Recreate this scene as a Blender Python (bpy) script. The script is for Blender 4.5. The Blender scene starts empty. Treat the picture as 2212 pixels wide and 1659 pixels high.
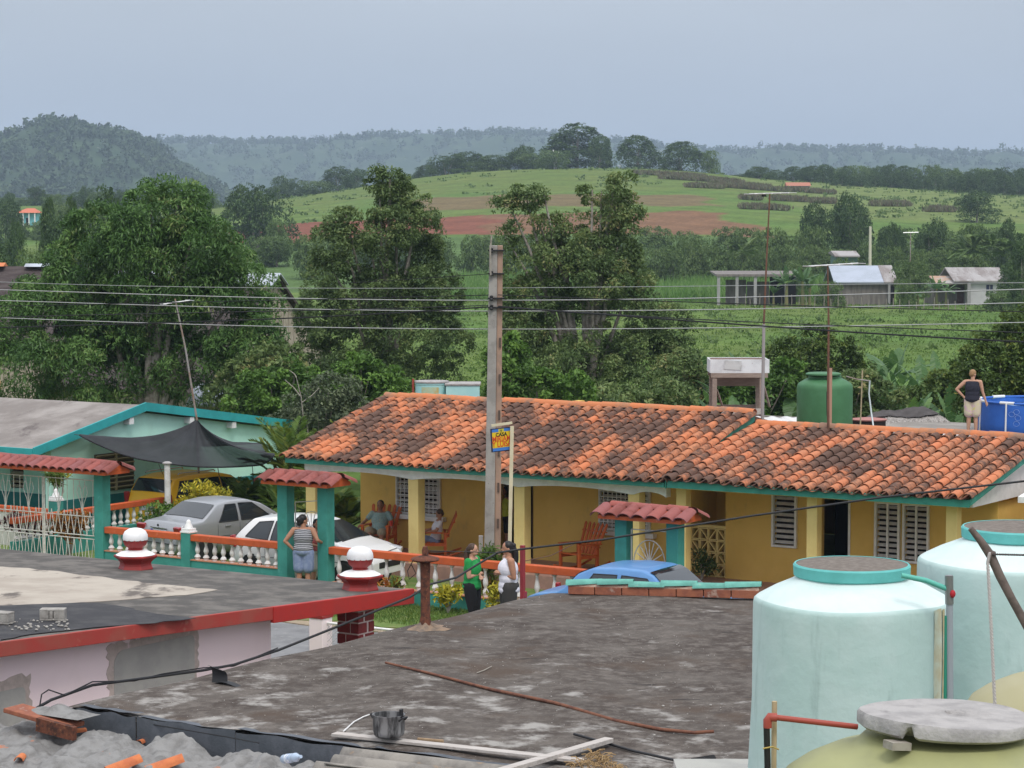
import bpy, bmesh, math, random
import numpy as np
from mathutils import Vector, Matrix, Euler, noise

random.seed(11); RNG = np.random.default_rng(11)
scene = bpy.context.scene
COL = scene.collection

# ------------------------------------------------------------------ camera, sky, sun, exposure
F = 5178.0; HX, HY = 1106.0, 829.5          # focal length and centre of a 2212 x 1659 picture
PITCH = math.atan((829.5 - 500.0) / F); CAMZ = 7.9
cam = bpy.data.cameras.new("camera"); cam_ob = bpy.data.objects.new("camera", cam); COL.objects.link(cam_ob)
cam_ob.location = (0, 0, CAMZ); cam_ob.rotation_euler = (math.pi / 2 - PITCH, 0, 0)
cam.sensor_width = 36.0; cam.lens = 36.0 * F / 2212.0; cam.clip_start = 0.5; cam.clip_end = 20000
scene.camera = cam_ob
scene.view_settings.view_transform = 'Standard'; scene.view_settings.look = 'None'
scene.view_settings.exposure = 0.35; scene.view_settings.gamma = 1.0
scene.view_settings.use_curve_mapping = False
scene.render.engine = 'CYCLES'
cy = scene.cycles
cy.use_denoising = True; cy.max_bounces = 6; cy.diffuse_bounces = 3; cy.glossy_bounces = 2
cy.transmission_bounces = 4; cy.volume_bounces = 0; cy.transparent_max_bounces = 8
cy.caustics_reflective = False; cy.caustics_refractive = False

SUN_EL, SUN_AZ = math.radians(56), math.radians(163)      # azimuth from +Y clockwise: behind the camera, a little left
w = bpy.data.worlds.new("World"); scene.world = w; w.use_nodes = True
nt = w.node_tree; nt.nodes.clear(); N = nt.nodes.new; L = nt.links.new
wo = N('ShaderNodeOutputWorld'); bg1 = N('ShaderNodeBackground'); bg2 = N('ShaderNodeBackground'); ads = N('ShaderNodeAddShader')
sky = N('ShaderNodeTexSky'); sky.sky_type = 'NISHITA'; sky.sun_disc = False
sky.sun_elevation = SUN_EL; sky.sun_rotation = SUN_AZ; sky.air_density = 1.5; sky.dust_density = 4.0
L(sky.outputs[0], bg2.inputs[0]); bg2.inputs[1].default_value = 0.012
tc = N('ShaderNodeTexCoord'); sp = N('ShaderNodeSeparateXYZ'); L(tc.outputs['Generated'], sp.inputs[0])
rm = N('ShaderNodeValToRGB'); L(sp.outputs[2], rm.inputs[0])       # an overcast dome: three times as bright overhead as at the horizon
e = rm.color_ramp.elements
e[0].position = 0.0; e[0].color = (0.348, 0.408, 0.502, 1); e[1].position = 1.0; e[1].color = (1.17, 1.20, 1.25, 1)
k = e.new(0.06); k.color = (0.362, 0.414, 0.498, 1)
k = e.new(0.13); k.color = (0.405, 0.438, 0.488, 1)
k = e.new(0.45); k.color = (0.72, 0.75, 0.81, 1)
mp = N('ShaderNodeMapping'); mp.inputs['Scale'].default_value = (2.0, 2.0, 9.0); L(tc.outputs['Generated'], mp.inputs[0])
nz = N('ShaderNodeTexNoise'); nz.inputs['Scale'].default_value = 1.6; nz.inputs['Detail'].default_value = 5; L(mp.outputs[0], nz.inputs[0])
mr = N('ShaderNodeMapRange'); mr.inputs[1].default_value = .3; mr.inputs[2].default_value = .7; mr.inputs[3].default_value = .95; mr.inputs[4].default_value = 1.05
L(nz.outputs[0], mr.inputs[0])
mx = N('ShaderNodeMix'); mx.data_type = 'RGBA'; mx.blend_type = 'MULTIPLY'; mx.inputs[0].default_value = 1.0
L(rm.outputs[0], mx.inputs[6]); L(mr.outputs[0], mx.inputs[7]); L(mx.outputs[2], bg1.inputs[0]); bg1.inputs[1].default_value = 1.0
L(bg1.outputs[0], ads.inputs[0]); L(bg2.outputs[0], ads.inputs[1]); L(ads.outputs[0], wo.inputs[0])
sd = bpy.data.lights.new("sun", 'SUN'); sd.energy = 1.25; sd.angle = math.radians(18); sd.color = (1.0, 0.96, 0.90)
so = bpy.data.objects.new("sun", sd); COL.objects.link(so)
dirv = Vector((math.sin(SUN_AZ) * math.cos(SUN_EL), math.cos(SUN_AZ) * math.cos(SUN_EL), math.sin(SUN_EL)))
so.rotation_euler = dirv.to_track_quat('Z', 'Y').to_euler(); so.location = dirv * 60

# ------------------------------------------------------------------ coordinates
YAW = math.radians(33.0); CU, SU = math.cos(YAW), math.sin(YAW)
def S(u, n, z=0.0):                       # street coordinates: u along the street, n away from the camera
    return (CU * u + SU * n, -SU * u + CU * n, z)
def unS(X, Y): return (CU * X - SU * Y, SU * X + CU * Y)
def ray(x, y):
    a, b = (x - HX) / F, -(y - HY) / F
    cp, sp_ = math.cos(PITCH), math.sin(PITCH)
    return (a, b * sp_ + cp, b * cp - sp_)
def at(x, y, d):
    r = ray(x, y); k = d / r[1]; return (r[0] * k, d, CAMZ + r[2] * k)
def atz(x, y, z):
    r = ray(x, y); k = (z - CAMZ) / r[2]; return (r[0] * k, r[1] * k, z)
def sn(x, y, n):                          # on the plane n = const -> (u, n, z)
    r = ray(x, y); k = n / (SU * r[0] + CU * r[1]); u = CU * r[0] * k - SU * r[1] * k
    return (u, n, CAMZ + r[2] * k)
def su(x, y, u):
    r = ray(x, y); k = u / (CU * r[0] - SU * r[1]); n = SU * r[0] * k + CU * r[1] * k
    return (u, n, CAMZ + r[2] * k)
def sz(x, y, z):
    p = atz(x, y, z); u, n = unS(p[0], p[1]); return (u, n, z)
def sd_(x, y, d):
    p = at(x, y, d); u, n = unS(p[0], p[1]); return (u, n, p[2])
def V(*a): return Vector(a if len(a) > 1 else a[0])

# ------------------------------------------------------------------ mesh helpers
class MB:
    def __init__(s): s.v = []; s.f = []
    def add(s, v, f):
        o = len(s.v); s.v += [tuple(p) for p in v]; s.f += [tuple(i + o for i in q) for q in f]; return s
    def box(s, x0, x1, y0, y1, z0, z1):
        v = [(x0,y0,z0),(x1,y0,z0),(x1,y1,z0),(x0,y1,z0),(x0,y0,z1),(x1,y0,z1),(x1,y1,z1),(x0,y1,z1)]
        return s.add(v, [(3,2,1,0),(4,5,6,7),(0,1,5,4),(1,2,6,5),(2,3,7,6),(3,0,4,7)])
    def obox(s, c, size, R=None):
        m = MB().box(-size[0]/2, size[0]/2, -size[1]/2, size[1]/2, -size[2]/2, size[2]/2)
        R = R or Matrix.Identity(3)
        return s.add([Vector(c) + R @ Vector(p) for p in m.v], m.f)
    def bar(s, p0, p1, a, b, up=(0,0,1)):          # a rectangular bar, a wide and b deep
        p0, p1 = Vector(p0), Vector(p1); d = (p1 - p0).normalized(); upv = Vector(up)
        if abs(d.dot(upv)) > .98: upv = Vector((0,1,0))
        x = d.cross(upv).normalized(); y = x.cross(d).normalized()
        v = []
        for p in (p0, p1):
            for i, j in ((-1,-1),(1,-1),(1,1),(-1,1)): v.append(p + x*a/2*i + y*b/2*j)
        return s.add(v, [(0,1,2,3),(7,6,5,4),(0,4,5,1),(1,5,6,2),(2,6,7,3),(3,7,4,0)])
    def tube(s, pts, r, n=8, cap=True):
        pts = [Vector(p) for p in pts]; m = len(pts)
        rs = r if isinstance(r, (list, tuple)) else [r] * m
        v = []; ref = None
        for i in range(m):
            t = (pts[min(i+1, m-1)] - pts[max(i-1, 0)])
            t = t.normalized() if t.length > 1e-9 else Vector((0,0,1))
            if ref is None:
                ref = Vector((0,0,1)) if abs(t.z) < .9 else Vector((1,0,0))
            x = t.cross(ref).normalized(); y = x.cross(t).normalized(); ref = y
            for k in range(n):
                a = 2*math.pi*k/n; v.append(pts[i] + (x*math.cos(a) + y*math.sin(a)) * rs[i])
        f = [(i*n+k, i*n+(k+1) % n, (i+1)*n+(k+1) % n, (i+1)*n+k) for i in range(m-1) for k in range(n)]
        if cap: f += [tuple(range(n))[::-1], tuple((m-1)*n+k for k in range(n))]
        return s.add(v, f)
    def lathe(s, prof, n=16, c=(0,0,0), cap=True, sq=None):
        v = []; m = len(prof)
        for r, z in prof:
            for k in range(n):
                a = 2*math.pi*(k + .5)/n; v.append((c[0] + r*math.cos(a), c[1] + r*math.sin(a), c[2] + z))
        f = [(i*n+k, i*n+(k+1) % n, (i+1)*n+(k+1) % n, (i+1)*n+k) for i in range(m-1) for k in range(n)]
        if cap: f += [tuple(range(n))[::-1], tuple((m-1)*n+k for k in range(n))]
        return s.add(v, f)
    def prism(s, poly, a0, a1, ax='z'):            # poly in the other two axes, in order
        n = len(poly)
        def P(p, a):
            return {'z': (p[0], p[1], a), 'y': (p[0], a, p[1]), 'x': (a, p[0], p[1])}[ax]
        v = [P(p, a0) for p in poly] + [P(p, a1) for p in poly]
        f = [(i, (i+1) % n, n+(i+1) % n, n+i) for i in range(n)] + [tuple(range(n))[::-1], tuple(n+i for i in range(n))]
        return s.add(v, f)
    def grid(s, fn, nu, nv):
        v = [fn(i/nu, j/nv) for j in range(nv+1) for i in range(nu+1)]
        f = [(j*(nu+1)+i, j*(nu+1)+i+1, (j+1)*(nu+1)+i+1, (j+1)*(nu+1)+i) for j in range(nv) for i in range(nu)]
        return s.add(v, f)
    def sphere(s, c, r, n=12, m=8):
        rr = r if isinstance(r, (tuple, list)) else (r, r, r)
        v = [(c[0], c[1], c[2]-rr[2])]
        for j in range(1, m):
            t = math.pi*j/m
            for k in range(n):
                a = 2*math.pi*k/n
                v.append((c[0]+rr[0]*math.sin(t)*math.cos(a), c[1]+rr[1]*math.sin(t)*math.sin(a), c[2]-rr[2]*math.cos(t)))
        v.append((c[0], c[1], c[2]+rr[2])); e_ = len(v)-1
        f = [(0, 1+(k+1) % n, 1+k) for k in range(n)]
        for j in range(m-2):
            for k in range(n): f.append((1+j*n+k, 1+j*n+(k+1) % n, 1+(j+1)*n+(k+1) % n, 1+(j+1)*n+k))
        f += [(1+(m-2)*n+k, 1+(m-2)*n+(k+1) % n, e_) for k in range(n)]
        return s.add(v, f)
    def xf(s, M):
        s.v = [tuple(M @ Vector(p)) for p in s.v]; return s

ORIG = {}
def mesh_of(mb, name, mat, o=(0,0,0), smooth=None, recalc=True):
    me = bpy.data.meshes.new(name)
    me.from_pydata([(p[0]-o[0], p[1]-o[1], p[2]-o[2]) for p in mb.v], [], mb.f)
    if recalc:
        bm = bmesh.new(); bm.from_mesh(me); bmesh.ops.recalc_face_normals(bm, faces=bm.faces); bm.to_mesh(me); bm.free()
    me.update()
    if mat is not None: me.materials.append(mat)
    if smooth is not None:
        me.polygons.foreach_set('use_smooth', [True]*len(me.polygons))
        me.set_sharp_from_angle(angle=math.radians(smooth))
    return me
def thing(name, label, cat, o=(0,0,0), street=False, rot=0.0, group=None, kind=None):
    ob = bpy.data.objects.new(name, None); COL.objects.link(ob); ob.empty_display_size = .2
    ORIG[ob] = tuple(o)
    ob.location = S(*o) if street else o
    ob.rotation_euler = (0, 0, (-YAW if street else 0) + rot)
    tag(ob, label, cat, group, kind); return ob
def tag(ob, label=None, cat=None, group=None, kind=None):
    for k_, v_ in (('label', label), ('category', cat), ('group', group), ('kind', kind)):
        if v_: ob[k_] = v_
    return ob
def part(parent, name, mb, mat, smooth=None, bevel=0, label=None, kind=None):
    o = ORIG[parent]; me = mb if isinstance(mb, bpy.types.Mesh) else mesh_of(mb, name, mat, o, smooth)
    ob = bpy.data.objects.new(name, me); COL.objects.link(ob); ob.parent = parent; ORIG[ob] = o
    if bevel: addbevel(ob, bevel)
    if label: ob['label'] = label
    if kind: ob['kind'] = kind
    return ob
def addbevel(ob, w_):
    b = ob.modifiers.new("bevel", 'BEVEL'); b.width = w_; b.segments = 2; b.limit_method = 'ANGLE'; b.angle_limit = math.radians(40)
def solo(name, mb, mat, label=None, cat=None, o=(0,0,0), street=False, smooth=None, bevel=0, group=None, kind=None):
    me = mb if isinstance(mb, bpy.types.Mesh) else mesh_of(mb, name, mat, o, smooth)
    ob = bpy.data.objects.new(name, me); COL.objects.link(ob)
    ob.location = S(*o) if street else o
    if street: ob.rotation_euler = (0, 0, -YAW)
    ORIG[ob] = tuple(o)
    if bevel: addbevel(ob, bevel)
    return tag(ob, label, cat, group, kind)
def inst(parent, name, me, loc, rot=(0,0,0), sc=(1,1,1)):     # shares mesh data; loc in the parent's local frame
    ob = bpy.data.objects.new(name, me); COL.objects.link(ob); ob.parent = parent
    ob.location = loc; ob.rotation_euler = rot; ob.scale = sc; ORIG[ob] = ORIG.get(parent, (0,0,0)); return ob
def copy_tree(src, loc, rotz=0.0, sc=(1,1,1), label=None, group=None):
    r = src.copy(); COL.objects.link(r); r.location = loc; r.rotation_euler = (0, 0, rotz); r.scale = sc; ORIG[r] = (0,0,0)
    if label: r['label'] = label
    if group: r['group'] = group
    for ch in src.children:
        c = ch.copy(); COL.objects.link(c); c.parent = r; ORIG[c] = (0,0,0)
        for g in ch.children:
            d = g.copy(); COL.objects.link(d); d.parent = c
    return r
def np_mesh(name, verts, faces, mat, attr=None, smooth=False):      # verts (N,3), faces (M,k) with one k
    me = bpy.data.meshes.new(name); nv, nf, k = len(verts), len(faces), faces.shape[1]
    me.vertices.add(nv); me.vertices.foreach_set('co', np.ascontiguousarray(verts, dtype=np.float32).ravel())
    me.loops.add(nf*k); me.loops.foreach_set('vertex_index', np.ascontiguousarray(faces, dtype=np.int32).ravel())
    me.polygons.add(nf); me.polygons.foreach_set('loop_start', np.arange(0, nf*k, k, dtype=np.int32))
    me.update(calc_edges=True)
    if attr:
        for an, av in attr.items():
            if av.ndim == 1:
                a = me.attributes.new(an, 'FLOAT', 'POINT'); a.data.foreach_set('value', av.astype(np.float32))
            else:
                a = me.attributes.new(an, 'FLOAT_COLOR', 'POINT'); a.data.foreach_set('color', av.astype(np.float32).ravel())
    if mat is not None: me.materials.append(mat)
    if smooth: me.polygons.foreach_set('use_smooth', [True]*nf)
    return me

# ------------------------------------------------------------------ materials
def newmat(name):
    m = bpy.data.materials.new(name); m.use_nodes = True; t = m.node_tree; t.nodes.clear()
    o = t.nodes.new('ShaderNodeOutputMaterial'); b = t.nodes.new('ShaderNodeBsdfPrincipled'); t.links.new(b.outputs[0], o.inputs[0])
    return m, t, b, o
def M(name, c, c2=None, sc=4.0, lo=.40, hi=.65, rough=.75, bump=0.0, bsc=40.0, metal=0.0, spec=.35, st=(1,1,1), c3=None, sc3=18.0, lo3=.55, hi3=.7, st3=(1,1,1), coat=0.0, dist=.012, alpha=None, detail=6, objspace=False):
    m, t, b, o = newmat(name); n = t.nodes.new; l = t.links.new
    b.inputs['Roughness'].default_value = rough; b.inputs['Metallic'].default_value = metal
    b.inputs['Specular IOR Level'].default_value = spec; b.inputs['Coat Weight'].default_value = coat; b.inputs['Coat Roughness'].default_value = .08
    b.inputs['Base Color'].default_value = (*c, 1)
    if objspace:
        g = n('ShaderNodeTexCoord'); pos = g.outputs['Object']
    else:
        g = n('ShaderNodeNewGeometry'); pos = g.outputs['Position']
    cur = None
    def layer(base, col, sc_, lo_, hi_, st_):
        mpn = n('ShaderNodeMapping'); mpn.inputs['Scale'].default_value = st_; l(pos, mpn.inputs[0])
        x = n('ShaderNodeTexNoise'); x.inputs['Scale'].default_value = sc_; x.inputs['Detail'].default_value = detail; x.inputs['Roughness'].default_value = .62; l(mpn.outputs[0], x.inputs[0])
        r = n('ShaderNodeMapRange'); r.interpolation_type = 'SMOOTHSTEP'; r.inputs[1].default_value = lo_; r.inputs[2].default_value = hi_; l(x.outputs[0], r.inputs[0])
        q = n('ShaderNodeMix'); q.data_type = 'RGBA'; l(r.outputs[0], q.inputs[0])
        if base is None: q.inputs[6].default_value = (*c, 1)
        else: l(base, q.inputs[6])
        q.inputs[7].default_value = (*col, 1); return q.outputs[2]
    if c2: cur = layer(cur, c2, sc, lo, hi, st)
    if c3: cur = layer(cur, c3, sc3, lo3, hi3, st3)
    if cur: l(cur, b.inputs['Base Color'])
    if bump:
        x = n('ShaderNodeTexNoise'); x.inputs['Scale'].default_value = bsc; x.inputs['Detail'].default_value = 5; l(pos, x.inputs[0])
        bn = n('ShaderNodeBump'); bn.inputs['Strength'].default_value = bump; bn.inputs['Distance'].default_value = dist; l(x.outputs[0], bn.inputs['Height']); l(bn.outputs[0], b.inputs['Normal'])
    return m
def leafmat(name, ramp, trans=.25, rough=.55):            # colour follows each leaf's own tint
    m, t, b, o = newmat(name); n = t.nodes.new; l = t.links.new
    a = n('ShaderNodeAttribute'); a.attribute_name = 'tint'
    oi = n('ShaderNodeObjectInfo')
    ad = n('ShaderNodeMath'); ad.operation = 'MULTIPLY_ADD'; ad.inputs[1].default_value = .16; ad.inputs[2].default_value = -.08; l(oi.outputs['Random'], ad.inputs[0])
    a2 = n('ShaderNodeMath'); a2.operation = 'ADD'; a2.use_clamp = True; l(a.outputs['Fac'], a2.inputs[0]); l(ad.outputs[0], a2.inputs[1])
    r = n('ShaderNodeValToRGB'); el = r.color_ramp.elements
    for i, (p, c) in enumerate(ramp):
        x = el[i] if i < 2 else el.new(p)
        x.position = p; x.color = (*c, 1)
    l(a2.outputs[0], r.inputs[0]); l(r.outputs[0], b.inputs['Base Color'])
    b.inputs['Roughness'].default_value = rough; b.inputs['Specular IOR Level'].default_value = .3
    if trans:
        tr = n('ShaderNodeBsdfTranslucent'); l(r.outputs[0], tr.inputs[0]); ms = n('ShaderNodeMixShader'); ms.inputs[0].default_value = trans
        l(b.outputs[0], ms.inputs[1]); l(tr.outputs[0], ms.inputs[2]); l(ms.outputs[0], o.inputs[0])
    return m
def glass(name, c=(.02,.025,.03), rough=.06, spec=.6):
    return M(name, c, rough=rough, spec=spec, coat=.3)

m_bark = M('bark', (.20,.17,.145), (.36,.325,.285), 6, .35, .65, rough=.9, bump=.5, bsc=25)
m_mango = leafmat('mango_leaf', [(0,(.040,.090,.026)),(.4,(.080,.165,.042)),(.8,(.15,.27,.07)),(1,(.28,.33,.12))], .3, .42)
m_laurel = leafmat('laurel_leaf', [(0,(.065,.105,.038)),(.45,(.125,.190,.062)),(.8,(.22,.285,.10)),(1,(.36,.29,.13))], .32)
m_shrub = leafmat('shrub_leaf', [(0,(.05,.10,.022)),(.5,(.10,.20,.035)),(1,(.20,.34,.06))], .3)
m_grey = leafmat('grey_green_leaf', [(0,(.06,.085,.045)),(.5,(.11,.145,.075)),(1,(.19,.22,.12))], .2)
m_far = leafmat('far_leaf', [(0,(.034,.070,.022)),(.5,(.060,.112,.032)),(1,(.115,.18,.052))], .15)
m_far2 = leafmat('far_leaf_light', [(0,(.07,.12,.035)),(.5,(.115,.185,.052)),(1,(.19,.26,.085))], .2)
m_citrus = leafmat('citrus_leaf', [(0,(.04,.075,.018)),(.5,(.085,.14,.028)),(.9,(.17,.22,.045)),(1,(.33,.27,.05))], .25)
m_banana = leafmat('banana_leaf', [(0,(.055,.115,.045)),(.5,(.10,.195,.065)),(1,(.21,.34,.08))], .3, .4)
m_palm = leafmat('palm_leaf', [(0,(.05,.10,.02)),(.55,(.12,.20,.035)),(.9,(.27,.30,.05)),(1,(.40,.30,.06))], .3)
m_croton = leafmat('croton_leaf', [(0,(.05,.10,.02)),(.4,(.16,.20,.03)),(.7,(.45,.16,.03)),(1,(.42,.05,.02))], .2)
m_crotony = leafmat('croton_yellow', [(0,(.10,.17,.02)),(.45,(.40,.36,.03)),(1,(.72,.58,.05))], .25)
m_crotonb = leafmat('croton_brown', [(0,(.10,.05,.02)),(.5,(.33,.13,.03)),(1,(.55,.27,.06))], .2)
m_grass = leafmat('grass_blade', [(0,(.07,.135,.025)),(.5,(.115,.20,.035)),(1,(.20,.26,.065))], .3)
m_dry = leafmat('dry_cane', [(0,(.10,.085,.05)),(.5,(.18,.155,.10)),(1,(.16,.21,.08))], .2)
m_maize = leafmat('maize_leaf', [(0,(.08,.17,.035)),(.5,(.135,.26,.06)),(1,(.24,.36,.11))], .3)
# ------------------------------------------------------------------ terrain
CRX = np.array([-600,-150,-107,-88,-73,-48,-28,-14,0,20,40,53,67,80,107,128,150,260,600.])
CRZ = np.array([15,16,15.5,15,17,20,23.4,25,26,26.5,26.3,25.6,23.6,22.6,21.4,20,19,16,14.])
PY = np.array([0,290,330,420,480,560,700,850,1200,1700,9000.]); PZ = np.array([0,0,.05,.27,.45,.66,1,.93,.6,.45,.4])
def hsmooth(x, xs, ys):
    return (np.interp(x-12, xs, ys) + np.interp(x, xs, ys)*2 + np.interp(x+12, xs, ys)) / 4
def H(X, Y):
    X = np.asarray(X, float); Y = np.asarray(Y, float)
    z = hsmooth(X, CRX, CRZ) * (np.interp(Y-14, PY, PZ) + np.interp(Y, PY, PZ) + np.interp(Y+14, PY, PZ)) / 3
    wob = np.sin(X*.021 + 1.3) * np.cos(Y*.017) * .5 + np.sin(X*.06 + Y*.05) * .18
    return z + wob * np.clip((Y-300)/120, 0, 1) - 0.03
def h1(X, Y): return float(H(X, Y))
ys = np.concatenate([np.linspace(-70, 60, 14), np.linspace(66, 290, 44), np.linspace(294, 720, 214), np.geomspace(735, 6500, 40)])
ts = np.linspace(-1, 1, 261); ts = np.sign(ts) * (np.abs(ts)*.45 + np.abs(ts)**3*.55) * .62
YY, TT = np.meshgrid(ys, ts, indexing='ij'); XX = TT * (np.abs(YY) + 90)
ZZ = H(XX, YY)
def vnoise(x, y, s, seed=0):
    r = np.zeros_like(x); rg = np.random.default_rng(seed)
    for i in range(7):
        a = rg.uniform(0, 6.28); f = rg.uniform(.6, 1.7)/s; r += np.sin((x*np.cos(a) + y*np.sin(a))*f*6.28 + rg.uniform(0, 6.28))
    return r / 3.0
C_PAST, C_YEL, C_RED, C_BRN, C_DK, C_DIRT, C_OLV = [np.array(c) for c in ((.094,.165,.036),(.150,.180,.048),(.19,.072,.045),(.165,.105,.060),(.06,.10,.03),(.30,.22,.15),(.15,.185,.06))]
colr = np.zeros(XX.shape + (3,))
w1 = np.clip(vnoise(XX, YY, 40, 1)*.5 + .5, 0, 1)[..., None]; w2 = np.clip(vnoise(XX, YY, 13, 2)*.5 + .5, 0, 1)[..., None]
colr[:] = C_PAST*(1-w1*.5) + C_YEL*w1*.5
colr = colr*(.82 + .3*w2)
jx = vnoise(XX, YY, 30, 3)*4; jy = vnoise(XX, YY, 22, 4)*3; Xj, Yj = XX + jx, YY + jy
def field(mask, c, k=1.0): colr[mask] = colr[mask]*(1-k) + (np.asarray(c)*(.88 + .26*w2[mask]))*k
field((Yj > 300) & (Yj < 415), C_DK*1.4)
field((Yj > 420) & (Yj < 482) & (Xj > -52) & (Xj < -4), C_RED)
field((Yj > 418) & (Yj < 480) & (Xj > -4) & (Xj < 49 - (Yj-418)*.12), C_BRN*np.array((1.1,.95,.9)))
field((Yj > 503) & (Yj < 556) & (Xj > -24) & (Xj < 44), C_BRN, .8)
field((Yj > 575) & (Yj < 760) & (XX > -90) & (XX < 60), C_YEL*.85, .45)
field((Yj > 480) & (Yj < 900) & (XX > 62), C_OLV, .75)
field(Yj > 760, C_DK*1.2)
field((YY < 62), (.12,.16,.05))
ng, nt_ = XX.shape
vv = np.stack([XX, YY, ZZ], -1).reshape(-1, 3)
idx = np.arange(ng*nt_).reshape(ng, nt_)
ff = np.stack([idx[:-1,:-1], idx[:-1,1:], idx[1:,1:], idx[1:,:-1]], -1).reshape(-1, 4)
m_ground, t_, b_, o_ = newmat('ground'); n_ = t_.nodes.new; l_ = t_.links.new
a_ = n_('ShaderNodeAttribute'); a_.attribute_name = 'field_colour'; g_ = n_('ShaderNodeNewGeometry')
x_ = n_('ShaderNodeTexNoise'); x_.inputs['Scale'].default_value = .9; x_.inputs['Detail'].default_value = 8; x_.inputs['Roughness'].default_value = .7; l_(g_.outputs['Position'], x_.inputs[0])
r_ = n_('ShaderNodeMapRange'); r_.inputs[1].default_value = .3; r_.inputs[2].default_value = .7; r_.inputs[3].default_value = .62; r_.inputs[4].default_value = 1.35; l_(x_.outputs[0], r_.inputs[0])
q_ = n_('ShaderNodeMix'); q_.data_type = 'RGBA'; q_.blend_type = 'MULTIPLY'; q_.inputs[0].default_value = 1; l_(a_.outputs['Color'], q_.inputs[6]); l_(r_.outputs[0], q_.inputs[7]); l_(q_.outputs[2], b_.inputs['Base Color'])
b_.inputs['Roughness'].default_value = .95; b_.inputs['Specular IOR Level'].default_value = .1
bb_ = n_('ShaderNodeBump'); bb_.inputs['Strength'].default_value = .6; bb_.inputs['Distance'].default_value = .25; l_(x_.outputs[0], bb_.inputs['Height']); l_(bb_.outputs[0], b_.inputs['Normal'])
gm = np_mesh('ground', vv, ff, m_ground, {'field_colour': np.concatenate([colr.reshape(-1,3), np.ones((ng*nt_,1))], 1)}, True)
go = bpy.data.objects.new('ground', gm); COL.objects.link(go); go['kind'] = 'structure'; go['label'] = 'green pasture and red soil fields rising to a low hill'

# ------------------------------------------------------------------ plants
def unit(a): return a / np.maximum(np.linalg.norm(a, axis=-1, keepdims=True), 1e-9)
def leaf_arrays(c, d, nr, Lr, Wr):
    side = unit(np.cross(d, nr)); nn = unit(np.cross(side, d))
    L2 = Lr[:, None]; W2 = Wr[:, None]
    v = np.stack([c - d*L2*.5, c + side*W2*.5 + nn*W2*.18, c + d*L2*.5 - nn*L2*.10, c - side*W2*.5 + nn*W2*.18], 1)
    return v
def crown_mesh(name, mat, blobs, n_leaf, ll, lw, seed, cluster=9, crad=.3, droop=.35, inner=.22, lump=.16, floor=None, sub=None, gap=.12):
    """leaves gathered in clusters over the blobs; with sub, over many small tufts set on the blobs, with gaps between"""
    rg = np.random.default_rng(seed); B = np.array(blobs, float)
    area = (B[:,3]*B[:,4] + B[:,4]*B[:,5] + B[:,3]*B[:,5]); pr = area/area.sum()
    nc = max(4, int(n_leaf/cluster*1.5)) if sub is None else int(area.sum()*4.19/(sub*sub*1.5))
    bi = rg.choice(len(B), nc, p=pr)
    d = unit(rg.normal(size=(nc, 3))); up = rg.random(nc) < .25; d[up, 2] = np.abs(d[up, 2])
    ph = rg.uniform(0, 6.28, (len(B), 3))
    lum = (np.sin(d[:,0]*5 + ph[bi,0]) + np.sin(d[:,1]*5 + ph[bi,1]) + np.sin(d[:,2]*6 + ph[bi,2]))/3*lump
    f = 1 + lum - np.abs(rg.normal(size=nc))*(.09 if sub is None else .13)
    ins = rg.random(nc) < inner; f[ins] = rg.uniform(.35, .9, ins.sum())
    P = B[bi, :3] + d*B[bi, 3:6]*f[:, None]
    keep = np.ones(nc, bool)
    for k in range(len(B)):
        q = np.linalg.norm((P - B[k,:3])/B[k,3:6], axis=1)
        keep &= ~((bi != k) & (q < .72) & ~ins)
    if floor is not None: keep &= P[:,2] > floor
    if sub is not None: keep &= rg.random(nc) > gap
    P, d, bi = P[keep], d[keep], bi[keep]
    if sub is None:
        sel = rg.choice(len(P), min(len(P), max(1, n_leaf//cluster)), replace=False); P, d = P[sel], d[sel]
        ci = np.repeat(np.arange(len(P)), cluster); m = len(ci)
        c = P[ci] + rg.normal(size=(m, 3))*crad*np.array((1,1,.7)); out = d[ci]
    else:
        m = n_leaf; ci = rg.integers(0, len(P), m); sr = sub*rg.uniform(.6, 1.25, len(P))
        dl = unit(rg.normal(size=(m,3)) + d[ci]*.75 + np.array((0,0,.45)))
        c = P[ci] + dl*(sr[ci]*rg.uniform(.45, 1.08, m)**.7)[:,None]*np.array((1,1,.8)); out = dl
    ld = unit(out*.55 + rg.normal(size=(m,3))*.6 + np.array((0,0,-droop)))
    nr = unit(out*.5 + rg.normal(size=(m,3))*.45 + np.array((0,0,.65)))
    v = leaf_arrays(c, ld, nr, ll*rg.uniform(.65, 1.3, m), lw*rg.uniform(.7, 1.3, m))
    ct = rg.random(len(P)); tint = np.clip(ct[ci]*.62 + rg.random(m)*.38, 0, 1)
    return np_mesh(name, v.reshape(-1, 3), np.arange(m*4).reshape(-1, 4), mat, {'tint': np.repeat(tint, 4)})
def trunk_mb(base, tops, r, seed, bend=.25, rt=.12):
    rg = random.Random(seed); mb = MB(); base = Vector(base)
    for i, (t, fork) in enumerate(tops):
        t = Vector(t); p0 = base; p1 = base.lerp(t, .5)
        p1 = Vector((base.x + (t.x-base.x)*fork, base.y + (t.y-base.y)*fork, base.z + (t.z-base.z)*.5))
        pts = []
        for k in range(7):
            s_ = k/6; a = p0.lerp(p1, s_); b = p1.lerp(t, s_); q = a.lerp(b, s_)
            if 0 < k: q += Vector((rg.uniform(-1,1), rg.uniform(-1,1), 0))*bend*s_*.5
            pts.append(q)
        sc = 1.0 if i == 0 else .62
        mb.tube(pts, [max(.02, r*sc*(1 - .86*(k/6)**.8)) for k in range(7)], 8)
    return mb
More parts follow.
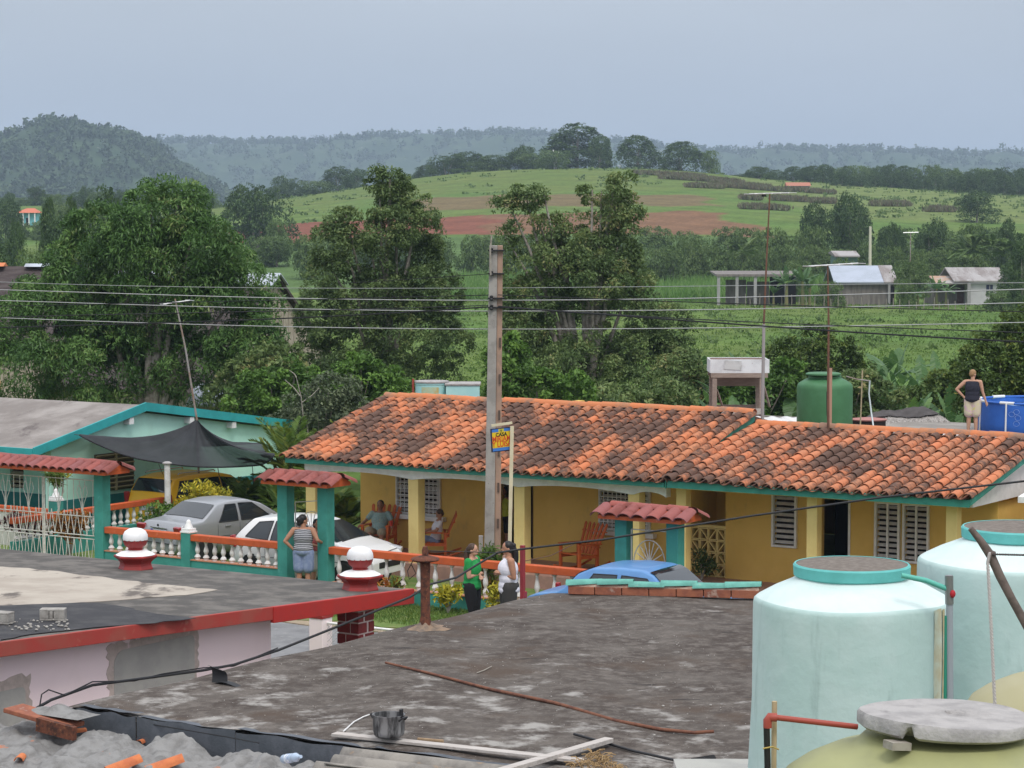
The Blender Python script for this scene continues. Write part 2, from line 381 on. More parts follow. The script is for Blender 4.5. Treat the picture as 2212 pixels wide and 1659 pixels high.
def tree(name, label, X, Y, blobs, mat, n_leaf, ll, lw, seed, tr=.25, group=None, cat='tree', z=None, forks=None, ntops=6, barkm=None, **kw):
    z0 = h1(X, Y) if z is None else z
    t = thing(name, label, cat, (X, Y, z0), group=group)
    cm = crown_mesh('crown', mat, blobs, n_leaf, ll, lw, seed, **kw)
    part(t, 'crown', cm, mat)
    tops = [((b[0]*.9, b[1]*.9, b[2] + b[5]*.25), .25) for b in sorted(blobs, key=lambda q: -q[2])[:ntops]]
    tm = mesh_of(trunk_mb((0,0,-.1), tops, tr, seed), 'trunk', barkm or m_bark, (0,0,0), 60)
    part(t, 'trunk', tm, m_bark)
    return t
def pxblobs(lst, X, Y, z0, depth=.9, k=1.0):           # blobs measured off the photograph at distance Y -> local metres round the trunk
    r = []
    for i, (x, y, rx, ry) in enumerate(lst):
        rx, ry = rx*k, ry*k; p = at(x, y, Y); s_ = F/Y; off = ((i*37) % 11 - 5)/5.0*.55*max(rx, ry)/s_
        r.append((p[0]-X, off, p[2]-z0, rx/s_, max(rx, ry)/s_*depth, ry/s_))
    return r
# the big mango tree
Y = 82; X = at(318, 860, Y)[0]
bl = pxblobs([(330,470,75,62),(385,455,45,45),(230,520,85,70),(430,540,85,72),(320,570,130,85),(160,600,80,72),(500,600,60,58),(120,690,110,85),
              (300,690,150,90),(480,690,100,85),(545,640,50,45),(60,790,90,80),(220,800,120,75),(420,800,105,75),(540,760,70,60),(330,640,120,80),(20,720,60,60)], X, Y, 0)
tree('mango_tree', 'huge dark mango tree with drooping leaf clusters behind the turquoise house', X, Y, bl, m_mango, 95000, .21, .055, 3, tr=.34, sub=.58, droop=.55, inner=.16, gap=.10, lump=.2, z=0, ntops=9)
# two tall ragged trees in the middle
Y = 92; X = at(835, 860, Y)[0]
bl = pxblobs([(838,395,28,32),(815,430,38,40),(868,435,40,45),(845,490,62,50),(740,470,24,32),(905,470,36,40),(725,525,45,45),(800,555,90,65),(900,550,62,65),
              (715,600,60,60),(820,640,110,70),(930,640,62,65),(690,690,58,60),(760,720,90,75),(880,730,100,75),(960,735,50,55),(680,790,60,55),(800,810,120,70),(930,815,72,62)], X, Y, 0, k=.84)
tree('ragged_tree', 'tall ragged evergreen tree left of the concrete utility pole', X, Y, bl, m_laurel, 70000, .155, .066, 5, tr=.3, sub=.44, droop=.3, inner=.10, lump=.36, gap=.22, z=0, ntops=11)
Y = 90; X = at(1265, 860, Y)[0]
bl = pxblobs([(1340,400,22,22),(1310,420,42,34),(1345,445,40,36),(1275,415,24,22),(1310,480,46,40),(1120,438,38,26),(1165,425,22,22),(1150,475,50,38),(1195,500,50,42),(1090,450,18,20),
              (1260,540,70,50),(1340,545,50,52),(1180,570,80,55),(1080,515,22,20),(1290,610,100,60),(1160,640,80,58),(1370,620,36,50),(1110,700,55,55),(1230,700,90,70),(1350,690,75,65),
              (1440,700,45,45),(1390,770,80,62),(1250,790,110,70),(1120,790,70,62),(1460,780,45,62),(1330,850,120,50),(1470,740,35,40)], X, Y, 0, k=.84)
tree('ragged_tree', 'two-topped ragged tree with bare grey limbs right of the utility pole', X, Y, bl, m_laurel, 70000, .155, .066, 7, tr=.32, sub=.44, droop=.3, inner=.08, lump=.42, gap=.25, z=0, ntops=16)
# shrubs between the houses and the trees
for nm, lb, x, yb, Y, lst, mt, nl, l1, l2, sd_s in (
    ('leafy_shrub','bright green leafy shrub behind the turquoise gable end',600,890,74,[(585,850,60,48),(640,835,55,40),(700,880,70,50),(540,880,50,38),(650,800,28,26)],m_shrub,7500,.17,.085,21),
    ('leafy_shrub','tall green shrub behind the left end of the tiled ridge',790,880,73,[(790,830,62,48),(740,860,60,45),(840,860,50,45),(770,795,35,28)],m_shrub,7000,.17,.085,22),
    ('grey_shrub','grey green shrub with pale bare branches between palm and turquoise gable',690,930,70,[(690,890,62,50),(745,905,60,45),(640,925,50,40),(720,850,45,35)],m_grey,6000,.14,.06,23),
    ('dark_shrub','dark shrub under the mango tree beside the barn',560,870,80,[(570,800,60,45),(520,850,60,45),(610,780,45,36)],m_laurel,5000,.2,.09,24),
    ('leafy_shrub','bright green shrub right of the utility pole behind the ridge',1140,870,72,[(1100,820,50,50),(1170,845,60,42),(1230,850,50,38),(1095,760,30,36)],m_shrub,7000,.17,.085,25),
    ('dark_shrub','dark leafy shrub low behind the middle of the ridge',1340,880,74,[(1320,870,80,35),(1420,865,70,40),(1260,880,50,30)],m_laurel,5000,.18,.085,26),
    ('leafy_shrub','bright green bush under the wooden tank stand',1630,880,76,[(1600,850,50,40),(1670,860,55,45),(1700,830,40,40),(1560,870,40,30)],m_shrub,6000,.18,.09,27),
    ('dark_shrub','brownish green bush behind the green water tank',1740,830,88,[(1720,775,55,45),(1790,770,55,48),(1840,800,45,45),(1760,740,35,28)],m_citrus,8000,.16,.08,28),
    ('leafy_shrub','leafy bush low behind the thatch and green tank',1850,890,73,[(1850,850,60,40),(1900,870,55,35),(1800,860,45,35)],m_laurel,5000,.16,.08,31),
    ('leafy_shrub','tall loose bush right of the two-topped tree',1480,860,83,[(1470,800,45,50),(1510,840,45,40),(1450,850,45,40)],m_laurel,5500,.16,.08,32),
    ('leafy_shrub','bright bush among the bananas left of the roof person',2050,880,79,[(2040,850,50,42),(2090,830,45,45),(2000,870,45,35)],m_citrus,5500,.16,.08,33),
    ('citrus_tree','dense citrus tree behind the paddling pool at picture edge',2200,880,68,[(2150,800,70,70),(2210,740,70,60),(2180,860,80,55),(2260,800,80,80),(2110,840,45,45),(2240,700,50,40)],m_citrus,16000,.13,.07,29)):
    X = at(x, yb, Y)[0]; bl = pxblobs(lst, X, Y, 0); bl += [(b[0]*.9, b[1]+.2, max(.6, b[2]-b[5]*1.1), b[3]*.95, b[4]*.95, b[5]) for b in bl if b[2] > 1.6]
    tree(nm, lb, X, Y, bl, mt, int(nl*1.5), l1, l2, sd_s, tr=.09, cat='tree' if 'tree' in nm else 'shrub', sub=.32, droop=.15, inner=.15, z=0, ntops=4)
mb = MB()
for a, b_2 in (((655,900),(640,815)),((648,855),(615,820)),((652,870),(690,838)),((640,815),(625,800)),((665,930),(655,900))):
    mb.tube([at(a[0],a[1],69.0), at((a[0]+b_2[0])/2+3,(a[1]+b_2[1])/2,69.0), at(b_2[0],b_2[1],69.0)], [.022,.017,.009], 6)
p_ = at(665,930,69); mb.tube([(p_[0],69,0),(p_[0],69,p_[2])],[.03,.024],6)
m_pale = M('pale_wood', (.36,.33,.28), (.24,.21,.18), 9, rough=.85)
solo('bare_branch', mb, m_pale, 'pale bare forked branch sticking up among the grey green shrub', 'branch', o=(p_[0],69,0), smooth=60)

# far trees: four kinds built once, then copied with their parts
def proto(name, blobs, mat, n, ll, seed, tr, lw=None, **kw):
    t = thing(name, 'x', 'tree', (0,0,0)); cm = crown_mesh('crown', mat, blobs, n, ll, lw or ll*.55, seed, **kw); part(t, 'crown', cm, mat)
    tops = [((b[0]*.8, b[1]*.8, b[2]), .2) for b in sorted(blobs, key=lambda q: -q[2])[:4]]
    part(t, 'trunk', mesh_of(trunk_mb((0,0,-.4), tops, tr, seed, rt=.1), 'trunk', m_bark, (0,0,0), 60), m_bark); return t
def rb(n, R, z0, z1, rr, seed):
    rg = random.Random(seed); o = []
    for i in range(n):
        a = rg.uniform(0, 6.28); k = rg.random()**.5; zz = rg.uniform(z0, z1); w_ = 1 - .5*((zz-z0)/(z1-z0+1e-6))
        o.append((math.cos(a)*R*k*w_, math.sin(a)*R*k*w_, zz, rr*rg.uniform(.7,1.25), rr*rg.uniform(.7,1.25), rr*rg.uniform(.6,1.0)))
    return o
PT = {
 'round': proto('round_tree', [(0,0,3.6,3.2,3.2,3.0),(.6,-.4,6.0,2.2,2.2,2.2),(-1.2,.3,5.4,2.0,2.0,2.0)] + rb(13, 3.2, 1.4, 6.4, 1.5, 1), m_far, 7500, .36, 41, .28, sub=.85, inner=.1),
 'spread': proto('spreading_tree', rb(16, 4.2, 1.4, 6.0, 1.8, 2), m_far, 6500, .36, 42, .26, sub=.85, inner=.1, lump=.25),
 'tall': proto('tall_tree', [(0,0,4,2.9,2.9,3.2),(.5,0,7.6,2.4,2.4,2.8),(-.8,.3,9.4,1.7,1.7,2.2),(1.0,-.2,9.9,1.4,1.4,1.8)] + rb(12, 3.2, 1.8, 9.5, 1.5, 3), m_far, 8500, .38, 43, .3, sub=.9, inner=.1, lump=.25),
 'bush': proto('bush', rb(10, 2.2, .6, 2.6, 1.2, 4), m_far2, 5000, .26, 44, .1, sub=.6, inner=.1, lump=.25),
 'light': proto('light_tree', rb(13, 3.4, 1.6, 6.0, 1.8, 5), m_far2, 6000, .36, 45, .22, sub=.85, inner=.1, lump=.3),
 'dome': proto('dome_tree', [(0,0,3.6,3.3,3.3,3.3),(.4,.3,5.6,2.2,2.2,2.2),(-.5,-.2,6.0,1.8,1.8,1.8)] + rb(12, 2.9, 1.2, 4.6, 1.3, 6), m_far, 7000, .33, 46, .25, sub=.75, inner=.1, lump=.12, gap=.05),
}
PH = {'round': 9.0, 'spread': 7.9, 'tall': 12.3, 'bush': 3.8, 'light': 7.9, 'dome': 8.6}
PW = {'round': 9.5, 'spread': 11.0, 'tall': 8.0, 'bush': 6.2, 'light': 9.4, 'dome': 8.6}
used_proto = set(); frand = random.Random(77)
def far(kind, xl, xr, yt, Y, label, group, sink=0.0, wk=1.0):        # crown spans xl..xr, top at yt, at distance Y
    sink = max(sink, 1.7 if Y > 600 and kind != 'bush' else .3)
    X = at((xl+xr)/2, 500, Y)[0]; z0 = h1(X, Y) - sink
    top = at((xl+xr)/2, yt, Y)[2]; hs = (top - z0)/PH[kind]; ws = (xr - xl)/(F/Y)/PW[kind]*1.05*wk
    rot = frand.uniform(0, 6.28); nm = {'round':'round_tree','spread':'spreading_tree','tall':'tall_tree','bush':'bush','light':'light_tree','dome':'dome_tree'}[kind]
    src = PT[kind]
    if kind not in used_proto:
        used_proto.add(kind); o = src
        o.location = (X, Y, z0); o.rotation_euler = (0, 0, rot); o.scale = (ws, ws, hs); o['label'] = label; o['group'] = group
    else:
        o = copy_tree(src, (X, Y, z0), rot, (ws, ws, hs), label, group)
    if kind == 'bush': o['category'] = 'bush'
    return o
G1 = 'trees on the crest of the low hill'
far('tall', 1180, 1312, 264, 715, 'largest and tallest tree on the crest of the hill', G1, wk=1.1); far('round', 1262, 1332, 285, 705, 'tree leaning against the tallest one on the hill crest', G1)
far('dome', 1320, 1434, 288, 706, 'dome-shaped dark tree standing free on the crest, left of a similar dome', G1); far('dome', 1412, 1526, 302, 702, 'dome-shaped dark tree standing free on the crest, right of a similar dome', G1)
far('light', 1505, 1556, 318, 700, 'thin open tree at the right end of the crest trees', G1)
far('light', 1160, 1240, 318, 690, 'pale spreading tree with a white trunk below the tallest crest tree', G1)
ORD = ['leftmost','second','third','fourth','fifth','sixth','seventh','eighth']
for i_, (xl, xr, yt, k) in enumerate(sorted(((1090,1165,312,'spread'),(1030,1110,330,'round'),(975,1050,322,'round'),(930,1000,330,'spread'),(900,960,352,'round'),(1120,1200,325,'light'),(1010,1080,345,'light')))):
    far(k, xl-12, xr+12, yt, 712 + frand.uniform(-8, 8), ORD[i_] + ' tree counted from the left in the leafy row on the hill crest shoulder', 'trees along the shoulder of the hill')
for i_, (xl, xr, yt, k) in enumerate(sorted(((800,900,365,'round'),(730,810,362,'spread'),(690,770,358,'tall'),(640,730,385,'light'),(580,670,378,'spread'),(560,640,398,'round'),(850,930,372,'light'),(620,700,398,'round')))):
    far(k, xl, xr, yt, 760 + frand.uniform(-20, 20), ORD[i_] + ' tree counted from the left in the hazy row behind the hill flank', 'trees behind the left flank of the hill')
far('spread', 470, 640, 395, 395, 'broad dark spreading tree left of the red ploughed soil', 'trees left of the red field', sink=.6); far('tall', 520, 590, 398, 400, 'upright tree inside the broad dark clump left of the red soil', 'trees left of the red field', sink=.6)
far('tall', 415, 470, 405, 410, 'slender tree left of the broad dark one by the red soil', 'trees left of the red field')
far('bush', 560, 640, 470, 385, 'bush at the foot of the broad dark tree by red soil', 'trees left of the red field')
for xl, xr, yt, Y, k, lb in ((80,200,445,210,'round','dark round bamboo clump left of the mango crown'),(75,135,415,215,'dome','small round treetop at far left above the bamboo clump'),(130,180,412,214,'dome','middle small round treetop above the bamboo clump'),(165,215,418,212,'dome','right small round treetop above the bamboo clump'),
                        (30,135,515,170,'light','bright feathery bush above the dark barn roof'),(195,270,398,230,'tall','tall pale tree just left of the mango top'),(0,70,470,240,'spread','dark tree below the tiny red-roofed house'),(-60,30,500,200,'round','dark tree at the left picture edge above the barn'),
                        (200,300,455,205,'round','dark tree hidden behind the left side of the mango crown'),(-30,60,418,420,'round','hazy dark tree at left edge above the tiny house'),(90,160,430,430,'light','hazy tree right of the tiny red-roofed house'),(300,360,400,450,'spread','hazy tree peeping over the mango crown'),(15,75,476,470,'bush','dark bush below the tiny red-roofed house, left half'),(55,120,474,468,'bush','dark bush below the tiny red-roofed house, right half')):
    far(k, xl, xr, yt, Y, lb, 'trees at the left beyond the barn')
lb = 'tree in the dark wooded band on the right below the far ridge'
for i in range(30):
    x = 1590 + i*24 + frand.uniform(-9, 9); yt = np.interp(x, [1590,1700,1800,1900,2000,2100,2200,2320], [372,362,348,356,350,360,352,350]) + frand.uniform(-4, 8)
    far(frand.choice(['round','spread','tall','dome','light']), x-32, x+32, yt, 735 + frand.uniform(-30, 40), lb, 'trees of the wooded band on the right')
for i in range(12):
    x = 1820 + i*34 + frand.uniform(-9, 9)
    far(frand.choice(['round','spread','dome']), x-30, x+30, 372 + frand.uniform(-6, 10), 680 + frand.uniform(-12, 12), lb, 'trees of the wooded band on the right')
for xl, xr, yt, Y, k, lb in ((1598,1680,358,690,'dome','low dome-shaped tree between crest trees and the wooded band'),(1715,1800,425,350,'round','round dark tree standing left of the big spreading one above the farm'),(1770,1895,412,345,'spread','big dark spreading tree above the farm roofs'),(1800,1900,430,352,'round','round dark tree standing right of the big spreading one above the farm'),
                        (2050,2170,408,480,'spread','dark thicket alone on the olive slope at right'),(1900,1960,470,330,'round','dark round bush right of the big farm tree'),(1960,2060,470,325,'spread','dark bush on the slope above the farm trees'),(2060,2130,468,322,'light','grey green bush above the palm trees'),(2150,2212,460,318,'round','dark tree at right edge above the farm')):
    far(k, xl, xr, yt, Y, lb, 'trees on the slope above the farm')
lb = 'bush in the long hedge between pasture and red field'
for i in range(34):
    x = 560 + i*50 + frand.uniform(-15, 15); yt = np.interp(x, [560,800,1000,1400,1600,1900,2250], [500,505,500,492,485,482,488]) + frand.uniform(-6, 14)
    far(frand.choice(['bush','bush','light','light','bush','round']), x-46, x+46, yt, 345 + frand.uniform(-22, 30), lb, 'hedge bushes at the foot of the hill')
lb = 'low bush along the near side of the far hedge'
for i in range(18):
    x = 1420 + i*46 + frand.uniform(-15, 15)
    far(frand.choice(['bush','light','bush']), x-38, x+38, 522 + frand.uniform(-8, 12), 312 + frand.uniform(-8, 8), lb, 'low bushes before the hedge')
lb = 'tree at the foot of the wooded mogote, seen above the mango and bamboo'
for i in range(18):
    x = -40 + i*29 + frand.uniform(-10, 10)
    far(frand.choice(['round','spread','tall','light']), x-26, x+26, 408 + frand.uniform(-8, 16), 640 + frand.uniform(-60, 60), lb, 'trees at the foot of the mogote')

# wooded mogote and far ridges: hills under a mass of trees
m_hill = M('wooded_hill', (.030,.060,.028), (.050,.085,.036), .03, rough=.95, c3=(.26,.25,.22), sc3=.05, lo3=.66, hi3=.72, st3=(1,1,.4))
m_wood = leafmat('far_wood', [(0,(.020,.044,.020)),(.5,(.036,.070,.028)),(1,(.075,.120,.045))], .1)
def ridge(name, lab, px, py, Y, depth, seed, ntree, size, label_wood, bump):
    s_ = F/Y; xs = (np.array(px)-1106)/s_; zs = CAMZ + (500-np.array(py, float))/s_ - size*.55
    rg = np.random.default_rng(seed); ph = rg.uniform(0, 6.28, 12)
    def hz(x, y):
        base = np.interp(x, xs, zs, left=zs[0]*.8, right=zs[-1]*.9)
        k = np.exp(-((y-Y)/depth)**2); lum = sum(np.sin(x*fq + ph[i]) * np.cos(y*fq*1.3 + ph[i+4]) for i, fq in enumerate((.012,.021,.037,.05)))*bump
        return base*k + lum*k*(1-np.exp(-((y-Y)/(depth*.4))**2)) - 3
    gx = np.linspace(xs[0]-80, xs[-1]+80, 160); gy = np.linspace(Y-depth*1.9, Y+depth*1.2, 60)
    A, B_ = np.meshgrid(gx, gy, indexing='xy'); Z_ = hz(A, B_)
    ii = np.arange(A.size).reshape(A.shape)
    me = np_mesh(name, np.stack([A, B_, Z_], -1).reshape(-1,3), np.stack([ii[:-1,:-1], ii[:-1,1:], ii[1:,1:], ii[1:,:-1]], -1).reshape(-1,4), m_hill, None, True)
    ob = bpy.data.objects.new(name, me); COL.objects.link(ob); tag(ob, lab, None, None, 'structure')
    n = ntree; tx = rg.uniform(xs[0]-60, xs[-1]+60, n); ty = Y + depth*rg.uniform(-1.5, .35, n)
    nr = n//5; ty[:nr] = Y + rg.normal(size=nr)*depth*.04
    tz = hz(tx, ty); sz_ = size*rg.uniform(.5, 1.15, n); sz_[:nr] *= rg.choice([.6,.8,1.0,1.2], nr, p=[.3,.35,.25,.1])
    k = 18                                                            # each tree: ten leaf clumps on a stem-less puff
    d = unit(rg.normal(size=(n*k, 3))); ci = np.repeat(np.arange(n), k)
    c = np.stack([tx, ty, tz + sz_*.5], 1)[ci] + d*sz_[ci][:, None]*np.array((.42,.42,.5))*rg.uniform(.4, 1, (n*k, 1))
    nr_ = unit(d*.5 + rg.normal(size=d.shape)*.5 + np.array((0,-.4,.5))); ld = unit(rg.normal(size=d.shape))
    v = leaf_arrays(c, ld, nr_, sz_[ci]*rg.uniform(.22,.45,n*k), sz_[ci]*rg.uniform(.16,.32,n*k))
    tint = np.clip(rg.random(n)[ci]*.7 + rg.random(n*k)*.3, 0, 1)
    me = np_mesh('woodland', v.reshape(-1,3), np.arange(n*k*4).reshape(-1,4), m_wood, {'tint': np.repeat(tint, 4)})
    ob = bpy.data.objects.new('woodland', me); COL.objects.link(ob); tag(ob, label_wood, 'woodland', None, 'stuff')
ridge('mogote_hill', 'steep wooded mogote hill with pale rock at the left', [-420,-250,-100,0,60,105,130,165,200,260,300,330,370,420,470,530,600], [402,364,332,305,285,263,255,258,273,277,290,309,343,370,395,432,470], 2000, 330, 5, 7000, 9.5, 'hazy woods covering the steep mogote hill', 9)
ridge('far_ridge', 'long low hazy ridge along the horizon', [-600,-200,200,340,420,560,700,830,900,1000,1100,1200,1350,1540,1700,1850,1950,2212,2500,2900], [330,310,302,300,297,301,299,288,291,284,279,285,302,322,318,315,321,328,335,345], 3800, 600, 6, 9000, 13, 'hazy woods covering the long far ridge', 14)
# ------------------------------------------------------------------ street, verge, yards
m_asph = M('asphalt', (.22,.22,.225), (.17,.17,.175), 1.5, rough=.9, bump=.3, bsc=90, c3=(.27,.265,.26), sc3=5)
m_dirt = M('dirt', (.34,.27,.19), (.27,.21,.15), 3, rough=.95, bump=.4, bsc=30, c3=(.20,.20,.09), sc3=2.2, lo3=.5, hi3=.62)
m_lawn = M('lawn', (.10,.17,.035), (.17,.21,.06), 2.2, rough=.95, bump=.6, bsc=40, c3=(.25,.21,.13), sc3=1.3, lo3=.60, hi3=.72)
def sheet(name, u0, u1, n0, n1, z, mat, label):
    mb = MB().box(u0, u1, n0, n1, z-.3, z); return solo(name, mb, mat, label, None, o=(u0, n0, 0), street=True, kind='structure')
sheet('road', -120, 40, 33.2, 38.0, -.012, m_asph, 'grey asphalt street between the two rows of houses')
def edge_n(u): return 38.25 + .16*math.sin(u*1.7) + .10*math.sin(u*4.1+1) + .05*math.sin(u*9.7)
mb = MB().prism([(u_*.25, 37.9 + .07*math.sin(u_*.6)) for u_ in range(-240, 80)] + [(20, 39.4), (-60, 39.4)], -.2, .010, 'z')
solo('dirt_verge', mb, m_dirt, 'strip of bare dirt between asphalt and grass', None, o=(-30,38,0), street=True, kind='structure')
mb = MB().prism([(u_*.2, edge_n(u_*.2)+.12) for u_ in range(-300, 100)] + [(20, 41.0), (-60, 41.0)], -.2, .03, 'z')
solo('grass_verge', mb, m_lawn, 'mown grass verge in front of the turquoise balustrade', None, o=(-30,40,0), street=True, kind='structure')
sheet('yard_lawn', -60, 20, 41.0, 44.4, .012, m_lawn, 'patchy lawn of the front yards behind the balustrade')
rg = np.random.default_rng(9); n = 16000
u_ = rg.uniform(-35, -23, n); nn_ = 38.7 + (rg.random(n)**.8)*2.2
ok = nn_ > np.array([edge_n(a) for a in u_]) + .25
u_, nn_ = u_[ok], nn_[ok]; n = len(u_)
c_ = np.stack([CU*u_ + SU*nn_, -SU*u_ + CU*nn_, np.full(n, .03)], 1); hh = rg.uniform(.03, .11, n)
ld = unit(rg.normal(size=(n,3))*np.array((.5,.5,.0)) + np.array((0,0,1.0)))
v = leaf_arrays(c_ + ld*hh[:,None]*.5, ld, unit(rg.normal(size=(n,3))*np.array((1,1,.1))), hh, np.full(n, .018))
me = np_mesh('verge_grass', v.reshape(-1,3), np.arange(n*4).reshape(-1,4), m_grass, {'tint': np.repeat(rg.random(n), 4)})
ob = bpy.data.objects.new('verge_grass', me); COL.objects.link(ob); tag(ob, 'short green grass blades on the verge', 'grass', None, 'stuff')

# ------------------------------------------------------------------ roof tiles
def tilemat(name, c_or, c_dk, dark=.5, patch=2.8):
    m, t, b, o = newmat(name); n = t.nodes.new; l = t.links.new
    g = n('ShaderNodeNewGeometry'); oi = n('ShaderNodeObjectInfo'); at_ = n('ShaderNodeAttribute'); at_.attribute_name = 'rnd'
    ad = n('ShaderNodeMath'); ad.operation = 'ADD'; l(oi.outputs['Random'], ad.inputs[0]); l(at_.outputs['Fac'], ad.inputs[1])
    fr = n('ShaderNodeMath'); fr.operation = 'FRACT'; l(ad.outputs[0], fr.inputs[0])
    def noise(sc, det=5):
        x = n('ShaderNodeTexNoise'); x.inputs['Scale'].default_value = sc; x.inputs['Detail'].default_value = det; x.inputs['Roughness'].default_value = .65; l(g.outputs['Position'], x.inputs[0]); return x.outputs[0]
    m1 = n('ShaderNodeMapping'); m1.inputs['Rotation'].default_value = (0,0,YAW); l(g.outputs['Position'], m1.inputs[0]); m2 = n('ShaderNodeMapping'); m2.inputs['Scale'].default_value = (1.35,.42,.6); l(m1.outputs[0], m2.inputs[0])
    bx_ = n('ShaderNodeTexNoise'); bx_.inputs['Scale'].default_value = .95; bx_.inputs['Detail'].default_value = 4; l(m2.outputs[0], bx_.inputs[0])      # mould follows the water runs down the slope
    big, fine = bx_.outputs[0], noise(9.0)
    def madd(a, k, c):
        q = n('ShaderNodeMath'); q.operation = 'MULTIPLY_ADD'; l(a, q.inputs[0]); q.inputs[1].default_value = k
        if isinstance(c, float): q.inputs[2].default_value = c
        else: l(c, q.inputs[2])
        return q.outputs[0]
    s = madd(big, patch, madd(fr.outputs[0], .32, madd(fine, 1.35, -.675 - patch*.5 - .16 + dark)))
    r = n('ShaderNodeMapRange'); r.interpolation_type = 'SMOOTHSTEP'; r.inputs[1].default_value = .22; r.inputs[2].default_value = .86; l(s, r.inputs[0])
    mx_ = n('ShaderNodeMix'); mx_.data_type = 'RGBA'; l(fr.outputs[0], mx_.inputs[0]); mx_.inputs[6].default_value = (*c_or, 1); mx_.inputs[7].default_value = (c_or[0]*.8, c_or[1]*1.05, c_or[2]*1.25, 1)
    q2 = n('ShaderNodeMix'); q2.data_type = 'RGBA'; l(r.outputs[0], q2.inputs[0]); l(mx_.outputs[2], q2.inputs[6]); q2.inputs[7].default_value = (*c_dk, 1)
    l(q2.outputs[2], b.inputs['Base Color']); b.inputs['Roughness'].default_value = .85; b.inputs['Specular IOR Level'].default_value = .2
    bn = n('ShaderNodeBump'); bn.inputs['Strength'].default_value = .3; bn.inputs['Distance'].default_value = .01; l(fine, bn.inputs['Height']); l(bn.outputs[0], b.inputs['Normal'])
    return m
m_tile = tilemat('clay_tile', (.58,.195,.088), (.120,.070,.053), .65)
m_tile2 = tilemat('clay_tile_cleaner', (.58,.200,.095), (.125,.073,.055), .55)
m_ridge = tilemat('ridge_tile', (.60,.20,.085), (.28,.17,.12), .30)
m_gtile = tilemat('painted_tile', (.33,.10,.083), (.20,.065,.055), .45)
m_pan = M('pan_tile', (.13,.068,.048), (.34,.13,.065), 3, .45, .65, rough=.9)
def barrel(r0, r1, ln, th=.014, seg=7):                   # a half-barrel tile, lower end at y = 0
    v = []; f = []
    for y, r in ((0, r0), (ln, r1)):
        for k in range(seg+1):
            a = math.pi*k/seg; v.append((r*math.cos(a), y, r*math.sin(a)*.92))
    for k in range(seg+1):
        a = math.pi*k/seg; v.append(((r0-th)*math.cos(a), 0, (r0-th)*math.sin(a)*.92))
    for k in range(seg+1):
        a = math.pi*k/seg; v.append(((r0-th)*math.cos(a), ln*.35, (r0-th)*math.sin(a)*.92))
    s = seg+1
    for k in range(seg):
        f.append((k, k+1, s+k+1, s+k)); f.append((k, 2*s+k, 2*s+k+1, k+1)); f.append((2*s+k, 3*s+k, 3*s+k+1, 2*s+k+1))
    m = MB(); m.v = v; m.f = f; return m
def tile_mesh(name, mat, **kw):
    return mesh_of(barrel(**kw), name, mat, (0,0,0), 50)
ME_T = tile_mesh('roof_tile', m_tile, r0=.112, r1=.092, ln=.44); ME_T2 = tile_mesh('roof_tile', m_tile2, r0=.112, r1=.092, ln=.44)
ME_R = tile_mesh('ridge_tile', m_ridge, r0=.125, r1=.11, ln=.46); ME_G = tile_mesh('gate_tile', m_gtile, r0=.10, r1=.085, ln=.40)
def tile_roof(house, o, u0, u1, n0, n1, z0, z1, cols, rows, me, mat, cap=300, sag=.03, seed=1, skip=None):
    rr = random.Random(seed); run, rise = n1-n0, z1-z0; ang = math.atan2(rise, run); sl = math.hypot(run, rise); du = (u1-u0)/cols; ex = sl/rows
    def P(u, s):                                           # a point on the roof plane, s metres up the slope
        zz = z0 + s*math.sin(ang) - sag*math.sin(math.pi*(u-u0)/(u1-u0))*(.35 + .65*(1 - s/sl)) + .008*math.sin(u*2.3+s)
        return Vector((u - o[0], n0 + s*math.cos(ang) - o[1], zz - o[2]))
    mb = MB(); nu = cols*6; nv = 16
    def surf(a, b):
        u = u0 + (u1-u0)*a; p = P(u, sl*b); k = (u-u0)/du; p.z += .018 - .035*abs(math.sin(math.pi*k)); return (p.x + o[0], p.y + o[1], p.z + o[2])
    mb.grid(surf, nu, nv)
    roof = part(house, 'roof', mb, m_pan, smooth=60)
    all_ = []
    for j in range(rows):
        for i in range(cols+1):
            u = u0 + du*i; p = P(u, ex*j - .03 + rr.uniform(-.018, .018)); p.z += .015 + rr.uniform(0, .012)
            all_.append((j, p, (ang - .035 + rr.uniform(-.02,.02), rr.uniform(-.06,.06), rr.uniform(-.035,.035))))
    for q in all_[:cap]: inst(roof, 'roof_tile', me, q[1], q[2])
    rest = all_[cap:]
    if rest:
        bv = np.array([v.co[:] for v in me.vertices]); bf = np.array([p.vertices[:] for p in me.polygons]); vs, fs, rn = [], [], []
        for i, (j, p, e_) in enumerate(rest):
            Mx = np.array(Euler(e_).to_matrix()); vs.append(bv @ Mx.T + np.array(p)); fs.append(bf + i*len(bv)); rn.append(np.full(len(bv), rr.random()))
        sm = np_mesh('upper_tiles', np.concatenate(vs), np.concatenate(fs), mat, {'rnd': np.concatenate(rn)}, True)
        sm.set_sharp_from_angle(angle=math.radians(50))
        sob = bpy.data.objects.new('upper_tiles', sm); COL.objects.link(sob); sob.parent = roof; sob['kind'] = 'stuff'
    k = int((u1-u0)/.38); st_ = (u1-u0)/k
    for i in range(k):
        p = P(u0 + i*st_, sl); p.z += .045; p.y += .02
        ob = inst(roof, 'ridge_tile', ME_R, p, (rr.uniform(-.03,.03), rr.uniform(-.05,.05), -math.pi/2 + rr.uniform(-.04,.04)))
    return roof, P, ang, sl

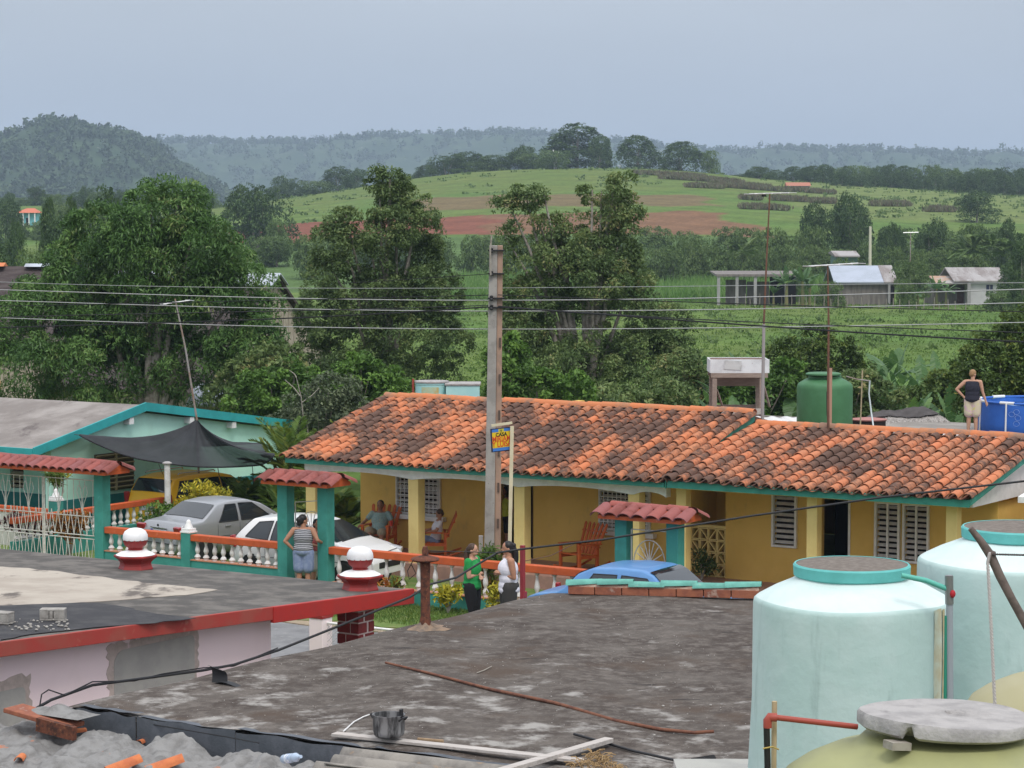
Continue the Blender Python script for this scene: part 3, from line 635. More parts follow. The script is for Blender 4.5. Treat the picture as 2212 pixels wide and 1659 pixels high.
# ------------------------------------------------------------------ the yellow houses
m_yel = M('yellow_wall', (.78,.51,.14), (.72,.46,.115), 1.2, rough=.85, bump=.15, bsc=120, c3=(.58,.39,.13), sc3=2.2, lo3=.58, hi3=.76, st3=(1,1,.45))
m_yelc = M('pale_yellow', (.80,.61,.25), (.74,.55,.22), 2, rough=.85, bump=.12, bsc=100)
m_white = M('white_paint', (.82,.81,.80), (.72,.71,.70), 5, rough=.6)
m_teal = M('teal_fascia', (.045,.26,.20), (.035,.20,.15), 3, rough=.6)
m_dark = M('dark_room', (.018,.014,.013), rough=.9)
m_floor = M('porch_floor', (.42,.24,.19), (.34,.20,.16), 3, rough=.6)
m_deck = M('roof_deck', (.22,.20,.18), (.30,.28,.25), 1.5, rough=.95, bump=.3)
m_louv = M('louver', (.66,.62,.60), (.50,.47,.46), 8, rough=.5)
def louver_window(h, u0, u1, nw, z0, z1, ns, grille=False, sill=True, mul=False):
    w_ = MB(); t_ = .05
    for a in ((u0-t_,u0,z0-t_,z1+t_),(u1,u1+t_,z0-t_,z1+t_),(u0,u1,z0-t_,z0),(u0,u1,z1,z1+t_)): w_.box(a[0],a[1],nw-.07,nw+.02,a[2],a[3])
    if mul: w_.box((u0+u1)/2-.02,(u0+u1)/2+.02,nw-.045,nw+.02,z0,z1)
    win = part(h, 'window', w_, m_white, bevel=.006)
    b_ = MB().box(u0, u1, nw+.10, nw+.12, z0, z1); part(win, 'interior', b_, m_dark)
    for i in range(ns):
        z = z0 + (i+.5)*(z1-z0)/ns; s = MB().obox(((u0+u1)/2, nw+.02, z), (u1-u0-.01, .075, .012), Euler((math.radians(50),0,0)).to_matrix()); part(win, 'slat', s, m_louv)
    if grille:
        g = MB(); k = int((u1-u0)/.11); st_ = (u1-u0)/k
        for i in range(k+1): g.box(u0+i*st_-.008, u0+i*st_+.008, nw-.11, nw-.095, z0-.02, z1+.02)
        for i in range(8):
            z = z0 + i*(z1-z0)/7; g.box(u0-.02, u1+.02, nw-.115, nw-.10, z-.008, z+.008)
        for i in range(k):
            for zz in (z0+.18, z0+.62):
                g.tube([(u0+(i+.5)*st_+.045*math.cos(a), nw-.10, zz+.05*math.sin(a)) for a in [q*math.pi/5 for q in range(11)]], .006, 5, False)
        part(win, 'grille', g, m_white)
    if sill: part(win, 'sill', MB().box(u0-.2, u1+.2, nw-.17, nw-.002, z0-.16, z0-.055), m_white, bevel=.01)
    return win
def wall_with_holes(mb, u0, u1, n0, n1, z0, z1, holes):     # holes (ua, ub, za, zb), sorted along u, none overlapping in u
    c = u0
    for a, b_2, za, zb in sorted(holes):
        mb.box(c, a, n0, n1, z0, z1)
        if za > z0: mb.box(a, b_2, n0, n1, z0, za)
        if zb < z1: mb.box(a, b_2, n0, n1, zb, z1)
        c = b_2
    mb.box(c, u1, n0, n1, z0, z1); return mb
LO = (-30, 46, 0)
hl = thing('yellow_house', 'yellow house with stained clay tile roof, arched white beam and rocking chairs', 'house', LO, True)
NW = 46.8; FZ = .28
w1_ = (-33.65,-32.45,1.16,2.16); dr = (-30.72,-29.82,FZ,2.30); w2_ = (-27.95,-26.7,1.16,2.16)
mb = wall_with_holes(MB(), -34.8, -25.52, NW, NW+.2, 0, 2.95, [w1_, dr, w2_])
mb.box(-34.8,-34.6,NW+.2,57,0,3.2); mb.box(-34.6,-25.52,56.8,57,0,3.0)
part(hl, 'wall', mb, m_yel)
part(hl, 'porch_floor', MB().box(-34.9,-25.5,44.6,NW,-.1,FZ), m_floor)
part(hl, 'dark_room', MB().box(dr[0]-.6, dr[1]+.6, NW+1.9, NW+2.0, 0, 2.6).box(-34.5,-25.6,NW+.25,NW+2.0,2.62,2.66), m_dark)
door = part(hl, 'door', MB().box(dr[1]+.012, dr[1]+.05, NW+.2, NW+1.0, FZ, 2.28), M('dark_door',(.05,.03,.02)), bevel=.005)
part(hl, 'door_frame', MB().box(dr[0]-.06,dr[0],NW-.03,NW+.22,FZ,2.30).box(dr[1],dr[1]+.012,NW-.03,NW+.2,FZ,2.30).box(dr[0]-.06,dr[1]+.012,NW-.03,NW+.2,2.30,2.36), M('brown_frame',(.06,.035,.025)))
louver_window(hl, *w1_[:2], NW, *w1_[2:], 9, True); louver_window(hl, *w2_[:2], NW, *w2_[2:], 9, True)
for uc in (-34.76,-31.78,-28.88,-25.93):
    part(hl, 'column', MB().box(uc-.14, uc+.14, 44.76, 45.04, FZ-.3, 2.32), m_yelc, bevel=.012)
ab = MB()                                                   # white beam with shallow arches between the columns
us = [-34.9 + i*.1 for i in range(0, 99)]
def arch(u):
    ks = [-35.2,-34.76,-31.78,-28.88,-25.93,-25.1]
    for a, b_2 in zip(ks, ks[1:]):
        if a <= u <= b_2: return 2.20 + .10*math.sin(math.pi*(u-a)/(b_2-a))**.7
    return 2.2
low = [(u, arch(u)) for u in us]; poly = low + [(us[-1], 2.52), (us[0], 2.52)]
for a, b_2 in zip(low, low[1:]): ab.prism([a, b_2, (b_2[0], 2.50), (a[0], 2.50)], 44.72, 44.92, 'y')
part(hl, 'arched_beam', ab, m_white)
part(hl, 'soffit', MB().prism([(44.4,2.50),(48.4,3.66),(48.4,3.60),(44.4,2.46)], -35.15, -24.95, 'x'), m_white)
rl, PL, angL, slL = tile_roof(hl, LO, -35.2, -24.95, 44.3, 48.4, 2.58, 3.75, 36, 12, ME_T, m_tile, 300, seed=4)
part(hl, 'fascia', MB().box(-35.2,-24.95,44.36,44.40,2.455,2.565), m_teal)
part(hl, 'rake_board', MB().prism([(44.36,2.44),(48.45,3.60),(48.45,3.76),(44.36,2.60)], -24.93, -24.90, 'x'), m_teal)
part(hl, 'back_roof', MB().prism([(48.45,3.72),(52.5,2.9),(52.5,2.8),(48.45,3.6)], -35.2,-24.9,'x'), m_pan)
part(hl, 'flat_deck', MB().box(-34.9,-25.0,49.5,57.2,2.85,3.0), m_deck)

RO = (-21, 46, 0); NR = 46.5
hr = thing('yellow_house', 'lower yellow house with green fascia, pierced block screen and open dark doorway', 'house', RO, True)
lw1 = (-23.4,-22.9,1.12,2.2); dr2 = (-22.3,-21.6,FZ,2.24); lw2 = (-20.98,-20.5,1.0,2.16); lw3 = (-20.34,-19.84,1.0,2.16); alc = (-25.46,-24.6,FZ,2.36)
mb = wall_with_holes(MB(), -25.5, -18.3, NR, NR+.18, 0, 2.75, [alc, lw1, dr2, lw2, lw3]); mb.box(-18.5,-18.3,NR+.18,57,0,3.0); mb.box(-25.0,-18.5,56.8,57,0,3.0)
part(hr, 'wall', mb, m_yel)
part(hr, 'porch_floor', MB().box(-25.48,-18.2,44.6,NR,-.1,FZ), m_floor)
part(hr, 'alcove_wall', MB().box(-25.5,-24.5,NR+1.2,NR+1.25,0,2.6).box(-25.5,-25.47,NR+.18,NR+1.2,0,2.6).box(-24.58,-24.5,NR+.18,NR+1.2,0,2.6), m_yel)
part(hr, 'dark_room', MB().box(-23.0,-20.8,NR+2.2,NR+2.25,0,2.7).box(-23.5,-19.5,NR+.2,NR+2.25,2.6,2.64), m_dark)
part(hr, 'door_frame', MB().box(dr2[1]-.05,dr2[1],NR-.02,NR+.2,FZ,2.24), m_white)
for q, ns in ((lw1,9),(lw2,10),(lw3,10)): louver_window(hr, *q[:2], NR, *q[2:], ns, False, False, q is not lw1)
for i in range(4):                                          # pierced screen blocks with X webs
    for j in range(4):
        a0 = -25.46 + .215*j; z0 = FZ + .01 + .27*i; b_ = MB(); e_ = .02
        b_.box(a0,a0+e_,NR+.01,NR+.13,z0,z0+.26).box(a0+.205-e_,a0+.205,NR+.01,NR+.13,z0,z0+.26).box(a0+e_,a0+.205-e_,NR+.01,NR+.13,z0,z0+e_).box(a0+e_,a0+.205-e_,NR+.01,NR+.13,z0+.26-e_,z0+.26)
        s_ = 1 if (i+j) % 2 else -1
        b_.bar((a0+.1025-.085*s_, NR+.07, z0+.02), (a0+.1025+.085*s_, NR+.07, z0+.24), .022, .115, (0,1,0))
        part(hr, 'screen_block', b_, m_yelc)
part(hr, 'screen_cap', MB().box(-25.46,-24.6,NR,NR+.18,FZ+1.09,FZ+1.15), m_yelc)
for uc in (-24.77,-21.68,-18.6): part(hr, 'column', MB().box(uc-.12, uc+.12, 44.78, 45.02, FZ-.3, 2.5), m_yelc, bevel=.012)
part(hr, 'beam', MB().box(-24.88,-18.3,44.76,44.96,2.40,2.54), m_yelc)
part(hr, 'soffit', MB().prism([(44.4,2.54),(48.4,3.40),(48.4,3.34),(44.4,2.50)], -24.86, -18.1, 'x'), m_yelc)
rr_, PR, angR, slR = tile_roof(hr, RO, -24.82, -18.07, 44.3, 48.4, 2.63, 3.50, 23, 12, ME_T2, m_tile2, 300, seed=9, sag=.04)
part(hr, 'fascia', MB().box(-24.88,-18.05,44.36,44.40,2.46,2.61), m_teal)
part(hr, 'rake_board', MB().prism([(44.36,2.50),(48.45,3.36),(48.45,3.50),(44.36,2.62)], -18.05, -18.02, 'x'), m_teal)
part(hr, 'gable_wall', MB().prism([(44.9,2.40),(48.4,2.40),(48.4,3.34),(44.9,2.56)], -18.3, -18.2, 'x'), m_white)
part(hr, 'flat_deck', MB().box(-24.9,-12.0,48.62,57.2,2.9,3.05), m_deck)
# neighbouring wall at the right edge
m_ora = M('orange_wall', (.66,.38,.13), (.58,.33,.12), 2, rough=.85)
nb = thing('side_house', 'orange wall with white eave at the right edge beyond the yellow house', 'house', (-16.5,47,0), True)
part(nb, 'wall', MB().box(-17.3,-12,46.0,46.2,0,2.5).box(-17.3,-17.1,46.2,57,0,2.85), m_ora)
part(nb, 'eave', MB().prism([(45.4,2.5),(45.4,2.62),(48.6,3.05),(48.6,2.9)], -17.45,-12,'x'), m_white)
part(nb, 'drain_pipe', MB().tube([(-16.4,45.95,0),(-16.4,45.95,2.45)], .035, 8), m_pale, smooth=60)

# ------------------------------------------------------------------ the turquoise house on the left
m_mint = M('mint_wall', (.54,.88,.75), (.50,.82,.69), 1.5, rough=.85, bump=.1, bsc=80)
m_turq = M('turquoise', (.035,.36,.37), (.03,.30,.31), 2, rough=.6)
m_tdk = M('teal_dado', (.03,.22,.22), (.025,.18,.18), 2, rough=.7)
m_groof = M('grey_roof_felt', (.21,.185,.17), (.32,.29,.27), .8, rough=.95, bump=.3, c3=(.12,.10,.095), sc3=1.6, lo3=.55, hi3=.7, st3=(1,.4,1))
TO = (-46, 48, 0); UG = -43.1
ht = thing('turquoise_house', 'low mint green house with turquoise roof edge and grey felt roof', 'house', TO, True)
gp = [(45.0,0),(54.4,0),(54.4,2.20),(48.4,3.06),(45.0,2.34)]
part(ht, 'gable_wall', MB().prism(gp, UG-.45, UG-.25, 'x'), m_mint)
part(ht, 'dado', MB().box(UG-.246,UG-.236,45.0,54.4,0,.95), m_tdk)
mb = wall_with_holes(MB(), -54, UG-.45, 46.6, 46.8, 0, 2.6, [(-47.6,-47.0,1.0,2.1),(-46.4,-45.9,1.0,2.1)]); part(ht, 'front_wall', mb, m_mint)
part(ht, 'front_dado', MB().box(-54,UG-.45,46.585,46.595,0,.9), m_tdk)
for a in ((-47.6,-47.0),(-46.4,-45.9)):
    win = part(ht, 'window', MB().box(a[0],a[1],46.72,46.74,1.0,2.1), m_dark)
    for i in range(9): part(win, 'slat', MB().obox(((a[0]+a[1])/2,46.66,1.06+i*.12),(a[1]-a[0]-.01,.08,.02),Euler((.8,0,0)).to_matrix()), M('beige_slat%d' % i,(.42,.36,.25)) if i == 0 else bpy.data.materials['beige_slat0'])
part(ht, 'column', MB().box(-46.95,-46.65,44.85,45.1,0,2.3), m_mint, bevel=.01)
gw = part(ht, 'window', MB().box(UG-.25,UG-.21,46.6,48.1,1.05,2.05), M('olive_dark',(.10,.09,.05)), bevel=.005)
for i in range(8): part(gw, 'slat', MB().obox((UG-.19,47.35,1.12+i*.125),(.085,1.44,.03),Euler((0,-.6,0)).to_matrix()), M('olive_slat',(.36,.31,.18)) if i == 0 else bpy.data.materials['olive_slat'])
part(gw, 'mullion', MB().box(UG-.20,UG-.13,47.33,47.37,1.05,2.05), bpy.data.materials['olive_slat'])
part(ht, 'roof', MB().prism([(44.2,2.36),(48.4,3.26),(54.9,2.34),(54.9,2.22),(48.4,3.14),(44.2,2.24)], -56, UG-.06, 'x'), m_groof)
part(ht, 'rake_trim', MB().prism([(44.15,2.20),(48.4,3.10),(54.95,2.17),(54.95,2.40),(48.4,3.33),(44.15,2.43)], UG-.06, UG, 'x'), m_turq)
part(ht, 'eave_trim', MB().box(-56,UG-.06,44.12,44.2,2.18,2.40), m_turq)
for nb_ in (47.75,50.2,52.0,53.9):
    zt_ = (3.10-(nb_+.16-48.4)*.142 if nb_ > 48.4 else 2.20+(nb_-44.15)*.2118) - .012; part(ht, 'beam_end', MB().box(UG-.26,UG-.03,nb_,nb_+.17,zt_-.17,zt_), m_white)
part(ht, 'porch_soffit', MB().box(-55,UG-.45,44.3,46.6,2.2,2.24), m_tdk)

# ------------------------------------------------------------------ barns behind the mango
m_barn = M('dark_barn_roof', (.055,.042,.042), (.085,.068,.066), 1.2, rough=.95, bump=.6, bsc=14, st=(1,1,6))
m_thatch = M('palm_board', (.46,.40,.33), (.30,.25,.20), 5, rough=.95, bump=.5, bsc=20, st=(6,6,.6), c3=(.50,.33,.17), sc3=1.2, lo3=.6, hi3=.7)
m_zinc = M('zinc_sheet', (.52,.56,.62), (.36,.38,.42), 1.0, rough=.45, metal=.4, c3=(.24,.14,.09), sc3=1.8, lo3=.66, hi3=.75)
p0 = at(-60, 575, 108); p1 = at(118, 575, 108)
b1 = thing('tobacco_barn', 'dark-roofed tobacco barn at the left picture edge', 'barn', (p1[0]-4, 108, 0))
part(b1, 'roof', MB().prism([(103.5,3.0),(108,p1[2]),(112.5,3.0),(112.5,2.85),(108,p1[2]-.15),(103.5,2.85)], p1[0]-14, p1[0]+.6, 'x'), m_barn)
part(b1, 'wall', MB().box(p1[0]-13.6,p1[0]+.2,104,112,0,3.0), m_thatch)
part(b1, 'ridge_cap', MB().prism([(107.6,p1[2]-.02),(108,p1[2]+.12),(108.4,p1[2]-.02)], p1[0]-1.3, p1[0]+.4, 'x'), m_zinc); part(b1, 'ridge_tiles', MB().prism([(107.5,p1[2]+.0),(108,p1[2]+.16),(108.5,p1[2])], p1[0]-3.4, p1[0]-2.2, 'x'), m_ridge)
rp2 = sd_(587, 592, 104.0); RU, RN, zr = rp2
b2 = thing('tobacco_barn', 'steep barn with zinc ridge and plank gable showing through the mango tree', 'barn', (RU-4,RN,0), True)
part(b2, 'roof', MB().prism([(RN-5.2,1.2),(RN,zr),(RN+5.2,1.2),(RN+5.2,1.05),(RN,zr-.15),(RN-5.2,1.05)], RU-9, RU+.35, 'x'), m_barn)
part(b2, 'ridge_sheet', MB().prism([(RN-.55,zr-.46),(RN,zr+.05),(RN+.55,zr-.46),(RN+.55,zr-.50),(RN,zr),(RN-.55,zr-.50)], RU-9, RU+.5, 'x'), m_zinc)
k_ = 26
for i in range(k_):                                        # gable planks
    a = RN-4.7 + i*(9.4/k_); b_2 = a + 9.4/k_ - .04; zt = lambda n: 1.1 + (zr-1.35)*(1-abs(n-RN)/5.2)
    part(b2, 'plank', MB().prism([(a,0),(b_2,0),(b_2,max(.4,zt(b_2))),(a,max(.4,zt(a)))], RU+random.uniform(0,.04), RU+.07, 'x'), m_thatch)
part(b2, 'back_wall', MB().box(RU-8.8,RU-.05,RN-4.6,RN+4.6,0,1.0), m_thatch)
sh = at(480, 850, 84); s2_ = thing('low_shed', 'low shed with pale zinc roof under the mango tree', 'shed', (sh[0], 84, 0))
part(s2_, 'roof', MB().prism([(82.6,sh[2]-.35),(85.4,sh[2]+.2),(85.4,sh[2]+.26),(82.6,sh[2]-.29)], sh[0]-1.1, sh[0]+.7, 'x'), m_zinc); part(s2_, 'wall', MB().box(sh[0]-1.0,sh[0]+.6,82.8,85.2,0,sh[2]-.3), m_thatch)
# ------------------------------------------------------------------ balustrade fence along the street
m_fteal = M('fence_teal', (.055,.29,.245), (.045,.24,.20), 3, rough=.75, bump=.25, bsc=60, c3=(.10,.34,.30), sc3=9, lo3=.6, hi3=.75)
m_rail = M('orange_rail', (.56,.105,.028), (.46,.085,.025), 3, rough=.65, bump=.1, c3=(.60,.16,.07), sc3=8, lo3=.6, hi3=.7)
m_bal = M('white_baluster', (.72,.70,.68), (.56,.52,.50), 5, rough=.65, c3=(.42,.30,.24), sc3=3, lo3=.66, hi3=.8)
FN = 41.0
def baluster(h):
    P_ = [(.052,0),(.052,.10),(.055,.11),(.075,.14),(.052,.24),(.028,.30),(.036,.34),(.052,.43),(.058,.50),(.048,.62),(.030,.76),(.027,.84),(.034,.87),(.027,.89),(.05,.94),(.056,1.0)]
    return mesh_of(MB().lathe([(r, z*h) for r, z in P_], 10), 'baluster', m_bal, (0,0,0), 60)
BAL1 = baluster(.395); BAL2 = baluster(.60)
def balustrade(label, u0, u1, zb, zr0, zr1, bal, sp, street_n=FN, along='u', posts=(), group='turquoise balustrade sections'):
    o = ((u0+u1)/2, street_n, 0); t = thing('balustrade', label, 'fence', o, True, group=group)
    part(t, 'base_wall', MB().box(u0, u1, street_n-.09, street_n+.09, -.1, zb-.02), m_fteal, bevel=.008)
    part(t, 'base_ledge', MB().box(u0, u1, street_n-.11, street_n+.11, zb-.02, zb), M('ledge_'+str(u0), (.50,.22,.13)))
    part(t, 'top_rail', MB().box(u0, u1, street_n-.10, street_n+.10, zr0, zr1), m_rail, bevel=.012)
    k = int((u1-u0)/sp); st = (u1-u0)/k
    for i in range(k): inst(t, 'baluster', bal, (u0 + st*(i+.5) - o[0], 0, zb), (0,0,random.uniform(0,.6)), (1,1,(zr0-zb)/(.395 if bal is BAL1 else .60)))
    return t
balustrade('turquoise balustrade section between left gate and finial post, before the silver car', -37.76, -35.43, .57, .965, 1.11, BAL1, .235)
balustrade('turquoise balustrade section in front of the white car, left of the small gate', -35.17, -32.66, .55, .965, 1.11, BAL1, .235)
balustrade('long turquoise balustrade with tall balusters between the two small gates', -31.28, -24.12, .35, .955, 1.11, BAL2, .40)
p = thing('finial_post', 'turquoise fence post with white stepped finial between the two short balustrades', 'fence post', (-35.3,FN,0), True)
part(p, 'post', MB().box(-35.43,-35.17,FN-.13,FN+.13,-.1,1.14), m_fteal, bevel=.012)
part(p, 'finial', MB().box(-35.44,-35.16,FN-.14,FN+.14,1.14,1.18).box(-35.42,-35.18,FN-.12,FN+.12,1.18,1.24).lathe([(.10,0),(.09,.05),(.06,.10),(.055,.12),(.05,.16),(.02,.19),(.0,.195)], 12, (-35.3,FN,1.24)), m_white, smooth=50, bevel=.006)
# divider balustrade running back from the street between the two yards
DU = -41.0
t = thing('balustrade', 'turquoise balustrade running back beside the yellow minivan', 'fence', (DU,44.6,0), True, group='turquoise balustrade sections')
part(t, 'base_wall', MB().box(DU-.09,DU+.09,FN+.2,47.2,-.1,.50), m_fteal, bevel=.008); part(t, 'top_rail', MB().box(DU-.10,DU+.10,FN+.2,47.2,.93,1.07), m_rail, bevel=.012)
for i in range(25): inst(t, 'baluster', BAL1, (0, FN+.35+i*.245-44.6, .50), (0,0,0), (1,1,.43/.395))
for q, lb in ((47.3,'turquoise post with white finial at the far end of the divider balustrade'),(43.55,'turquoise post with white finial seen through the left gate')):
    p = thing('finial_post', lb, 'fence post', (DU if q > 45 else DU-.8,q,0), True); u_ = DU if q > 45 else DU-.8
    part(p, 'post', MB().box(u_-.13,u_+.13,q-.13,q+.13,-.1,1.22), m_fteal, bevel=.012)
    part(p, 'finial', MB().box(u_-.14,u_+.14,q-.14,q+.14,1.22,1.27).box(u_-.12,u_+.12,q-.12,q+.12,1.27,1.33).lathe([(.10,0),(.09,.05),(.06,.10),(.055,.12),(.05,.16),(.02,.19),(.0,.195)], 12, (u_,q,1.33)), m_white, smooth=50)
t = thing('balustrade', 'red-railed low wall crossing behind the left gate', 'fence', (-44.0,43.5,0), True, group='turquoise balustrade sections')
part(t, 'base_wall', MB().box(-48,-41.95,43.42,43.58,-.1,.85), M('pale_plaster',(.55,.54,.50),(.45,.44,.40),3)); part(t, 'top_rail', MB().box(-48,-41.95,43.4,43.6,.85,1.0), m_rail, bevel=.01)

# ------------------------------------------------------------------ gates with little tiled roofs
m_grille = M('white_iron', (.68,.66,.62), (.55,.50,.44), 12, rough=.5)
def gate(label, ul, ur, z_top, grille_fn, over=.22, nt_=5, left_off=False, group=None):
    um = (ul+ur)/2; o = (um, FN, 0); g = thing('tiled_gate', label, 'gate', o, True, group=group)
    for u in ((ul, ur) if not left_off else (ur, ul)):
        part(g, 'pillar', MB().box(u-.135,u+.135,FN-.135,FN+.135,-.1,z_top), m_fteal, bevel=.012)
    a0, a1 = ul-.135-over, ur+.135+over
    part(g, 'roof_slab', MB().prism([(FN-.42,z_top),(FN+.42,z_top),(FN+.42,z_top+.07),(FN,z_top+.24),(FN-.42,z_top+.07)], a0, a1, 'x'), m_rail)
    du = (a1-a0)/nt_; ang = math.atan2(.17,.42)
    for i in range(nt_+1):
        u = a0 + du*i
        inst(g, 'roof_tile', ME_G, (u-um, -.47, z_top+.05), (ang-.02, 0, random.uniform(-.03,.03)), (1.0*du/.2,1.15,1.15))
        inst(g, 'roof_tile', ME_G, (u-um, .47, z_top+.05), (ang-.02, 0, math.pi), (1.0*du/.2,1.15,1.15))
    k = max(2, int((a1-a0-.2)/.36)); st = (a1-a0-.15)/k
    for i in range(k): inst(g, 'ridge_tile', ME_G, (a0+.08+i*st-um, 0, z_top+.22+random.uniform(0,.015)), (0,0,-math.pi/2), (1.1,1.15,1.0))
    if grille_fn:
        gb = MB(); grille_fn(gb, ul+.135, ur-.135); part(g, 'gate_leaf', gb, m_grille)
    return g
def fan_grille(gb, a, b):                                   # arched sunburst above, zigzag below
    n0 = FN; w_ = b-a
    for u in (a+.04, b-.04): gb.tube([(u,n0,.06),(u,n0,2.0)], .016, 6)
    for z in (.10,.95,1.08,1.32,2.0): gb.tube([(a+.04,n0,z),(b-.04,n0,z)], .012, 6)
    c = ((a+b)/2, 1.32); R_ = w_*.40
    gb.tube([(c[0]+R_*math.cos(q), n0, c[1]+R_*1.35*math.sin(q)) for q in [math.pi*i/14 for i in range(15)]], .012, 6)
    for q in (.5,.9,1.25,1.57,1.9,2.25,2.65): gb.tube([(c[0],n0,c[1]+.03),(c[0]+R_*.9*math.cos(q), n0, c[1]+R_*1.25*math.sin(q))], .011, 6)
    k = 4
    for i in range(k):
        x0 = a+.06+i*(w_-.12)/k; x1 = a+.06+(i+1)*(w_-.12)/k; xm = (x0+x1)/2
        gb.tube([(x0,n0,.95),(xm,n0,.12)], .009, 5); gb.tube([(xm,n0,.12),(x1,n0,.95)], .009, 5)
    for i in range(5): gb.tube([(a+.08+i*(w_-.16)/4,n0,.95),(a+.08+i*(w_-.16)/4,n0,1.32)], .009, 5)
gate('small tiled gate with turquoise pillars where two people stand', -32.52, -31.42, 2.42, lambda g_, a, b: None, nt_=6)
# its leaf stands open, swung inwards
ga = [o for o in COL.objects if o.get('label','').startswith('small tiled gate with')][0]
gb = MB(); fan_grille(gb, -.40, .43); c0, s0 = math.cos(math.radians(62)), math.sin(math.radians(62))
gb.v = [(-32.37 + (x+.42)*c0, FN + .06 + (x+.42)*s0, z) for x, y, z in gb.v]; part(ga, 'gate_leaf', gb, m_grille)
gate('small tiled gate with turquoise pillars behind the blue car', -23.97, -22.80, 2.22, fan_grille, nt_=6)
def big_grille(gb, a, b):
    n0 = FN
    for u in (a+.03, (a+b)/2-.025, (a+b)/2+.025, b-.03): gb.tube([(u,n0,.05),(u,n0,2.15)], .020, 6)
    for z in (.08,.78,.86,1.30,2.15): gb.tube([(a,n0,z),(b,n0,z)], .013, 6)
    for h0, h1 in ((a+.05,(a+b)/2-.05),((a+b)/2+.05,b-.05)):
        k = 8; w_ = (h1-h0)/k
        for i in range(k):
            gb.tube([(h0+i*w_,n0,.08),(h0+(i+.5)*w_,n0,.78)], .009, 5); gb.tube([(h0+(i+.5)*w_,n0,.78),(h0+(i+1)*w_,n0,.08)], .009, 5)
            gb.tube([(h0+i*w_,n0,1.42),(h0+(i+.5)*w_,n0,.86)], .009, 5); gb.tube([(h0+(i+.5)*w_,n0,.86),(h0+(i+1)*w_,n0,1.42)], .009, 5)
            if i in (0,3,4,7): gb.tube([(h0+(i+.5)*w_,n0,1.3),(h0+(i+.5)*w_,n0,2.15)], .009, 5)
        for q in (.27,.73):
            c = h0+(h1-h0)*q
            for sgn in (-1,1):
                gb.tube([(c,n0,1.32),(c+sgn*.05,n0,1.6),(c+sgn*.17,n0,1.85),(c+sgn*.12,n0,2.02),(c+sgn*.03,n0,1.95)], .008, 5); gb.tube([(c,n0,1.32),(c+sgn*.02,n0,1.75),(c+sgn*.09,n0,2.12)], .008, 5)
gate('wide tiled driveway gate with white lattice at the left picture edge', -41.6, -37.9, 2.34, big_grille, nt_=18, over=.34)

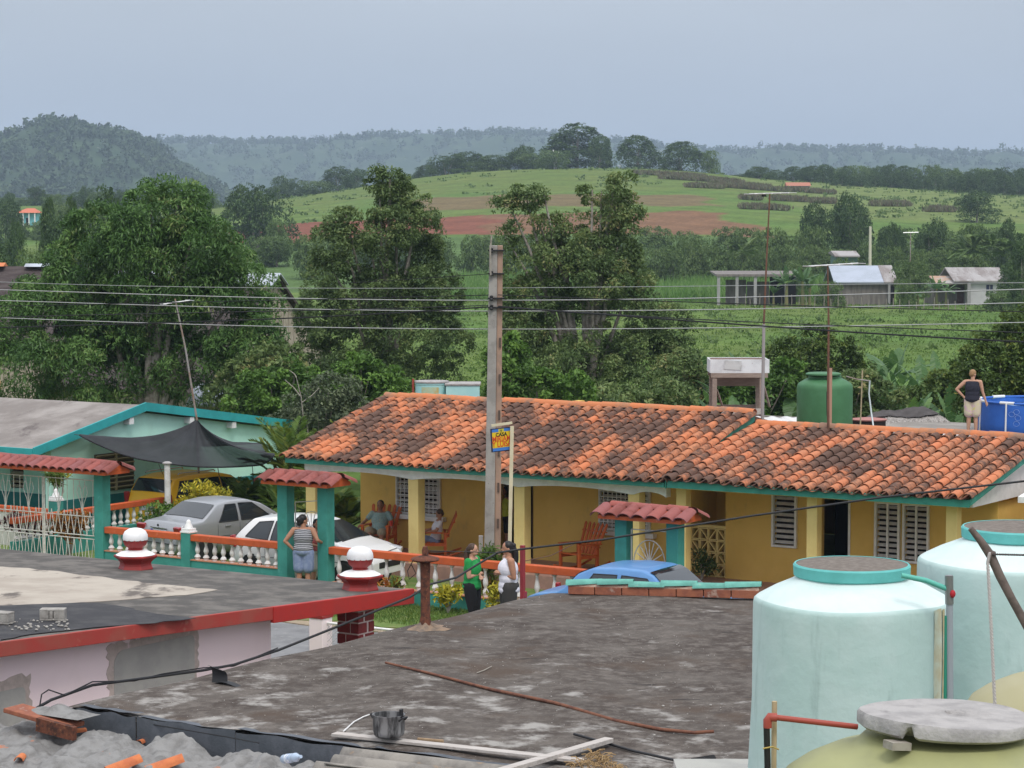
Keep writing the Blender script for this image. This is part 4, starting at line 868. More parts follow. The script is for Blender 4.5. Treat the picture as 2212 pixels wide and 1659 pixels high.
# ------------------------------------------------------------------ cars
m_tyre = M('tyre', (.02,.02,.02), rough=.8); m_rim = M('rim', (.42,.43,.45), rough=.35, metal=.7); m_glass = glass('car_glass'); m_lamp = M('tail_lamp', (.32,.015,.02), rough=.25, coat=.5)
m_chrome = M('chrome', (.6,.6,.62), rough=.2, metal=.9); m_plate = M('plate', (.62,.64,.70), rough=.4); m_plast = M('black_plastic', (.02,.02,.022), rough=.5); m_head = M('head_lamp', (.55,.57,.6), rough=.15, coat=.5)
def interp(x, pts): return float(np.interp(x, [p[0] for p in pts], [p[1] for p in pts]))
def car(name, label, paint, px, ang, Lc, Wc, top, belt, glassx, sidewins, wheels, wr=.31, th=.30, zb=.20, extra=None, group=None):
    # local x: forward, y: left, z: up; top = silhouette (x, z); belt = (x, z); glassx = (rear window x range, windscreen x range)
    t = thing(name, label, 'car', px, rot=ang, group=group)
    ORIG[t] = (0,0,0)
    zmax = max(z for _, z in top)
    def topz(x): return (interp(x-.05, top) + 2*interp(x, top) + interp(x+.05, top))/4
    def plan(x):
        q = abs(2*x/Lc-1); return Wc/2*(1 - .16*q**5 - .02*q**2)
    def hw(x, z):
        w_ = plan(x); bz = interp(x, belt)
        if z > bz: w_ *= 1 - th*((z-bz)/max(.3, zmax-bz))**1.25
        else: w_ *= 1 - .07*((bz-z)/(bz-zb))**2.2 + .012*math.sin(math.pi*(z-zb)/(bz-zb))
        return w_
    xs = sorted(set([Lc*i/54 for i in range(55)] + [p_[0] for p_ in top]))
    mb = MB(); rows = []
    for x in xs:
        tz = topz(x); bz = min(interp(x, belt), tz-.05); zz = zb + (.10*max(0, 1-x/.35) + .12*max(0, 1-(Lc-x)/.4))
        sec = [(0, zz), (hw(x,zz)*.86, zz), (hw(x,zz)*.97, zz+.06)]
        for k in range(1, 5): z = zz+.06 + (bz-zz-.06)*k/4; sec.append((hw(x,z), z))
        e_ = max(0, tz-.045-bz)
        for k in range(1, 5): z = bz + e_*k/4; sec.append((hw(x,z), z))
        wt = hw(x, tz-.045); sec += [(wt-.015, tz-.022), (wt-.05, tz-.007), (wt*.82, tz), (wt*.4, tz+.012), (0, tz+.016)]
        rows.append(sec)
    m = len(rows[0])
    for i, sec in enumerate(rows):
        for y, z in sec: mb.v.append((xs[i], y, z))
        for y, z in sec: mb.v.append((xs[i], -y, z))
    for i in range(len(rows)-1):
        a, b = i*2*m, (i+1)*2*m
        for k in range(m-1):
            mb.f.append((a+k, b+k, b+k+1, a+k+1)); mb.f.append((a+m+k, a+m+k+1, b+m+k+1, b+m+k))
    for i in (0, len(rows)-1):
        a = i*2*m; mb.f.append(tuple(a+k for k in range(m)) + tuple(a+m+k for k in range(m-1, -1, -1)))
    me = mesh_of(mb, 'body', paint, (0,0,0), 60)
    bm = bmesh.new(); bm.from_mesh(me); bmesh.ops.remove_doubles(bm, verts=bm.verts, dist=.0015); bmesh.ops.recalc_face_normals(bm, faces=bm.faces); bm.to_mesh(me); bm.free()
    me.polygons.foreach_set('use_smooth', [True]*len(me.polygons)); me.set_sharp_from_angle(angle=math.radians(60))
    body = part(t, 'body', me, paint)
    for nm, (x0, x1) in (('rear_window', glassx[0]), ('windscreen', glassx[1])):
        g = MB()
        def gp(a, b):
            x = x0 + (x1-x0)*b; z = topz(x); w_ = hw(x, z-.045)*.90; y = (a-.5)*2*w_
            k = abs(y)/max(w_, .01); return (x + (-.012 if nm == 'rear_window' else .012), y, z + .022 - .012*k*k)
        g.grid(gp, 8, 8); part(t, nm, g, m_glass, smooth=60)
    for sgn in (1, -1):
        for poly in sidewins:                               # four corners: lower rear, lower front, upper front, upper rear
            g = MB()
            def gq(a, b):
                x = (poly[0][0]*(1-a)+poly[1][0]*a)*(1-b) + (poly[3][0]*(1-a)+poly[2][0]*a)*b; z = (poly[0][1]*(1-a)+poly[1][1]*a)*(1-b) + (poly[3][1]*(1-a)+poly[2][1]*a)*b
                return (x, sgn*(hw(x, z)+.006), z)
            g.grid(gq, 6, 5); part(t, 'side_window', g, m_glass, smooth=60)
            fr_ = MB(); ring = [gq(i/6, 0) for i in range(6)] + [gq(1, i/5) for i in range(5)] + [gq(1-i/6, 1) for i in range(6)] + [gq(0, 1-i/5) for i in range(6)]
            fr_.tube([(x, y*1.0, z) for x, y, z in ring], .011, 5, False); part(t, 'window_seal', fr_, m_plast)
        for wx in wheels:
            wy = sgn*(plan(wx)-.075)
            arch_ = MB(); n_a = 16
            arch_.v = [(wx, sgn*(hw(wx,.5)+.003), wr)] + [(wx+(wr+.055)*math.cos(q), sgn*(hw(wx, max(zb,wr+(wr+.055)*math.sin(q)))+.004), wr+(wr+.055)*math.sin(q)) for q in [math.pi*1.08*i/n_a - .12 for i in range(n_a+1)]]
            arch_.f = [(0, i, i+1) for i in range(1, n_a+1)]; part(t, 'wheel_arch', arch_, m_plast)
            ty = MB().lathe([(wr*.62,-.09),(wr*.93,-.095),(wr,-.06),(wr,.06),(wr*.93,.095),(wr*.62,.09)], 24); R_ = Matrix.Rotation(math.pi/2, 4, 'X'); ty.xf(Matrix.Translation((wx, wy, wr)) @ R_)
            wl = part(t, 'wheel', ty, m_tyre, smooth=40)
            rm_ = MB().lathe([(wr*.63,.0),(wr*.60,.07),(wr*.5,.05),(wr*.2,.065),(0.001,.075)], 20, cap=False); rm_.xf(Matrix.Translation((wx, wy, wr)) @ Matrix.Rotation(-sgn*math.pi/2, 4, 'X')); part(wl, 'rim', rm_, m_rim, smooth=30)
            for q in range(5):
                a = q*2*math.pi/5+.3; sl_ = MB().obox((wx+wr*.38*math.cos(a), wy+sgn*.072, wr+wr*.38*math.sin(a)), (wr*.17,.012,wr*.13), Euler((0,-a,0)).to_matrix()); part(wl, 'rim_hole', sl_, m_plast)
    seams = MB()
    for sgn in (1,-1):
        for x in (extra or {}).get('seams', []):
            seams.tube([(x, sgn*(hw(x,z)+.001), z) for z in [zb+.12+i*(interp(x,belt)-zb-.14)/8 for i in range(9)]], .0045, 4)
        xa, xb = (extra or {}).get('waist', (.4, Lc-.6)); zw = (extra or {}).get('waistz', None)
        if zw: seams.tube([(xa+(xb-xa)*i/20, sgn*(hw(xa+(xb-xa)*i/20, zw)+.002), zw) for i in range(21)], .006, 4)
    if seams.v: part(t, 'door_seam', seams, m_plast)
    for h in (extra or {}).get('handles', []):
        for sgn in (1,-1): part(t, 'door_handle', MB().obox((h[0], sgn*(hw(h[0],h[1])+.014), h[1]), (.17,.03,.035)), (extra or {}).get('hmat', paint), bevel=.008)
    if (extra or {}).get('mirror'):
        mx_, mz = extra['mirror']
        for sgn in (1,-1): part(t, 'wing_mirror', MB().sphere((mx_, sgn*(hw(mx_,mz)+.09), mz), (.06,.10,.07), 10, 6), extra.get('mmat', paint), smooth=60)
    return t, hw, topz
m_silver = M('silver_paint', (.34,.35,.37), rough=.38, metal=.35, coat=.4); m_whitec = M('white_car_paint', (.80,.80,.80), rough=.3, coat=.5)
m_yelcar = M('yellow_car_paint', (.85,.46,.02), rough=.3, coat=.5); m_blue = M('blue_car_paint', (.11,.27,.54), (.10,.24,.50), 3, rough=.4, coat=.3)
def headang(a_deg): return math.radians(90 - a_deg)          # heading measured from the view axis towards the right
def carpos(x, y, d, Lc, a):                                  # put the middle of the car at a pixel on the ground
    p = at(x, y, d); h = headang(a); return (p[0] - math.cos(h)*Lc/2, d - math.sin(h)*Lc/2, 0.0)
# silver saloon, rear towards the street
Lc = 4.15
t, hw, tz = car('silver_car', 'silver saloon car parked rear to the street behind the balustrade', m_silver, (-8.42,56.7,0), headang(43), Lc, 1.68,
    [(0,.74),(.05,.86),(.16,.985),(.72,1.03),(1.28,1.375),(1.75,1.43),(2.25,1.42),(2.65,1.30),(3.12,1.0),(3.85,.87),(4.08,.74),(4.15,.6)], [(0,.86),(.8,.93),(2.2,.93),(3.1,.92),(4.15,.75)], ((.78,1.24),(2.42,3.05)),
    [[(1.18,.96),(1.78,.96),(1.84,1.34),(1.52,1.34)],[(1.88,.96),(2.86,.95),(2.36,1.33),(1.93,1.35)]], (.78,3.32),
    extra=dict(seams=(1.15,1.83,2.86), handles=((1.45,.86),(2.1,.86)), mirror=(2.78,.98), waistz=.62))
for sgn in (1,-1): part(t, 'tail_light', MB().obox((.055, sgn*.68, .80), (.10,.26,.26), Euler((0,-.2,sgn*.12)).to_matrix()), m_lamp, bevel=.02)
for sgn in (1,-1): part(t, 'lamp_band', MB().obox((.008, sgn*.675, .755), (.06,.22,.035), Euler((0,-.2,sgn*.12)).to_matrix()), m_white)
part(t, 'trunk_trim', MB().box(-.02,.04,-.28,.28,.855,.885), m_chrome, bevel=.006)
pl = part(t, 'number_plate', MB().box(-.012,.03,-.26,.26,.71,.83), m_plate); part(pl, 'plate_band', MB().box(-.016,-.011,.19,.26,.71,.83), M('plate_blue',(.05,.12,.45)))
def text_part(parent, name, txt, size, loc, rot, mat, sx=1.0, bold=.0):
    cu = bpy.data.curves.new(name, 'FONT'); cu.body = txt; cu.size = size; cu.align_x = 'CENTER'; cu.align_y = 'CENTER'; cu.extrude = .002; cu.offset = bold
    tmp = bpy.data.objects.new(name, cu); COL.objects.link(tmp); dg = bpy.context.evaluated_depsgraph_get(); me = bpy.data.meshes.new_from_object(tmp.evaluated_get(dg)); bpy.data.objects.remove(tmp)
    me.materials.clear(); me.materials.append(mat); ob = bpy.data.objects.new(name, me); COL.objects.link(ob); ob.parent = parent; ob.location = loc; ob.rotation_euler = rot; ob.scale = (sx,1,1); ORIG[ob] = (0,0,0); return ob
m_ink = M('black_ink', (.015,.015,.015), rough=.6)
text_part(pl, 'plate_text', 'K 002 852', .10, (-.018,-.03,.77), (math.pi/2,0,-math.pi/2), m_ink)
part(t, 'bumper_line', MB().box(-.015,.02,-.7,.7,.50,.515), m_plast)
part(t, 'badge', MB().lathe([(.035,0),(.03,.012),(.001,.014)],12).xf(Matrix.Translation((.0,.0,.93)) @ Matrix.Rotation(-math.pi/2,4,'Y')), m_plast)
# white hatchback, nose towards the right
Lc = 3.75; a_ = 118
p_ = S(*sn(688,1230,42.75)[:2]); h_ = headang(a_)
t, hw, tz = car('white_car', 'white hatchback parked behind the balustrade and small gate', m_whitec, (p_[0]-math.cos(h_)*Lc/2, p_[1]-math.sin(h_)*Lc/2, 0), h_, Lc, 1.66,
    [(0,.80),(.06,.98),(.30,1.22),(.52,1.43),(1.1,1.475),(1.7,1.465),(2.05,1.40),(2.85,1.0),(3.35,.90),(3.62,.78),(3.75,.60)], [(0,.95),(.8,.98),(2.2,.92),(2.9,.90),(3.75,.72)], ((.10,.46),(2.12,2.80)),
    [[(.42,1.03),(1.05,.99),(1.1,1.40),(.72,1.36)],[(1.13,.98),(1.92,.95),(1.90,1.39),(1.17,1.40)],[(1.99,.94),(2.62,.93),(2.12,1.30),(1.96,1.36)]], (.62,3.05), wr=.30,
    extra=dict(seams=(.98,1.95,2.72), handles=((1.0,.86),(1.75,.84)), hmat=m_plast, mirror=(2.45,.99), waistz=.60))
for sgn in (1,-1):
    part(t, 'tail_light', MB().obox((.07, sgn*.72, .90), (.10,.12,.28), Euler((0,-.25,0)).to_matrix()), m_lamp, bevel=.02)
    part(t, 'headlight', MB().obox((3.44, sgn*.66, .80), (.42,.20,.13), Euler((0,.25,sgn*.35)).to_matrix()), m_head, bevel=.03)
part(t, 'grille', MB().box(3.66,3.765,-.45,.45,.46,.60), m_plast, bevel=.02); part(t, 'bonnet_line', MB().tube([(3.58,-.6,.80),(3.66,0,.79),(3.58,.6,.80)], .008, 5), m_plast); part(t, 'wiper', MB().tube([(2.83,-.5,1.03),(2.80,.3,1.06)], .012, 5), m_plast)
# yellow minivan beside the gable end
Lc = 4.05; a_ = 36
t, hw, tz = car('yellow_van', 'yellow minivan with black windows under the black shade cloth', m_yelcar, (-9.45,61.7,0), headang(a_), Lc, 1.70,
    [(0,.80),(.05,1.1),(.14,1.30),(.34,1.62),(.9,1.70),(1.9,1.70),(2.4,1.60),(3.2,1.08),(3.72,.98),(3.95,.82),(4.05,.6)], [(0,1.08),(.8,1.08),(2.4,1.05),(3.2,1.0),(4.15,.8)], ((.12,.33),(2.45,3.15)),
    [[(.30,1.12),(.98,1.12),(1.0,1.56),(.52,1.56)],[(1.04,1.12),(1.95,1.10),(1.93,1.57),(1.05,1.57)],[(2.0,1.10),(2.92,1.06),(2.42,1.50),(1.99,1.56)]], (.75,3.35), wr=.32, th=.22,
    extra=dict(seams=(1.02,1.97,2.95), handles=((1.2,.95),(2.1,.94)), mirror=(2.75,1.14)))
for sgn in (1,-1):
    part(t, 'tail_light', MB().obox((.06, sgn*.76, 1.02), (.10,.14,.42), Euler((0,-.12,0)).to_matrix()), m_lamp, bevel=.02)
    part(t, 'roof_rail', MB().tube([(.55,sgn*.58,1.72),(.6,sgn*.58,1.76),(1.9,sgn*.58,1.76),(1.95,sgn*.58,1.72)], .018, 6), m_chrome)
part(t, 'back_glass', MB().grid(lambda a, b: (.135+.17*b-.028, (a-.5)*1.24*(1-.12*b), 1.14+.42*b), 6, 6), m_glass); part(t, 'aerial', MB().tube([(.6,0,1.70),(.45,0,2.0)], .008, 5), m_plast)
part(t, 'number_plate', MB().box(-.015,.03,-.26,.26,.75,.87), m_plate); t.scale = (1,1,.93)
# old blue saloon on the verge, mostly hidden by the parapet
Lc = 4.35; a_ = 120; p_ = S(*sn(1378,1300,39.6)[:2]); h_ = headang(a_)
BT = [(0,.60),(.10,.80),(.35,.90),(.85,.98),(1.02,1.08),(1.25,1.34),(1.55,1.46),(2.1,1.50),(2.6,1.485),(2.85,1.41),(3.25,1.06),(3.9,.98),(4.25,.90),(4.35,.7)]
t, hw, tz = car('blue_car', 'old sky blue saloon car behind the tiled parapet', m_blue, (p_[0]-math.cos(h_)*Lc/2, p_[1]-math.sin(h_)*Lc/2, .04), h_, Lc, 1.70,
    BT, [(0,.84),(.9,.95),(2.4,.98),(3.2,.97),(4.35,.83)], ((1.02,1.42),(2.74,3.22)),
    [[(1.40,1.05),(2.08,1.05),(2.10,1.365),(1.60,1.355)],[(2.17,1.05),(3.02,1.05),(2.74,1.34),(2.20,1.365)]], (.85,3.45), wr=.33, th=.22,
    extra=dict(seams=(1.38,2.13,2.98), handles=((1.6,.94),(2.3,.94)), hmat=m_chrome))
for sgn in (1,-1):
    part(t, 'tail_light', MB().obox((.05, sgn*.68, .80), (.08,.12,.2)), m_lamp, bevel=.02); part(t, 'headlight', MB().sphere((4.28, sgn*.58, .78), (.06,.11,.11), 12, 8), m_head, smooth=60)
part(t, 'rear_bumper', MB().tube([(.12,.80,.48),(-.06,.70,.48),(-.08,0,.48),(-.06,-.70,.48),(.12,-.80,.48)], .05, 8), m_chrome, smooth=60); part(t, 'front_bumper', MB().tube([(4.2,.80,.48),(4.38,.70,.48),(4.42,0,.48),(4.38,-.70,.48),(4.2,-.80,.48)], .05, 8), m_chrome, smooth=60)
part(t, 'grille', MB().box(4.30,4.365,-.4,.4,.6,.82), m_chrome)

# ------------------------------------------------------------------ rocking chairs
m_chair = M('orange_chair', (.60,.13,.03), (.50,.10,.025), 8, rough=.55)
def rocker(label, u, n, z, rot):
    t = thing('rocking_chair', label, 'chair', (0,0,0), group='orange rocking chairs on the porch'); t.location = S(u, n, z); t.rotation_euler = (0,0,rot-YAW)
    # local: faces -y
    tilt = .42
    for i in range(6):
        x = -.26 + .104*i; top_x = x*1.35
        p0 = Vector((x,.20,.36)); p1 = Vector((top_x,.20+math.sin(tilt)*.72,.36+math.cos(tilt)*.72))
        b_ = MB().bar(p0, p1, .075, .022, (0,1,0)).sphere(p1, (.037,.015,.037), 8, 6); part(t, 'back_slat', b_, m_chair)
    part(t, 'back_rail', MB().bar((-.33,.30,.52),(.33,.30,.52),.06,.025,(0,0,1)), m_chair); part(t, 'back_rail', MB().bar((-.40,.44,.86),(.40,.44,.86),.05,.025,(0,0,1)), m_chair)
    for i in range(5): part(t, 'seat_slat', MB().obox((0,-.28+.115*i,.40-.018*i),(.56,.09,.022)), m_chair)
    for sx in (-.32,.32):
        part(t, 'arm', MB().bar((sx,-.34,.62),(sx,.34,.60),.09,.025), m_chair); part(t, 'front_leg', MB().box(sx-.03,sx+.03,-.33,-.27,.09,.61), m_chair); part(t, 'rear_leg', MB().box(sx-.03,sx+.03,.20,.26,.08,.60), m_chair)
        part(t, 'rocker', MB().tube([(sx,-.50,.14),(sx,-.30,.06),(sx,0,.025),(sx,.30,.06),(sx,.62,.17)], .026, 6), m_chair); part(t, 'side_rail', MB().box(sx-.02,sx+.02,-.3,.24,.30,.37), m_chair)
    return t
R1 = sn(820,1170,46.15); R2 = sn(935,1175,45.75); R3 = sn(1248,1200,45.7)
rocker('orange rocking chair with the seated person in a patterned shirt', R1[0], 46.15, FZ, .25)
rocker('orange rocking chair half hidden by a column, person in white seated', R2[0], 45.85, FZ, -.95)
rocker('empty orange rocking chair on the right of the porch', R3[0], 45.8, FZ, -.30)
# ------------------------------------------------------------------ foreground: pink house on the left
m_pink = M('pink_wall', (.88,.74,.755), (.85,.71,.725), 1.2, rough=.9, bump=.12, bsc=60, c3=(.78,.67,.66), sc3=.9, lo3=.58, hi3=.8, st3=(1,1,.5))
m_redf = M('red_fascia', (.36,.045,.035), (.32,.07,.05), 2, rough=.6, c3=(.40,.14,.10), sc3=6, lo3=.6, hi3=.75)
m_cem = M('grey_cement', (.40,.395,.365), (.35,.345,.325), 3, rough=.95, bump=.15, bsc=50)
m_trow = M('brown_trowel', (.52,.44,.40), (.42,.36,.32), 8, rough=.95, bump=.5, bsc=30, c3=(.76,.62,.65), sc3=5, lo3=.6, hi3=.7)
m_proof = M('dark_roof', (.085,.078,.072), (.16,.145,.13), 2.5, rough=.95, bump=.5, bsc=45, c3=(.30,.28,.26), sc3=38, lo3=.66, hi3=.72)
m_cream = M('cream_screed', (.44,.39,.33), (.36,.31,.26), 1.2, rough=.9, bump=.25, bsc=20, c3=(.13,.11,.095), sc3=1.8, lo3=.54, hi3=.66, st3=(1,.5,1))
m_felt = M('black_felt', (.035,.034,.038), (.06,.058,.06), 3, rough=.8, bump=.5, bsc=60, c3=(.16,.15,.15), sc3=40, lo3=.68, hi3=.74)
PC_U, PC_N = unS(-1.42, 33.3)                               # street corner of the roof
def pz(n): return 2.90 + .05*(PC_N - n)                      # it falls gently towards the street
PO = (PC_U-4, PC_N-4, 0)
hp = thing('pink_house', 'pale pink house with flat dark roof, red roof edge and cement patches', 'house', PO, True)
part(hp, 'roof_slab', MB().prism([(PC_N,pz(PC_N)),(PC_N-13,pz(PC_N-13)),(PC_N-13,pz(PC_N-13)-.14),(PC_N,pz(PC_N)-.14)], PC_U-12, PC_U-.02, 'x'), m_proof)
part(hp, 'fascia', MB().prism([(PC_N-3.1,pz(PC_N-3.1)+.012),(PC_N-13,pz(PC_N-13)+.012),(PC_N-13,pz(PC_N-13)-.16),(PC_N-3.1,pz(PC_N-3.1)-.16)], PC_U-.02, PC_U+.03, 'x'), m_redf, bevel=.008, label='faded red roof edge along the side wall')
part(hp, 'porch_fascia', MB().prism([(PC_N+.03,pz(PC_N)+.012),(PC_N-3.1,pz(PC_N-3.1)+.012),(PC_N-3.1,pz(PC_N-3.1)-.20),(PC_N+.03,pz(PC_N)-.20)], PC_U-.02, PC_U+.045, 'x'), M('bright_red',(.42,.025,.02),(.36,.03,.025),3,rough=.5), bevel=.008, label='bright red beam at the porch corner')
part(hp, 'front_fascia', MB().box(PC_U-12,PC_U-.02,PC_N,PC_N+.03,pz(PC_N)-.18,pz(PC_N)-.02), m_redf)
UW = PC_U-.32; WN = 24.44
wall = part(hp, 'wall', MB().box(UW-.2,UW,15.5,WN,-.05,2.95).prism([(15.5,2.95),(WN,2.95),(WN,pz(WN)-.142),(15.5,pz(15.5)-.142)], UW-.2, UW, 'x').box(PC_U-11,UW-.2,WN-.2,WN,-.05,2.75), m_pink)
def patch(n0, n1, z0, z1, seed, halo):
    rg_ = random.Random(seed); pts = []
    def rnd_ring(a0, a1, b0, b1, j, k=26):
        r = []
        for i in range(k): r.append((a0+(a1-a0)*i/k, b1+rg_.uniform(-j,j)))
        for i in range(k): r.append((a1+rg_.uniform(-j,j), b1+(b0-b1)*i/k))
        r += [(a1, b0), (a0, b0)]
        for i in range(k): r.append((a0+rg_.uniform(-j,j), b0+(b1-b0)*i/k))
        return r
    part(hp, 'trowel_edge', MB().prism(rnd_ring(n0-halo*.6, n1+halo*.4, z0-.3, z1+halo*.6, .035), UW-.01, UW+.006, 'x'), m_trow)
    r = []; c = .18
    for a in range(7): q = math.pi*a/12; r.append((n1-c*.4+c*.4*math.cos(q), z1-c*.4+c*.4*math.sin(q)))
    for a in range(7): q = math.pi/2+math.pi*a/12; r.append((n0+c+c*math.cos(q), z1-c+c*math.sin(q)))
    r += [(n0, z0-.3), (n1, z0-.3)]
    part(hp, 'cement_patch', MB().prism(r, UW-.005, UW+.011, 'x'), m_cem)
patch(21.42, 22.90, 1.9, 2.84, 3, .17); patch(18.4, 19.92, 1.7, 2.66, 4, .22)
# screed and felt laid on the roof
def onroof(pts, lift): return [(a, b, pz(b)+lift) for a, b in pts]
def sheet_on(name, pts, lift, th_, mat, jag=.06, seed=1):
    rg_ = random.Random(seed); q = []
    for (a, b), (c, d) in zip(pts, pts[1:]+pts[:1]):
        L_ = math.hypot(c-a, d-b); k = max(1, int(L_/.18))
        for i in range(k): q.append((a+(c-a)*i/k + rg_.uniform(-jag,jag), b+(d-b)*i/k + rg_.uniform(-jag,jag)))
    n = len(q); v = onroof(q, lift) + onroof(q, lift-th_); f = [tuple(range(n)), tuple(range(2*n-1, n-1, -1))] + [(i, n+i, n+(i+1) % n, (i+1) % n) for i in range(n)]
    mb = MB(); mb.v = v; mb.f = f; return part(hp, name, mb, mat)
def rpx(x, y):
    r = ray(x, y)                                           # where a sight line meets the sloping roof
    k = 20.0
    for _ in range(30):
        u, n = unS(r[0]*k, r[1]*k); k = (pz(n)-CAMZ)/r[2]
    return unS(r[0]*k, r[1]*k)
sheet_on('cream_screed', [rpx(*q) for q in ((-60,1222),(60,1228),(200,1245),(330,1262),(470,1275),(420,1284),(300,1293),(180,1302),(60,1308),(-60,1315))], .008, .006, m_cream, .05, 2)
sheet_on('roofing_felt', [rpx(*q) for q in ((-60,1312),(60,1309),(180,1303),(270,1312),(330,1328),(420,1338),(330,1348),(200,1358),(60,1372),(-60,1400))], .016, .006, m_felt, .04, 3)
part(hp, 'grey_flashing', MB().prism([(PC_N-9.8,pz(PC_N-9.8)+.025),(PC_N-13,pz(PC_N-13)+.025),(PC_N-13,pz(PC_N-13)+.02),(PC_N-9.8,pz(PC_N-9.8)+.02)], PC_U-1.0, PC_U-.01, 'x'), M('grey_metal',(.22,.24,.27),rough=.6))
# brick pillar of the porch
m_brk = M('dark_red_brick', (.26,.028,.03), (.19,.02,.024), 9, rough=.55); m_mort = M('pale_mortar', (.70,.58,.55), rough=.9)
BU, BN = PC_U-.42, PC_N-.72
bp = thing('brick_pillar', 'dark red brick porch pillar with pale joints under the red beam', 'pillar', (BU,BN,0), True)
part(bp, 'core', MB().box(BU-.17,BU+.17,BN-.17,BN+.17,0,pz(BN)-.145), m_mort)
zc = .02; i = 0
while zc < pz(BN)-.30:
    h_ = .135
    for face in range(4):
        sp_ = [(-.182,.03),(.05,.182)] if (i+face) % 2 else [(-.182,-.05),(-.03,.182)]
        for a, b in sp_:
            bk = MB()
            if face == 0: bk.box(BU+a,BU+b,BN-.182,BN-.165,zc,zc+h_)
            elif face == 1: bk.box(BU+a,BU+b,BN+.165,BN+.182,zc,zc+h_)
            elif face == 2: bk.box(BU+.165,BU+.182,BN+a+.0175,BN+b-.0175,zc,zc+h_)
            else: bk.box(BU-.182,BU-.165,BN+a+.0175,BN+b-.0175,zc,zc+h_)
            part(bp, 'brick', bk, m_brk)
    zc += h_+.022; i += 1
# urn finials on the roof edge
m_rw = M('red_urn', (.33,.028,.026), (.27,.03,.026), 4, rough=.45); m_ww = M('white_urn', (.82,.82,.82), (.72,.72,.72), 5, rough=.5)
def urn(label, x, y):
    u, n = rpx(x, y); z = pz(n)-.02; t = thing('roof_finial', label, 'finial', (u,n,z), True, group='red and white roof finials')
    c = (u,n,z)
    part(t, 'base', MB().lathe([(.25,0),(.26,.03),(.24,.08),(.235,.12),(.27,.16),(.325,.20),(.33,.225),(.30,.235)], 6, c), m_rw, bevel=.01)
    part(t, 'base_top', MB().lathe([(.29,.236),(.22,.275),(.12,.30),(.10,.305)], 20, c), m_ww, smooth=60)
    b_ = MB(); nn2 = 28
    for r_, z_ in ((.10,.30),(.115,.315),(.10,.33),(.155,.38),(.185,.45)):
        for k in range(nn2):
            a = 2*math.pi*k/nn2; fl = 1 + (.035 if r_ > .12 else 0)*math.cos(a*14); b_.v.append((u+r_*fl*math.cos(a), n+r_*fl*math.sin(a), z+z_+(.012*math.cos(a*14) if z_ > .44 else 0)))
    b_.f = [(i*nn2+k, i*nn2+(k+1) % nn2, (i+1)*nn2+(k+1) % nn2, (i+1)*nn2+k) for i in range(4) for k in range(nn2)]
    part(t, 'bowl', b_, m_rw, smooth=60)
    part(t, 'dome', MB().lathe([(.182,.452),(.186,.48),(.18,.53),(.155,.58),(.10,.615),(.04,.628),(.001,.63)], 24, c), m_ww, smooth=70)
urn('red and white urn finial on the pink house roof, left one', 293, 1229); urn('red and white urn finial above the brick pillar', 778, 1274)
# loose blocks on the pink roof
m_block = M('concrete_block', (.38,.36,.33), (.27,.25,.23), 9, rough=.95, bump=.6, bsc=50)
def cblock(label, x, y, rot, L_=.40):
    u, n = rpx(x, y); z = pz(n)+.022; t = thing('concrete_block', label, 'concrete block', (u,n,z), True, rot=rot, group='loose blocks on the pink roof'); ORIG[t] = (0,0,0)
    mb = MB().box(-L_/2,L_/2,-.07,-.045,0,.15).box(-L_/2,L_/2,.045,.07,0,.15)
    for a, b in ((-L_/2,-L_/2+.13),(-.02-.03,-.02+.03),(L_/2-.13,L_/2)): mb.box(a,b,-.045,.045,0,.15)
    mb.box(-L_/2,L_/2,-.045,.045,.0,.02); mb.xf(Matrix.Translation((0,0,.07)) @ Matrix.Rotation(math.pi/2,4,'X') @ Matrix.Translation((0,0,-.075)))
    part(t, 'shell', mb, m_block, bevel=.006); return t
cblock('hollow concrete block lying on black roofing felt', 115, 1343, .55, .30); cblock('pale concrete block cut off by the left picture edge', -2, 1350, .2, .34)
mb = MB(); rg_ = random.Random(5)
for i in range(70):
    x, y = rg_.uniform(20,150), rg_.uniform(1340,1366); u, n = rpx(x, y); r_ = rg_.uniform(.006,.022); mb.sphere((u,n,pz(n)+.022+r_*.5), (r_*1.3,r_,r_*.7), 6, 4)
ob = solo('rubble_bits', mb, m_block, 'small pale rubble bits scattered round the loose blocks', 'rubble', o=(*rpx(80,1350),3.3), street=True, kind='stuff')
# pink gate post, white pipe and chain link
q = atz(693, 1398, .25); gu, gn = unS(at(693,1390,40)[0], 40)
gp_ = thing('gate_post', 'pale pink gate post with red stepped cap beside the wire fence', 'gate post', (gu,gn,0), True)
part(gp_, 'shaft', MB().box(gu-.14,gu+.14,gn-.14,gn+.14,0,1.42), m_pink, bevel=.01); part(gp_, 'cap', MB().box(gu-.155,gu+.155,gn-.155,gn+.155,1.42,1.47).lathe([(.10,0),(.085,.03),(.075,.07),(.04,.08)],12,(gu,gn,1.47)), m_rw, bevel=.008); part(gp_, 'knob', MB().lathe([(.045,0),(.05,.03),(.03,.055),(.001,.06)],12,(gu,gn,1.55)), m_ww, smooth=60)
wf = thing('wire_fence', 'chain link panel under a white pipe right of the pink gate post', 'fence', (gu+1.5,gn,0), True)
part(wf, 'pipe', MB().tube([(gu+.12,gn,1.34),(gu+6.5,gn,1.34)], .022, 8), m_white, smooth=60)
mb = MB(); s_ = .11
